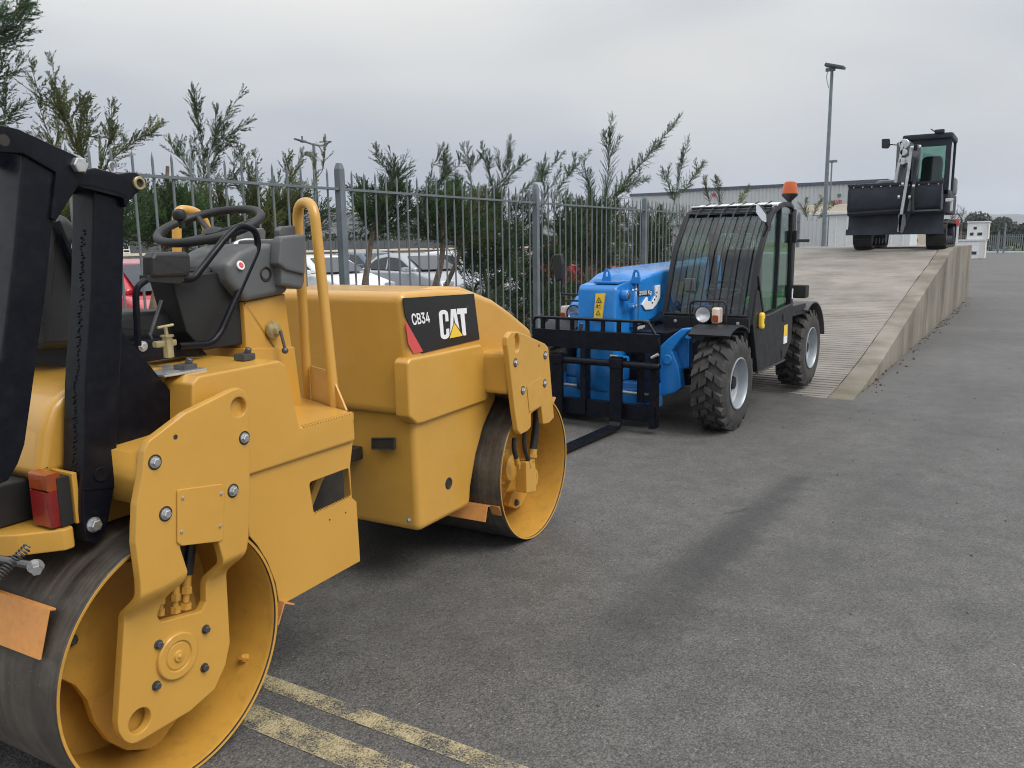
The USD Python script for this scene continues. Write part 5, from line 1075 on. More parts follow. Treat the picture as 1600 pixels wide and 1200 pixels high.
# boom side fittings: load label, angle scale, pin and bolts
BV = -.969
q = [(0.019, 1.148)][0]; q2 = [(0.265, 1.145)][0]
t.part('load_label', plate([(-0.000, 1.137), (0.279, 1.133), (0.278, 1.181), (-0.002, 1.190)], -.9705, -.9685, 0), 'decal_black', smooth=False)
BV = -.9685
t.part('load_lettering', text_on('2500 Kg', .036, (q[0], BV, q[1]), squeeze=(q2[0] - q[0]) / .19, slant=(q2[1] - q[1]) / (q2[0] - q[0]) * 0.6), 'decal_white', smooth=False)
cs = [(float(a), float(b)) for a, b in [(0.336, 1.217), (0.451, 1.223), (0.456, 1.101), (0.371, 1.039), (0.287, 1.003), (0.134, 1.008), (0.065, 1.060), (0.172, 1.124), (0.187, 1.087), (0.285, 1.069), (0.354, 1.125)]]
t.part('angle_scale', plate(Polygon(cs).buffer(0), -.97, -.955, .002), 'decal_white')
for a, b in [(0.374, 1.155), (0.361, 1.119), (0.326, 1.091), (0.278, 1.064)]: t.part('scale_mark', bx(a - .012, a + .012, -.956, -.953, b - .008, b + .008, 0, axis='v'), 'decal_black', smooth=False)
p = [(-0.282, 1.150)][0]
t.part('boom_pin', join(cyl(L(-.2, -1.03, 1.16), L(-.2, -.96, 1.16), .05, 24, .008), bx(-.2, -.02, -.985, -.965, 1.045, 1.085, .006)), 'blue_paint')
t.part('boom_pin', join(cyl(L(-.2, -.97, 1.155), L(-.2, -.955, 1.155), .03, 20, .004)), 'dark_metal')
for a, b in [(-0.110, 1.198), (-0.045, 1.201), (-0.106, 1.054), (-0.041, 1.055)]: t.part('bolt', bolt(L(a, -.968, b), L(0, 1, 0), .016, .012, False), 'zinc')
# tilt cylinder and dark linkage between boom and carriage
t.part('linkage', join(bx(-.15, .5, -.96, -.6, .62, .84, .01), bx(-.45, -.2, -.75, -.68, .25, .7, .01)), 'black_paint')
t.part('front_panel', join(plate(rounded(Polygon([(-1.70, .07), (-.66, .10), (-.66, .30), (-.78, .34), (-.98, .34), (-1.0, .58), (-1.36, .58), (-1.38, .33), (-1.44, .30), (-1.54, .33), (-1.56, .55), (-1.70, .55)]), .01), -.345, -.30, .008, 'u')), 'blue_paint')

# --- fork carriage
CU_ = -.5
v0, v1 = -1.78, -.57
ca = t.part('carriage', join(bx(CU_ - .03, CU_ + .03, v0, v1 + .04, .70, .86, .004), bx(CU_ - .03, CU_ + .03, v0, v1 + .04, .10, .245, .004)), 'black_paint')
t.part('carriage_shaft', cyl(L(CU_ - .06, v0, .595), L(CU_ - .06, v1 + .08, .595), .03, 20, .006), 'black_paint', parent=ca)
for v in (v1, v0, -1.24):
    t.part('carriage_upright', bx(CU_ - .05, CU_ + .05, v - .02, v + .03, .05 if v != -1.24 else .12, .70, .004), 'black_paint', parent=ca)
t.part('backrest_rail', tube(fillet([L(CU_, v0, .86), L(CU_, v0, .962), L(CU_, v1 - .06, .962), L(CU_, v1 + .045, .80), L(CU_, v1 + .04, .62)], .05), .014, 10), 'black_paint', parent=ca)
t.part('backrest_top', bx(CU_ - .012, CU_ + .02, v0, v1 - .05, .955, .973, .003), 'dark_metal', parent=ca)
for k in range(7):
    v = v0 + .10 + k * .155
    t.part('backrest_bar', bx(CU_ - .008, CU_ + .008, v - .018, v + .018, .85, .96, .002), 'black_paint', parent=ca)
t.part('lock_pin', cyl(L(CU_ - .05, v1 + .0, .665), L(CU_ - .05, v1 + .06, .70), .014, 12), 'zinc', parent=ca)
t.part('yellow_label', bx(CU_ - .034, CU_ - .031, -.97, -.90, .635, .665, 0, axis='u'), 'decal_yellow', parent=ca)
for v in (-.885, -1.48):
    sh = [(CU_ - .10, .66), (CU_ - .06, .66), (CU_ - .06, .075), (CU_ - .10, .03), (CU_ - 1.05, .02), (CU_ - 1.12, .028), (CU_ - 1.05, .04), (CU_ - .13, .062), (CU_ - .10, .09)]
    f = t.part('fork', plate(Polygon(sh), v - .055, v + .055, .004), 'black_paint')
    t.part('fork_collar', join(bx(CU_ - .11, CU_ - .0, v - .06, v + .06, .56, .645, .01)), 'black_paint', parent=f)

# --- cab
FRONT = [(.34, .88), (.36, .96), (.45, 1.21), (.56, 1.49), (.66, 1.64), (.78, 1.79), (.90, 1.90), (1.02, 1.945), (1.2, 1.985), (1.38, 1.99), (1.50, 1.97), (1.56, 1.91)]
FR = np.array(FRONT)
def along(P, v): return [L(a, v, b) for a, b in P]
VN, VF = -.035, -.85
for v in (VN, VF):
    prof = list(map(tuple, spline([(a, b, 0) for a, b in FRONT], 4)[:, :2]))
    inner = [(a + .055 if b < 1.8 else a + .02, b - .045 if b > 1.75 else b) for a, b in prof]
    ring = Polygon(prof + [(1.62, .96), (1.55, .96), (1.50, 1.88)] + inner[::-1][3:]).buffer(0)
    t.part('cab_frame', plate(ring, v - .045, v, .006), 'cab_black')
t.part('rear_pillar', bx(1.545, 1.62, VN - .06, VN + .002, .96, 1.93, .008), 'cab_black')
t.part('rear_pillar', bx(1.545, 1.62, VF - .045, VF + .015, .96, 1.93, .008), 'cab_black')
t.part('door_pillar', bar(L(1.08, VN - .015, .98), L(1.12, VN - .015, 1.93), .035, .03), 'cab_black')
def strip(P, va, vb, th=.004):
    P = np.array(P); n = len(P); V = np.array([L(a, v, b) for a, b in P for v in (va, vb)])
    F = [(2 * i, 2 * i + 1, 2 * i + 2) for i in range(n - 1)] + [(2 * i + 1, 2 * i + 3, 2 * i + 2) for i in range(n - 1)]
    return trimesh.Trimesh(V, F, process=False)
sf = spline([(a, b, 0) for a, b in FRONT], 6)[:, :2]
gl = np.array([q for q in sf if .96 <= q[1] and q[0] < .95])
t.part('windscreen', strip([(a + .02, b - .005) for a, b in gl], VF + .0, VN - .045), 'glass_cab', smooth=True)
sh_ = np.array([q for q in sf if 1.70 <= q[1] and q[0] < .97])
t.part('sun_shade', strip([(a + .035, b - .02) for a, b in sh_], VF + .01, VN - .05), 'glass_shade', smooth=True)
rf = np.array([q for q in sf if q[0] >= .97])
t.part('roof', join(strip(rf, VF - .02, VN - .02), strip([(a, b - .03) for a, b in rf], VF - .02, VN - .02)), 'white_panel', smooth=True)
t.part('roof_header', strip([(a - .012, b + .004) for a, b in sf if .86 <= a <= .99], VF - .01, VN - .04), 'cab_black', smooth=True)
t.part('roof_edge', tube([L(1.0, VF - .03, 1.955), L(1.0, VN, 1.955)], .012, 8), 'decal_white')
# curved guard bars in front of the windscreen
for k in range(6):
    v = VF + .10 + k * .122
    P = [L(a - .045, v, b + .01) for a, b in spline([(a, b, 0) for a, b in FRONT[1:9]], 4)[:, :2]]
    t.part('guard_bar', tube(P, .0068, 8), 'cab_black')
t.part('guard_rail', tube([L(.325, VF, .965), L(.325, VN - .03, .965)], .014, 8), 'cab_black')
t.part('guard_rail', tube([L(.93, VF, 1.945), L(.93, VN - .03, 1.945)], .012, 8), 'cab_black')
# door: lower panel, glass, handle
dl = [(0.360, 0.875), (0.607, 0.426), (1.513, 0.440), (1.536, 1.027), (0.977, 0.984), (0.564, 1.262)]
dpoly = [(.37, .90), (.56, .435), (1.36, .455), (1.60, .62), (1.60, 1.0), (1.0, .955), (.66, .93), (.52, 1.18), (.46, 1.2)]
t.part('door_panel', plate(Polygon(dpoly).buffer(0), -.07, -.022, .008), 'cab_black')
t.part('door_sill', bar(L(.55, -.03, .43), L(1.38, -.03, .45), .03, .018), 'dark_metal')
t.part('door_trim', bar(L(.72, -.018, .935), L(1.58, -.018, 1.0), .014, .012), 'dark_metal')
dg = [(q[0] + .05, q[1] - .01) for q in sf if 1.2 <= q[1]] + [(1.55, 1.0), (.70, .94)]
t.part('door_glass', plate(Polygon(dg).buffer(0), -.06, -.056, 0), 'glass_green', smooth=False)
t.part('far_glass', plate(Polygon(dg).buffer(0), VF - .03, VF - .026, 0), 'glass_green', smooth=False)
t.part('rear_glass', bx(1.60, 1.605, VF, VN - .05, 1.0, 1.9, 0, axis='u'), 'glass_green', smooth=False)
t.part('window_bar', bar(L(.70, -.04, .93), L(.50, -.04, 1.32), .03, .03), 'cab_black')
h_ = [(0.453, 0.987), (0.635, 0.974), (0.670, 0.835), (0.451, 0.844)]
hcx, hcw = np.mean([q[0] for q in h_]), np.mean([q[1] for q in h_])
t.part('door_handle', plate(rounded(sbox(hcx - .04, hcw - .075, hcx + .04, hcw + .075), .03), -.022, .02, .014, steps=3), 'decal_yellow')
t.part('handle_recess', plate(rounded(sbox(hcx + .005, hcw - .03, hcx + .022, hcw + .02), .006), .019, .0215, 0), 'decal_black')
for k, (w0, w1, m_) in enumerate(((.69, .80, 'decal_yellow'), (.615, .688, 'decal_white'))):
    t.part('door_label', bx(1.32, 1.44, -.0225, -.0205, w0, w1, 0, axis='v'), m_, smooth=False)
for w in (.88, .52): t.part('door_hinge', bx(1.26, 1.38, -.03, -.012, w - .035, w + .035, .006, axis='v'), 'black_plastic')
t.part('cab_base', plate([(.30, .62), (.33, .93), (1.6, .95), (1.6, .5), (.75, .46)], VF, -.075, .01), 'cab_black')
t.part('cab_lower_front', plate([(VF, .80), (VN, .82), (VN, .95), (VF, .945)], .30, .34, .004, 'u'), 'cab_black')
for a in (VF + .12, VN - .1): t.part('bolt', bolt(L(.30, a, .90), L(-1, 0, 0), .012, .008), 'zinc')
# inside the cab
t.part('cab_seat', join(plate(rounded(sbox(-.68, .98, -.28, 1.55), .06), 1.28, 1.42, .04, 'u'), bx(.95, 1.4, -.70, -.26, .88, 1.0, .04)), 'seat_vinyl')
t.part('dash_panel', join(bx(.45, .6, -.75, -.12, .80, 1.02, .02), bar(L(.55, -.45, .9), L(.78, -.45, 1.14), .10, .08)), 'black_plastic')
stw = t.part('steering_wheel', torus(L(.80, -.45, 1.17), L(-.5, 0, 1), .17, .014, 32, 8), 'black_plastic')
t.part('wheel_spoke', join(tube([L(.80, -.62, 1.17), L(.80, -.28, 1.17)], .01, 6), cyl(L(.79, -.45, 1.15), L(.79, -.45, 1.18), .03, 14)), 'dark_metal', parent=stw)
t.part('screen_box', bx(.42, .46, -.70, -.60, 1.17, 1.29, .008, axis='u'), 'grey_plastic')
t.part('green_floor', bx(.95, 1.52, -.30, -.09, .965, 1.10, .03), 'cab_green')
t.part('far_yellow_label', bx(.86, 1.36, -.968, -.9655, 1.10, 1.23, 0, axis='v'), 'decal_yellow', smooth=False)
# fenders
def fender(u0, v0, v1, a0, a1, cz, rad=.47, m_='grey_flap'):
    A = np.linspace(math.radians(a0), math.radians(a1), 16); o = [(u0 - rad * math.cos(a), cz + rad * math.sin(a)) for a in A]; i = [(u0 - (rad - .018) * math.cos(a), cz + (rad - .018) * math.sin(a)) for a in A[::-1]]
    return plate(Polygon(o + i), v0, v1, .004)
t.part('rear_fender', fender(TWB - .02, -.36, .015, 58, 168, TR + .06, .50), 'grey_flap')
t.part('rear_fender_side', bx(1.6, 2.1, -.36, -.03, .86, .97, .008), 'cab_black')
t.part('front_fender', fender(0, -.38, -.01, 60, 118, TR + .0, .50, 'cab_black'), 'cab_black')
t.part('front_fender', fender(0, -1.85, -1.48, 52, 118, TR + .0, .50, 'cab_black'), 'cab_black')
# lamps with guards
def lamp(v, w, u, side):
    pr = [(.0, .0), (.055, .0), (.072, .03), (.078, .09), (.078, .115), (.070, .118), (.066, .112)]
    lp_ = t.part('headlamp', lathe(pr, L(u + .11, v, w), L(-1, 0, 0), 32), 'black_plastic')
    t.part('reflector', lathe([(.066, .0), (.05, -.025), (.02, -.04), (0, -.042)], L(u - .0, v, w), L(-1, 0, 0), 28), 'lamp_reflector', parent=lp_)
    t.part('lens', lathe([(.067, 0), (.04, .010), (0, .014)], L(u - .003, v, w), L(-1, 0, 0), 28), 'glass_lamp', parent=lp_)
    t.part('side_lamp', plate(rounded(sbox(u - .01, min(v + side * .075, v + side * .15), u + .10, max(v + side * .075, v + side * .15)), .03), w - .075, w + .065, .02, 'w', steps=3), 'lamp_side', parent=lp_)
    t.part('side_lamp_lens', plate(rounded(sbox(min(v + side * .09, v + side * .145), w - .06, max(v + side * .09, v + side * .145), w - .0), .012), u - .016, u - .008, .003, 'u'), 'lens_amber', parent=lp_)
    t.part('lamp_bracket', bx(u + .08, u + .14, v - .05, v + .05, w - .16, w + .0, .006), 'black_plastic')
    t.part('lamp_guard', tube(fillet([L(u + .03, v - .13, w - .12), L(u + .03, v - .13, w + .115), L(u + .03, v + .20, w + .115), L(u + .03, v + .20, w - .06)], .05), .010, 8), 'cab_black')
lamp(-.345, .995, 0.0, 1); lamp(-1.65, .965, 0.0, -1)
# mirrors, beacon, exhaust box
m0 = [(-1.834, 1.520), (-1.748, 1.532), (-1.727, 1.435), (-1.735, 1.283), (-1.806, 1.264), (-1.828, 1.356)]
t.part('far_mirror', plate(rounded(Polygon(m0).buffer(0), .02), -.08, -.02, .014, 'u', steps=3), 'black_plastic')
mc_ = np.mean(m0, axis=0)
t.part('mirror_arm', tube(fillet([L(.0, mc_[0], mc_[1] - .1), L(.0, mc_[0] - .01, 1.14), L(.0, -1.5, 1.14), L(.0, -1.48, 1.02)], .04), .010, 8), 'cab_black')
n0 = [(0.148, 1.918), (0.247, 1.932), (0.431, 1.845), (0.475, 1.774), (0.315, 1.794), (0.172, 1.850)]
nc = np.mean(n0, axis=0)
mp_ = np.array([(-0.096, 1.941), (-0.064, 1.946), (0.008, 1.854), (0.017, 1.770), (-0.036, 1.800), (-0.090, 1.869)])
t.part('near_mirror', plate(rounded(Polygon(mp_).buffer(0), .012), .552, .585, .006, 'u'), 'black_plastic')
t.part('mirror_glass', plate(rounded(Polygon(mp_).buffer(-.005), .008), .546, .5515, .0, 'u'), 'mirror')
mm = mp_.mean(0)
t.part('mirror_arm', tube(fillet([L(.57, mm[0], mm[1]), L(.60, mm[0] + .05, mm[1] - .12), L(.60, VN, mm[1] - .2)], .03), .012, 8), 'cab_black')
bc = [(2.458, 2.263), (2.475, 2.148)]
bu = 2.3; b_ = [(-0.073, 2.197)][0]; 
BB = L(1.5, b_[0], b_[1])
t.part('beacon', lathe([(.072, -.12), (.068, -.06), (.056, -.012), (.035, .0), (0, .003)], BB, L(0, 0, 1), 28), 'beacon_amber')
t.part('beacon_base', lathe([(.02, -.32), (.022, -.19), (.05, -.165), (.073, -.14), (.076, -.125), (.06, -.119), (0, -.119)], BB, L(0, 0, 1), 24), 'black_plastic')
t.part('beacon_arm', bx(1.44, 1.62, b_[0] - .015, b_[0] + .015, 1.93, 1.96, .004), 'cab_black')
t.part('rear_lamp_box', bx(1.62, 1.74, -.06, .09, 1.05, 1.18, .012), 'black_plastic')
t.part('rear_bracket', bar(L(1.6, -.04, 1.62), L(1.78, .05, 1.62), .03, .03), 'cab_black')
t.part('door_stay', bx(1.52, 1.56, -.03, .0, 1.60, 1.72, .008), 'cab_black')
t.part('white_tag', bx(1.50, 1.53, -.012, -.008, 1.05, 1.15, 0, axis='v'), 'decal_white')
t.part('grease_gun', cyl(L(-.44, -1.33, .80), L(-.44, -1.31, .92), .018, 14, .005), 'dark_metal')
t.part('rear_counterweight', plate([(2.5, .5), (2.5, .9), (2.85, .9), (2.95, .6), (2.8, .45)], -1.6, -.5, .02), 'blue_paint')

# ------------------------------------------------------------------ black and grey mini excavator on top of the ramp. Origin: its near front corner on the ramp deck
t = Thing('mini_excavator', 'grey and black mini excavator with a wide bucket parked on top of the concrete ramp', 'excavator', (-1.550000, 19.300000, 1.440000))
def track(v0, v1):
    prof = []
    for a in np.linspace(-90, 90, 9): prof.append((2.35 + .27 * math.cos(math.radians(a)), .28 + .28 * math.sin(math.radians(a))))
    for a in np.linspace(90, 270, 9): prof.append((.33 + .27 * math.cos(math.radians(a)), .28 + .28 * math.sin(math.radians(a))))
    o = Polygon(prof); q = t.part('track', plate(o.difference(o.buffer(-.05)), v0, v1, .012), 'track_rubber')
    grs = []
    per = o.exterior
    for k in range(34):
        p = per.interpolate(k / 34, normalized=True); a = per.interpolate((k + .01) / 34, normalized=True); d = np.array([a.x - p.x, a.y - p.y]); d /= np.linalg.norm(d); n = np.array([d[1], -d[0]]); c = np.array([p.x, p.y])
        pts = [c - d * .03 - n * .01, c + d * .03 - n * .01, c + d * .022 + n * .024, c - d * .022 + n * .024]
        grs.append(hull([L(x[0], v, x[1]) for x in pts for v in (v0 + .01, v1 - .01)]))
    t.part('grouser', join(grs), 'track_rubber', parent=q, kind='stuff', smooth=False)
    for u, r in ((.33, .2), (2.35, .2), (.85, .1), (1.35, .1), (1.85, .1)):
        t.part('roller', cyl(L(u, v0 + .04, .26 if r > .15 else .15), L(u, v1 - .02, .26 if r > .15 else .15), r, 24, .02), 'excavator_black', parent=q)
track(-1.84, -1.46); track(-.40, -.02)
t.part('undercarriage', plate([(-1.3, .30), (-.5, .30), (-.42, .46), (-.6, .62), (-1.3, .62), (-1.44, .46)], .55, 2.2, .02, 'u'), 'excavator_black')
t.part('swing_ring', cyl(L(1.4, -.93, .6), L(1.4, -.93, .72), .5, 32), 'excavator_black')
# dozer blade
bz = [(-1.928, 0.717), (-1.959, 0.292), (-0.020, 0.297), (-0.083, 0.712)]
bw0, bw1 = bz[1][1], bz[0][1]
bl = [(-.10, bw0), (-.05, bw0 + .12), (-.005, bw0 + .30), (.0, bw1 - .02), (-.02, bw1), (.03, bw1), (.035, bw1 - .1), (.03, bw0 + .30), (-.03, bw0 + .1), (-.085, bw0)]
BL0, BL1 = bz[0][0], bz[3][0]
t.part('dozer_blade', plate(Polygon(bl).buffer(0), BL0, BL1, .003), 'excavator_black')
t.part('blade_edge', hull([L(u, v, w) for v in (BL0 - .03, BL1 + .03) for u, w in ((-.115, bw0 - .01), (-.095, bw0 - .012), (-.062, bw0 + .115), (-.08, bw0 + .115))]), 'excavator_black')
for v in (-1.55, -.35): t.part('blade_arm', bar(L(.0, v, .33), L(.9, v * .75 - .25, .36), .10, .12), 'excavator_black')
# wide grading bucket, its flat back turned to the camera
bk = [(-1.888, 1.319), (-1.855, 0.679), (-0.075, 0.753), (-0.113, 1.320), (-0.650, 0.785)]
t0, t1 = bk[0][1], bk[3][1]; l0, l1 = bk[1][1], bk[2][1]; bv0, bv1 = bk[0][0], bk[3][0]
nb = 15; ang_ = np.linspace(0, 1, nb)
def bprof(q): return (-.44 + .05 * math.sin(q * math.pi) * -1 + (.0 if q < .8 else (q - .8) * .5), 1 - q)
rows = []
for v, tp_, lo_ in ((bv0, t0, l0), (bv1, t1, l1)):
    rows.append([(bprof(q)[0], v, lo_ + (tp_ - lo_) * bprof(q)[1]) for q in ang_])
V = np.array([L(u, v, w) for r in rows for u, v, w in r] + [L(u + .02, v, w) for r in rows for u, v, w in r]); n = nb; F = []
i = np.arange(n - 1)
F = np.vstack([np.column_stack([i, i + 1, n + i + 1]), np.column_stack([i, n + i + 1, n + i]), np.column_stack([2 * n + i, 3 * n + i + 1, 2 * n + i + 1]), np.column_stack([2 * n + i, 3 * n + i, 3 * n + i + 1])])
t.part('bucket_shell', trimesh.Trimesh(V, F, process=False), 'excavator_black')
for v, tp_, lo_ in ((bv0, t0, l0), (bv1 - .03, t1, l1)):
    t.part('bucket_side', plate([(-.50, lo_ + .25 * (tp_ - lo_)), (-.50, lo_ + .7 * (tp_ - lo_)), (-.45, tp_), (-.42, tp_), (.0, lo_ + .35 * (tp_ - lo_)), (-.05, lo_ + .02), (-.42, lo_)], v, v + .03, .003), 'excavator_black')
t.part('cutting_edge', bar(L(-.455, bv0 - .01, t0 - .01), L(-.455, bv1 + .01, t1 - .01), .03, .05), 'excavator_black')
t.part('bucket_lip', bar(L(-.40, bk[4][0], l1 + .0), L(-.40, bv1, l1 + .005), .04, .03), 'excavator_grey')
t.part('bucket_rib', bar(L(-.47, bv0 + .02, l0 + .06), L(-.47, bk[4][0] - .2, l0 + .10), .02, .035), 'excavator_black')
for k in range(10):
    q = (k + .6) / 10; v = bv0 + (bv1 - bv0) * q
    t.part('edge_bolt', cyl(L(-.475, v, t0 + (t1 - t0) * q - .05), L(-.45, v, t0 + (t1 - t0) * q - .05), .014, 10), 'zinc')
# dipper arm: two bright edged plates with the ram between them, and the boom behind
def path_bar(name, pts, u, wd, th, m_):
    P = [L(u, a, b) for a, b in pts]
    return t.part(name, join(*[bar(P[k], P[k + 1], wd, th, (0, 1, 0)) for k in range(len(P) - 1)]), m_, smooth=20)
path_bar('dipper_plate', [(-0.707, 2.027), (-0.728, 1.614), (-0.778, 1.070), (-0.823, 0.621), (-0.841, 0.336)], -.52, .055, .16, 'excavator_edge')
path_bar('dipper_plate', [(-0.566, 2.017), (-0.573, 1.755), (-0.612, 1.443), (-0.639, 1.127), (-0.687, 0.746)], -.50, .05, .14, 'excavator_grey')
dp = [(-0.730, 2.073), (-0.565, 2.060), (-0.564, 1.860), (-0.588, 1.128), (-0.677, 0.644), (-0.742, 0.335), (-0.862, 0.337), (-0.868, 0.624), (-0.803, 1.138), (-0.749, 1.620)]
t.part('dipper_arm', plate(Polygon(dp).buffer(0), -.47, -.30, .012, 'u'), 'excavator_black')
t.part('dipper_head', plate([(-0.735, 2.068), (-0.676, 2.064), (-0.669, 1.938), (-0.598, 1.933), (-0.606, 2.059), (-0.548, 2.055), (-0.536, 1.879), (-0.590, 1.808), (-0.684, 1.814)], -.58, -.48, .008, 'u'), 'excavator_grey')
path_bar('boom_plate', [(-0.944, 2.155), (-0.964, 1.885), (-1.017, 1.536), (-1.056, 1.169)], .0, .05, .2, 'excavator_edge')
bo = [(-1.068, 2.174), (-0.948, 2.230), (-0.799, 2.180), (-0.785, 1.946), (-0.865, 1.665), (-0.941, 1.301), (-1.023, 1.013), (-1.082, 1.175), (-1.063, 1.676)]
t.part('boom', plate(Polygon(bo).buffer(0), .03, .5, .02, 'u'), 'excavator_grey')
t.part('boom_fork', join(cyl(L(-.06, (bo[2][0] - .12), bo[2][1] - .04), L(.4, (bo[2][0] - .12), bo[2][1] - .04), .10, 20, .01), *[plate(disc_poly(q, .07), -.10, -.02, .008, 'u') for q in [(-0.914, 1.968), (-0.807, 1.806), (-0.915, 1.787)]]), 'excavator_edge')
cy0, cy1 = [(-0.631, 1.806), (-0.624, 0.743)]
t.part('bucket_ram', join(cyl(L(-.60, cy0[0], cy0[1]), L(-.60, cy0[0] * .55 + cy1[0] * .45, cy0[1] * .55 + cy1[1] * .45), .052, 18, .01), cyl(L(-.60, cy0[0] * .6 + cy1[0] * .4, cy0[1] * .6 + cy1[1] * .4), L(-.60, cy1[0], cy1[1]), .03, 14)), 'excavator_black')
for a, b in [(-0.684, 1.993), (-0.545, 1.996), (-0.817, 1.284), (-0.614, 1.236), (-0.873, 1.032), (-0.671, 1.023)]: t.part('pin_boss', cyl(L(-.66, a - .022, b), L(-.66, a + .022, b), .035, 16, .006), 'zinc')
lk = [(-0.876, 0.675), (-0.830, 0.699), (-0.745, 0.684), (-0.721, 0.489), (-0.770, 0.309), (-0.856, 0.337)]
t.part('bucket_link', plate(Polygon(lk).buffer(0), -.60, -.53, .01, 'u'), 'excavator_grey')
hz = [(-0.622, 1.760), (-0.642, 1.509), (-0.665, 1.129), (-0.641, 0.745)]
t.part('hose', tube(spline([L(-.66, a + .05, b) for a, b in hz], 6), .022, 8), 'rubber_hose')
hz = [(-0.982, 2.184), (-0.923, 2.012), (-0.935, 1.818), (-0.877, 1.658)]
t.part('hose', tube(spline([L(-.05, a, b) for a, b in hz], 6), .025, 8), 'rubber_hose')
# house and cab
t.part('house', plate(rounded(sbox(.75, -1.75, 2.6, -.06), .15), .72, 1.15, .03, 'w'), 'excavator_black')
t.part('engine_cover', plate(rounded(sbox(1.9, -1.75, 2.7, -.06), .2), 1.15, 1.55, .06, 'w'), 'excavator_grey')
cv0, cv1 = -1.02, -.09
cw = [(-1.163, 2.268), (-0.863, 2.285), (-0.424, 2.316), (-0.208, 2.312)]
top = 2.36
for v in (cv0, cv1 - .10):
    t.part('cab_post', plate([(v, 1.1), (v + .10, 1.1), (v + .10, top), (v, top)], .62, .70, .012, 'u'), 'excavator_black')
    t.part('cab_post', plate([(v, 1.1), (v + .10, 1.1), (v + .10, top), (v, top)], 1.75, 1.83, .012, 'u'), 'excavator_black')
t.part('cab_roof', plate(rounded(sbox(.58, cv0 - .02, 1.86, cv1 + .02), .06), top - .10, top + .02, .03, 'w'), 'excavator_black')
t.part('cab_header', bx(.63, .69, cv0, cv1, top - .24, top - .09, .01), 'excavator_black')
t.part('cab_sill', bx(.62, 1.83, cv0, cv1, 1.0, 1.22, .02), 'excavator_black')
t.part('front_glass', bx(.655, .66, cv0 + .1, cv1 - .1, 1.2, top - .24, 0, axis='u'), 'glass_green', smooth=False)
t.part('side_glass', bx(.70, 1.75, cv1 - .03, cv1 - .026, 1.2, top - .1, 0, axis='v'), 'glass_green', smooth=False)
t.part('far_glass', bx(.70, 1.75, cv0 + .03, cv0 + .034, 1.2, top - .1, 0, axis='v'), 'glass_green', smooth=False)
t.part('rear_glass', bx(1.80, 1.805, cv0 + .1, cv1 - .1, 1.5, top - .12, 0, axis='u'), 'glass_green', smooth=False)
t.part('operator_seat', join(plate(rounded(sbox(-.72, 1.3, -.30, 1.98), .10), 1.35, 1.48, .05, 'u'), bx(1.0, 1.4, -.75, -.28, 1.2, 1.32, .04)), 'seat_vinyl')
t.part('cab_lamp', join(bx(.55, .66, -.42, -.24, top + .01, top + .09, .02), tube([L(.6, -.42, top + .05), L(.6, -.5, top + .11)], .012, 6)), 'black_plastic')
mr = [(-1.439, 2.333), (-1.280, 2.327), (-1.264, 2.172), (-1.306, 2.122), (-1.428, 2.137)]
t.part('mirror', plate(rounded(Polygon(mr).buffer(0), .02), .5, .56, .012, 'u'), 'black_plastic')
a = np.mean(mr, axis=0); b = [(-1.107, 2.187)][0]
t.part('mirror_arm', tube([L(.53, a[0], a[1]), L(.6, b[0], b[1])], .012, 8), 'black_plastic')
ex = [(-1.189, 2.275), (-1.038, 2.290), (-0.971, 1.202), (-1.164, 1.210)]
t.part('side_cover', plate(Polygon(ex).buffer(0), .9, 1.4, .04, 'u'), 'excavator_black')
t.part('step_bracket', join(bx(.5, .62, -.12, .02, .95, 1.02, .01), bx(.52, .60, -.02, .02, .75, 1.0, .01)), 'white_paint')

# ------------------------------------------------------------------ light columns
def gp(q): return q
p = [(-6.190, 2.502), (-6.196, 7.262)]
px_, top = p[1][0], p[1][1]
t = Thing('light_column', 'tall grey light column with a floodlight head above the ramp', 'street lamp', (p[0][0] * .5 + p[1][0] * .5, 30, 0), group='light columns around the yard')
t.part('mast', cyl(L(0, 0, 0), L(0, 0, top), .085, 16, r1=.05), 'pole_steel')
t.part('flood_head', plate([(-.30, .13), (.30, -.02), (.32, .05), (-.26, .22)], -.22, .22, .02, 'u').apply_translation(L(0, .08, top - .02)), 'cladding_trim')
t.part('head_bracket', join(bx(-.05, .05, -.2, .1, top - .06, top + .04, .01), tube(spline([L(0, -.12, top + .05), L(0, -.16, top - .25), L(0, -.08, top - .6)], 5), .012, 6)), 'pole_steel')
p = [(-12.499, 3.655), (-12.580, 7.048)]
t = Thing('light_column', 'thin distant light column just right of the tall floodlight column', 'street lamp', (p[0][0], 62, 0), group='light columns around the yard')
t.part('mast', cyl(L(0, 0, 0), L(0, 0, p[1][1]), .09, 12, r1=.05), 'pole_steel')
t.part('lamp_head', bx(-.1, .1, -.35, .35, p[1][1] - .05, p[1][1] + .12, .03), 'pole_steel')
D = 34.0
def at_depth(u): return u
p = [(18.736, 4.778), (17.959, 4.836), (19.485, 4.906)]
y0 = p[0][0]
t = Thing('light_column', 'slim double arm light column with a camera beyond the fence', 'street lamp', (-19, y0, 0), group='light columns around the yard')
t.part('mast', cyl(L(0, 0, 0), L(0, 0, p[0][1]), .075, 14, r1=.045), 'pole_steel')
t.part('arm', tube(spline([L(p[1][0] - y0, 0, p[1][1]), L((p[1][0] - y0) * .5, 0, p[0][1] + .02), L(0, 0, p[0][1] - .03), L((p[2][0] - y0) * .5, 0, p[0][1] - .03), L(p[2][0] - y0, 0, p[2][1])], 6), .03, 8), 'pole_steel')
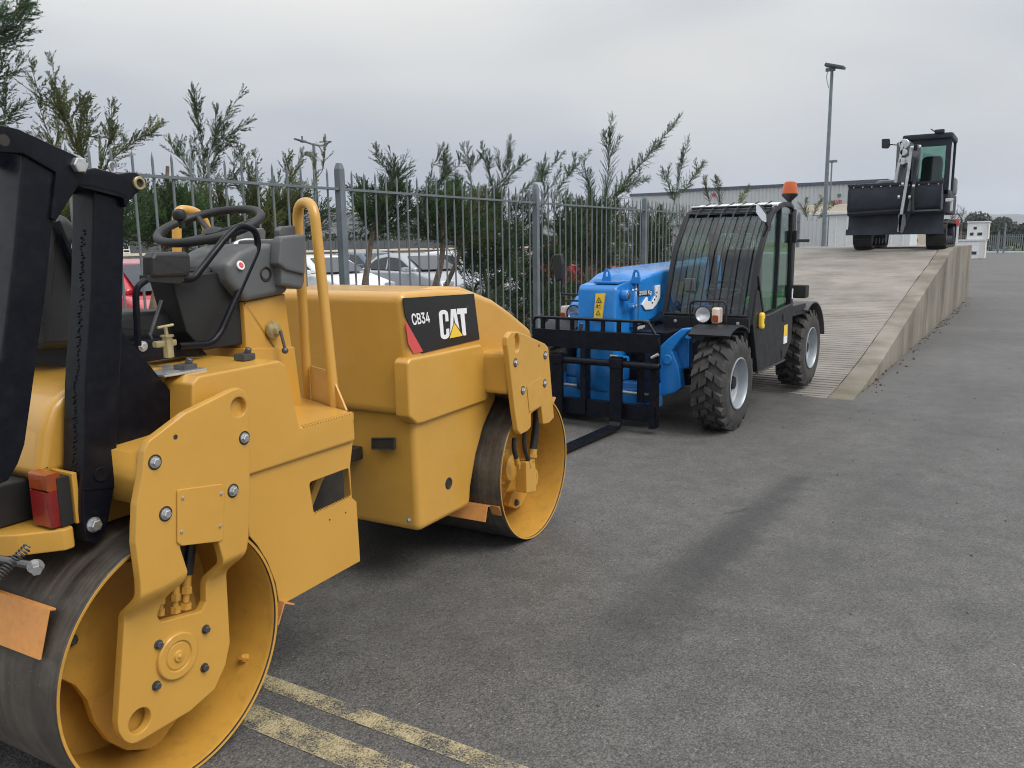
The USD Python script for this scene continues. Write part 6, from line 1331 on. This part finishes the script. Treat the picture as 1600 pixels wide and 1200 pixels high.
for a in (p[1], p[2]):
    q = a[0] - y0
    t.part('lamp_head', hull([L(q, s, a[1] + .01) for s in (-.04, .04)] + [L(q * .5, s, z) for s in (-.10, .10) for z in (a[1] - .07, a[1] - .02)] + [L(q * .3, 0, a[1] - .06)]), 'pole_steel')
    t.part('photocell', cyl(L(q * .6, 0, a[1] - .02), L(q * .6, 0, a[1] + .11), .03, 10), 'pole_steel')
q = [(18.553, 4.458)][0]
t.part('camera', join(bx(q[0] - y0 - .15, q[0] - y0 + .12, -.07, .07, q[1] - .08, q[1] + .06, .02), tube([L(0, 0, q[1]), L(q[0] - y0, 0, q[1])], .02, 6)), 'pole_steel')

# ------------------------------------------------------------------ parked cars beyond the fence
def car(label, loc, ang, paint, kind='hatch', group='cars parked beyond the fence'):
    """a car 4.2 m long, nose towards -u"""
    t = Thing('parked_car', label, 'car', loc, ang, group)
    t.part('body', plate(rounded(Polygon([(-2.1, .32), (-2.12, .55), (-2.02, .72), (-1.2, .92), (-.9, .95), (1.9, .98), (2.08, .8), (2.1, .4), (1.95, .28), (-1.9, .24)]), .09), -.86, .86, .09, steps=4), paint)
    lo = {'hatch': [(-1.15, .93), (-.25, 1.42), (.5, 1.47), (1.35, 1.40), (1.95, .95)], 'saloon': [(-1.1, .93), (-.2, 1.38), (.4, 1.43), (.95, 1.36), (1.6, .97)], 'suv': [(-1.2, .93), (-.5, 1.58), (.6, 1.66), (1.75, 1.6), (2.02, .95)]}[kind]
    cab = plate(rounded(Polygon(lo), .06), -.80, .80, .09, steps=4)
    k = np.clip((cab.vertices[:, 2] - .93) / .55, 0, 1); cab.vertices[:, 0] *= 1 - .20 * k
    t.part('roof_and_pillars', cab, paint)
    for s in (-1, 1):
        gp_ = [(lo[0][0] + .28, .98), (lo[1][0] + .04, lo[1][1] - .09), (lo[2][0], lo[2][1] - .10), (lo[3][0] - .06, lo[3][1] - .10), (lo[4][0] - .25, .99)]
        g = plate(rounded(Polygon(gp_), .04), s * .80 - .012, s * .80 + .012, .0)
        kk = np.clip((g.vertices[:, 2] - .93) / .55, 0, 1); g.vertices[:, 0] *= 1 - .20 * kk
        t.part('side_window', g, 'dark_window')
        m_ = plate([(.28, .99), (.34, .99), (.34, lo[2][1] - .1), (.28, lo[2][1] - .1)], s * .815 - .006, s * .815 + .006, 0); kk = np.clip((m_.vertices[:, 2] - .93) / .55, 0, 1); m_.vertices[:, 0] *= 1 - .20 * kk
        t.part('door_pillar', m_, paint)
        t.part('door_mirror', bx(-.85, -.68, s * .95 - .1, s * .95 + .06, .93, 1.06, .03), paint)
    ws = np.array([L(lo[0][0] + .02, -.66, .96), L(lo[0][0] + .02, .66, .96), L(lo[1][0] - .06, .52, lo[1][1] - .06), L(lo[1][0] - .06, -.52, lo[1][1] - .06)]) + L(-.03, 0, .035)
    t.part('windscreen', trimesh.Trimesh(ws, [(0, 1, 2), (0, 2, 3)], process=False), 'dark_window', smooth=False)
    rs = np.array([L(lo[4][0] - .06, -.62, 1.0), L(lo[4][0] - .06, .62, 1.0), L(lo[3][0] + .07, .52, lo[3][1] - .07), L(lo[3][0] + .07, -.52, lo[3][1] - .07)]) + L(.05, 0, .03)
    t.part('rear_window', trimesh.Trimesh(rs, [(0, 2, 1), (0, 3, 2)], process=False), 'dark_window', smooth=False)
    for u in (-1.32, 1.28):
        for s in (-1, 1):
            w = t.part('wheel', cyl(L(u, s * .66, .31), L(u, s * .87, .31), .31, 24, .04), 'tyre')
            t.part('rim', cyl(L(u, s * .86, .31), L(u, s * .885, .31), .2, 20, .01), 'rim_silver', parent=w)
    for s in (-1, 1):
        t.part('headlight', plate(rounded(sbox(s * .62 - .18, .58, s * .62 + .18, .72), .05), -2.13, -1.98, .02, 'u'), 'lamp_reflector')
        t.part('tail_light', plate(rounded(sbox(s * .68 - .12, .7, s * .68 + .12, .92), .04), 2.0, 2.11, .02, 'u'), 'lens_red')
    return t
car('red hatchback parked beyond the fence behind the roller seat', (-12.6, 8.3, 0), 84, 'car_red', 'hatch')
car('white saloon parked beyond the fence, seen through the yellow handrail', (-16.2, 16.0, 0), 80, 'car_white', 'saloon')
car('dark blue hatchback parked beyond the fence just right of the tall fence post', (-19.2, 21.4, 0), 75, 'car_blue', 'hatch')
car('silver saloon parked beyond the fence behind the bare tree trunks', (-14.8, 18.3, 0), 78, 'car_silver', 'saloon')
car('white hatchback parked beyond the fence at the right end of the row', (-14.7, 20.5, 0), 82, 'car_white', 'hatch')
car('pale car far along the car park glimpsed through the hedge behind the boom', (-13.5, 30, 0), 80, 'car_silver', 'suv')
car('red and white car glimpsed through the hedge left of the cab', (-12.5, 25.0, 0), 82, 'car_red', 'suv')

# ------------------------------------------------------------------ field, white rail fence, wall and houses on the left
V_, F_ = [], []
single('field', trimesh.Trimesh([(-34, -30, .02), (-34, 108, .02), (-110, -30, 1.4), (-110, 108, 1.4), (-200, -30, 1.6), (-200, 160, 1.6)], [(0, 1, 3), (0, 3, 2), (2, 3, 5), (2, 5, 4)], process=False), 'grass', kind='structure', smooth=False)
t = Thing('rail_fence', 'white post and rail fence across the green field', 'fence', (-76, 0, .72))
ys = np.arange(30, 78, 2.4)
for y in ys: t.part('post', bx(y - .05, y + .05, -.05, .05, -.1, 1.05, .01), 'white_paint')
for a, b in zip(ys[:-1], ys[1:]):
    for w in (.35, .65, .95): t.part('rail', bx(a + .05, b - .05, -.02, .02, w - .05, w + .05, .0, axis='u'), 'white_paint')
t = Thing('boundary_wall', 'low stone wall with a pale coping behind the parked cars', 'wall', (-33, 0, 0))
t.part('wall', bx(14, 70, -.2, .2, 0, 1.35, .01), 'stone_wall'); t.part('coping', bx(14, 70, -.26, .26, 1.353, 1.47, .02), 'beige_wall')
t = Thing('panel_fence', 'dark grey close boarded fence beyond the car park wall', 'fence', (-40, 0, 0))
for k in range(14): t.part('panel', bx(26 + k * 2.5, 28.44 + k * 2.5, -.03, .03, .1, 2.05, .0), 'slate', smooth=False)
for k in range(15): t.part('post', bx(25.95 + k * 2.5, 26.05 + k * 2.5, -.06, .06, 0, 2.2, .0), 'slate', smooth=False)
def hedge_mass(name, label, x0, y0, x1, y1, h, seed, thick=2.0, n=1500, mt='foliage_far', z0=0.0, size=.35):
    g = np.random.default_rng(seed); a = g.random(n); w = g.normal(0, thick / 3, n); d = np.array([x1 - x0, y1 - y0], float); ln = np.linalg.norm(d); d /= ln; nn = np.array([-d[1], d[0]])
    hp = h * (0.72 + .5 * meshkit.noise(np.stack([a * ln / 5.0, a * 0, a * 0], 1), seed)); z = z0 + hp * np.sqrt(g.random(n)) * np.clip(1.2 - np.abs(w) / thick, .3, 1)
    P = np.stack([x0 + d[0] * a * ln + nn[0] * w, y0 + d[1] * a * ln + nn[1] * w, z], 1)
    o = g.normal(size=(n, 3)); o /= np.linalg.norm(o, axis=1)[:, None]; q = np.cross(o, g.normal(size=(n, 3))); q /= np.linalg.norm(q, axis=1)[:, None]; s = size * g.uniform(.5, 1.2, (n, 1))
    V = np.stack([P - o * s, P + q * s * .6, P + o * s, P - q * s * .6], 1).reshape(-1, 3); k = np.arange(n) * 4
    single(name, (V, np.vstack([np.column_stack([k, k + 1, k + 2]), np.column_stack([k, k + 2, k + 3])])), mt, label, 'hedge' if 'hedge' in name else 'trees', kind='stuff', smooth=False)
hedge_mass('far_hedge', 'dark tall hedge along the back of the green field', -98, 20, -86, 90, 5.2, 31, 3.0, 9000, z0=1.0, size=.4)
hedge_mass('far_hedge', 'dark hedge beside the houses beyond the parked cars', -56, 44, -42, 62, 3.0, 32, 2.0, 5000, size=.2)
hedge_mass('far_hedge', 'green hedge running behind the car park towards the warehouse', -36, 50, -30, 80, 2.6, 37, 2.5, 6000, size=.25)
def house(label, x, y, ang, w, d, eave, ridge):
    t = Thing('house', label, 'house', (x, y, 0), ang, group='houses beyond the car park')
    t.part('wall', plate([(-w / 2, 0), (w / 2, 0), (w / 2, eave), (0, ridge - .12), (-w / 2, eave)], -d / 2, d / 2, 0), 'house_wall', smooth=False)
    for s in (-1, 1):
        a = np.array([s * (w / 2 + .35), eave - .25]); b = np.array([0, ridge]); n = np.array([0, .16])
        t.part('roof', hull([L(p[0], v, p[1]) for p in (a, b, a + n, b + n) for v in (-d / 2 - .3, d / 2 + .3)]), 'slate', smooth=False)
    t.part('chimney', bx(-.35, .35, d / 4, d / 4 + .9, ridge - .6, ridge + 1.1, .0), 'house_wall')
    for v in (-d / 4, d / 4):
        for w_ in (1.1,): 
            for s in (-1, 1): 
                f = t.part('window', bx(s * w / 2 - .03, s * w / 2 + .03, v - .7, v + .7, w_, w_ + 1.2, 0), 'white_paint'); t.part('pane', bx(s * w / 2 - .04, s * w / 2 + .04, v - .6, v + .6, w_ + .1, w_ + 1.1, 0), 'dark_window', parent=f)
    for s in (-1, 1):
        f = t.part('window', bx(-.7, .7, s * d / 2 - .03, s * d / 2 + .03, 1.1, 2.3, 0), 'white_paint'); t.part('pane', bx(-.6, .6, s * d / 2 - .04, s * d / 2 + .04, 1.2, 2.2, 0), 'dark_window', parent=f)
    return t
h = [(77.711, 4.198), (74.103, 4.982), (87.220, 3.397), (68.467, 3.796)]
house('cream gabled house with a slate roof seen between the hedge conifers', -50, 67, -4, 7, 9, 2.9, 4.75)
house('cream bungalow with a dark roof farther left behind the hedge', -66, 66, 62, 8, 13, 2.8, 5.2)
t = Thing('shed_building', 'pale grey flat roofed building behind the hedge right of the houses', 'building', (-38, 66, 0))
t.part('wall', bx(-4, 8, -4, 4, 0, 3.4, 0), 'cladding'); t.part('roof_edge', bx(-4.1, 8.1, -4.1, 4.1, 3.402, 3.7, 0), 'white_panel')
t.part('shutter', bx(-4.04, -4.0, -1.8, 1.8, 0, 2.6, 0), 'white_panel')
t = Thing('pale_shed', 'large pale grey shed glimpsed through the hedge above the blue boom', 'building', (-20, 52, 0))
t.part('wall', bx(-3, 12, -6, 4, 0, 2.7, 0), 'cladding'); t.part('roof', hull([L(u, v, w) for u in (-3.2, 12.2) for v, w in ((-6.2, 2.702), (4.2, 2.702), (3.0, 3.4))]), 'cladding', smooth=False)
t.part('door', bx(-3.05, -3.0, -3, -1, 0, 2.4, 0), 'cladding_trim')

# ------------------------------------------------------------------ warehouse with corrugated cladding
WY = 74.0
q = [(-28.256, 6.463), (-10.582, 6.506), (-32.221, 6.410)]
x0, x1 = q[0][0], q[1][0]; zt0, zt1 = q[0][1], q[1][1]
zt = .5 * (zt0 + zt1)
t = Thing('warehouse', 'long grey corrugated warehouse with red lettering behind the ramp', 'warehouse', (x0, WY, 0))
W_ = x1 - x0; n = int(W_ / .33)
xs = np.linspace(0, W_, n * 4 + 1); pr = np.tile([0, 0, -.045, -.045], n + 1)[:len(xs)]
V = np.array([(x, p_, z) for x, p_ in zip(xs, pr) for z in (0, zt - .25)]); k = np.arange(len(xs) - 1) * 2
t.part('cladding', trimesh.Trimesh(V, np.vstack([np.column_stack([k, k + 2, k + 3]), np.column_stack([k, k + 3, k + 1])]), process=False), 'cladding', smooth=False)
t.part('side_wall', bx(.05, 34, W_ - .06, W_, 0, zt - .25, 0), 'cladding', smooth=False)
t.part('side_wall', bx(.05, 34, .0, .06, 0, zt - .25, 0), 'cladding', smooth=False)
t.part('roof_trim', join(bx(-.12, .1, -.1, W_ + .1, zt - .25, zt, .0), bx(.1, 34, W_ - .02, W_ + .1, zt - .25, zt, 0)), 'cladding_trim', smooth=False)
q3 = [(-33.436, 6.306), (-28.572, 6.444)]
t.part('annex_wall', bx(.5, 30, q3[0][0] - x0, -.02, 0, q3[0][1] - .25, 0), 'cladding', smooth=False); t.part('annex_trim', bx(.42, 30, q3[0][0] - x0 - .05, -.02, q3[0][1] - .248, q3[0][1], 0), 'cladding_trim', smooth=False)
t.part('corner_trim', bx(-.08, .1, W_ - .1, W_ + .08, 0, zt - .252, 0), 'cladding_trim', smooth=False)
t.part('roof', bx(.12, 33.9, .02, W_ - .02, zt - .4, zt - .3, 0), 'cladding', smooth=False)
q2 = [(-14.947, 4.633), (-13.943, 4.962), (-14.323, 5.450), (-14.108, 5.231), (-25.138, 5.979), (-24.772, 5.679)]
ta = text_on('AAVR', (q2[1][1] - q2[0][1]) * .95, (-.06, q2[0][0] - x0, q2[0][1]), axis='u', depth=.03, squeeze=1.0)
ww = ta.vertices[:, 0].max() - ta.vertices[:, 0].min(); ta.vertices[:, 0] = (ta.vertices[:, 0] - ta.vertices[:, 0].min()) * (q2[1][0] - q2[0][0]) / ww + q2[0][0] - x0
t.part('wall_lettering', ta, 'sign_red', smooth=False)
t.part('exit_sign', bx(-.09, -.05, q2[2][0] - x0, q2[3][0] - x0 + .05, q2[3][1], q2[2][1], 0, axis='u'), 'sign_green', smooth=False)
t.part('red_emblem', lathe([(abs(q2[5][0] - q2[4][0]) / 2, 0), (abs(q2[5][0] - q2[4][0]) / 2, .03), (0, .03)], L(-.06, (q2[4][0] + q2[5][0]) / 2 - x0, (q2[4][1] + q2[5][1]) / 2), L(-1, 0, 0), 20), 'sign_red')
# white tank behind the ramp, with a coping of cream sheet
q = [(-6.847, 1.139), (-6.057, 2.686), (-5.713, 2.675)]
t = Thing('white_store', 'white container store with a cream lip behind the top of the ramp', 'container', (q[0][0], 34, 0))
wd_ = 2.9; zt_ = q[1][1]
t.part('body', bx(0, 2.2, 0, wd_, 0, zt_ - .1, .03), 'white_panel'); t.part('lid', bx(-.06, 2.26, -.75, wd_ + .06, zt_ - .095, zt_ + .03, .02), 'white_paint'); t.part('lip', bx(.2, 2.3, -1.0, wd_, zt_ + .035, zt_ + .30, .03), 'beige_wall')
for k in range(7): t.part('rib', bx(-.02, .0, .25 + k * .4, .29 + k * .4, .05, zt_ - .15, 0, axis='u'), 'white_paint')
q = [(-5.918, 1.351), (-4.024, 1.850)]
t = Thing('cream_screen', 'cream panel wall seen under the excavator between its tracks', 'wall', (q[0][0] - .4, 40, 0))
wd_ = q[1][0] - q[0][0] + .8
t.part('panel', bx(0, .2, 0, wd_, 0, q[1][1] + .6, .01), 'beige_wall'); t.part('base_strip', bx(-.03, .0, 0, wd_, 1.2, 1.33, 0, axis='u'), 'white_paint')
z = [(-4.429, 1.500), (-4.383, 1.582)]
t.part('red_label', bx(-.012, -.002, z[0][0] - q[0][0] + .4, z[0][0] - q[0][0] + .5, z[0][1], z[0][1] + .14, 0, axis='u'), 'sign_red')
# red and white machine right of the excavator
q = [(-3.684, 0.901), (-3.213, 2.564)]
t = Thing('red_trailer', 'red and white plant trailer with dark wheels right of the excavator', 'trailer', (q[0][0], 46, 0))
wd_ = q[1][0] - q[0][0]; zt_ = q[1][1]
t.part('red_board', bx(0, .3, -.3, wd_, zt_ - .32, zt_, .02), 'sign_red'); t.part('white_letters', bx(-.01, .0, .1, .3, zt_ - .24, zt_ - .08, 0, axis='u'), 'decal_white')
t.part('frame', join(bx(.05, .2, wd_ - .10, wd_, .4, zt_ - .32, .01), bx(.05, .25, -.2, wd_, .5, .8, .01)), 'white_panel')
t.part('wheel', cyl(L(.3, -.1, .8), L(.3, .35, .8), .45, 24, .06), 'tyre'); t.part('brace', bar(L(0, wd_ - .05, .9), L(0, wd_ - .5, .45), .07, .05), 'sign_red')
# two stacked white cabins
def cabin(label, px0, px1, pz1, pz0, y):
    t = Thing('site_cabin', label, 'cabin', (px0, y, 0), group='stacked white site cabins'); w = px1 - px0
    t.part('body', bx(0, 2.5, 0, w, pz0, pz1 - .12, .03), 'white_paint'); t.part('roof_lip', bx(-.06, 2.56, -.06, w + .06, pz1 - .115, pz1, .02), 'white_panel')
    for k, (a, b, c, d) in enumerate(((.3, .45, .55, .70), (.15, .32, .22, .38), (.5, .72, .22, .38))):
        f = t.part('window', bx(-.02, .02, w * a, w * b, pz0 + (pz1 - pz0) * c, pz0 + (pz1 - pz0) * d, 0, axis='u'), 'dark_window', smooth=False)
    t.part('door', bx(-.02, .01, w * .80, w * .93, pz0 + .05, pz0 + (pz1 - pz0) * .85, 0, axis='u'), 'white_panel', smooth=False)
    t.part('side_post', bx(-.03, .05, w - .05, w + .02, pz0, pz1 - .12, 0), 'beige_wall', smooth=False)
q = [(-5.340, 0.325), (-3.352, 1.524), (-4.705, 2.961), (-3.222, 1.572)]
cabin('wide low white site cabin at the far end of the road, under another cabin', q[0][0], q[1][0], q[1][1], 0.0, 76)
cabin('smaller white site cabin stacked on top of the wide one', q[2][0], q[3][0], q[2][1], q[1][1] + .003, 76.2)
# far palisade fence and lamp posts at the end of the road
t = Thing('palisade_fence', 'dark palisade fence across the far end of the road', 'fence', (-12, 109, 0))
for k in range(9): t.part('fence_panel', join(*[bx(-.03, .03, k * 3 + .12 + j * .2, k * 3 + .22 + j * .2, .02, 2.0, 0) for j in range(14)]), 'fence_steel', smooth=False, kind='stuff')
for k in range(10): t.part('post', bx(-.08, .08, k * 3 - .06, k * 3 + .06, 0, 2.3, 0), 'galv_post')
t.part('rail', bx(.04, .10, 0, 27, 2.6, 2.72, 0, axis='v') if False else bx(.04, .10, 0, 27, 1.7, 1.8, 0), 'fence_steel')
single('kerb_line', bx(107.2, 107.9, -14, 40, -.02, .14, .02), 'white_panel', kind='structure')
for lab, px in (('short pale post before the far palisade, left of the pair', 1560), ('taller pale post before the far palisade, right of the pair', 1568)):
    q = {1560: [(-3.350, 0.239), (-3.388, 2.356)], 1568: [(-2.813, 0.235), (-3.028, 3.095)]}[px]
    t = Thing('far_post', lab, 'post', (q[0][0], 104, 0), group='pale posts before the far palisade'); t.part('post', cyl(L(0, 0, 0), L(0, 0, q[1][1]), .09, 10), 'galv_post'); t.part('cap', cyl(L(0, 0, q[1][1]), L(0, 0, q[1][1] + .08), .11, 10), 'galv_post')
q = [(-1.797, 0.162)][0]
# trees and hills beyond
hedge_mass('brush', 'brown scrub and low bushes behind the far palisade fence', -14, 122, 30, 128, 3.4, 41, 5.0, 7000, 'far_tree', size=.35)
hedge_mass('far_trees', 'line of dark trees beyond the far end of the road', -20, 230, 70, 250, 4.6, 42, 10.0, 9000, 'foliage_far', size=.8)
hedge_mass('far_trees', 'dark wood on the skyline beyond the warehouse', -160, 230, -20, 260, 4.5, 43, 12.0, 9000, 'foliage_far', size=1.0)
def bare_tree(label, x, y, h, seed):
    g = np.random.default_rng(seed); t = Thing('bare_tree', label, 'tree', (x, y, 0), group='leafless trees behind the trailer'); out = []
    t.part('trunk', tube([L(0, 0, 0), L(.05, .05, h * .45)], .13, 7, .07), 'bark')
    def grow(p, d, l, r, k):
        e = p + d * l; out.append(tube(np.array([p, (p + e) / 2 + g.normal(size=3) * l * .05, e]), r, 4, r * .5))
        if k == 0: return
        for _ in range(3 if k > 1 else 4):
            nd = d + g.normal(size=3) * .42 + [0, 0, .15]; nd /= np.linalg.norm(nd); grow(p + d * l * g.uniform(.5, 1), nd, l * g.uniform(.55, .8), r * .55, k - 1)
    grow(L(.05, .05, h * .42), np.array([0, 0, 1.0]), h * .25, .07, 4)
    t.part('limbs', cat_(out), 'bare_twig', smooth=False, kind='stuff')
q = [(-6.737, 3.560), (-6.414, 5.013), (-7.310, 4.166)]
bare_tree('leafless tree behind the red trailer, left of the pair', q[0][0], 88, q[1][1] * .9, 51)
bare_tree('leafless tree behind the red trailer, right of the pair', q[1][0] + .3, 90, q[1][1] * 1.05, 52)
q = [(-7.778, 5.412)][0]
def round_tree(label, x, y, h, seed):
    g = np.random.default_rng(seed); t = Thing('far_tree', label, 'tree', (x, y, 0), group='dark trees on the far skyline'); t.part('trunk', tube([L(0, 0, 0), L(0, 0, h * .6)], .25, 7, .1), 'bark'); n = 2600
    o = g.normal(size=(n, 3)); o /= np.linalg.norm(o, axis=1)[:, None]; P = o * (g.random((n, 1)) ** .4) * [h * .42, h * .42, h * .36] * (.75 + .5 * meshkit.noise(o * 2.2, seed))[:, None] + [0, 0, h * .62]
    a = g.normal(size=(n, 3)); a /= np.linalg.norm(a, axis=1)[:, None]; b = np.cross(a, o); s = .28
    V = np.stack([P - a * s, P + b * s * .6, P + a * s, P - b * s * .6], 1).reshape(-1, 3); k = np.arange(n) * 4
    t.part('crown', (V, np.vstack([np.column_stack([k, k + 1, k + 2]), np.column_stack([k, k + 2, k + 3])])), 'foliage_far', smooth=False)
round_tree('round dark tree behind the stacked white cabins', q[0], 150, q[1] * 1.05, 71)
q = [(-5.145, 4.921)][0]
round_tree('dark bushy tree on the skyline at the right edge', q[0], 175, q[1] * 1.1, 72)
# misty hills
def hill(label, r, a0, a1, h, seed, n=160):
    A = np.radians(np.linspace(a0, a1, n)); prof = h * (.45 + .75 * meshkit.fbm(np.stack([A * 7, A * 0 + seed, A * 0], 1), 4, seed)) * np.clip(np.minimum(A - A[0], A[-1] - A) * 9, 0, 1)
    rows = []
    for f, k in ((0.0, 0.0), (.35, .55), (.7, .9), (1.0, 1.0), (1.5, .5)):
        d = r + f * 500; rows.append(np.stack([np.sin(A) * d, np.cos(A) * d, prof * k - (6 if k == 0 else 0)], 1))
    V = np.vstack(rows); i = np.arange(n - 1); F = []
    for k in range(4): F += [np.column_stack([k * n + i, k * n + i + 1, (k + 1) * n + i + 1]), np.column_stack([k * n + i, (k + 1) * n + i + 1, (k + 1) * n + i])]
    single('hills', trimesh.Trimesh(V, np.vstack(F), process=False), 'hill_side', kind='structure', smooth=True)
hill('', 2400, -75, 60, 105, 3)
# misty air
B = 3600.0
usdkit.material(stage, '/World/Looks/haze_air', {'v': ('principled_volume', {'color': (0.80, 0.86, 0.95), 'density': 0.00021, 'anisotropy': 0.2})}, [], volume='v.volume')
hz = trimesh.creation.box(bounds=[[-B, -B, -1.3], [B, B, 160]])
p = '/World/haze'; usdkit.mesh(stage, p, hz, '/World/Looks/haze_air'); custom(stage.GetPrimAtPath(p), kind='stuff')
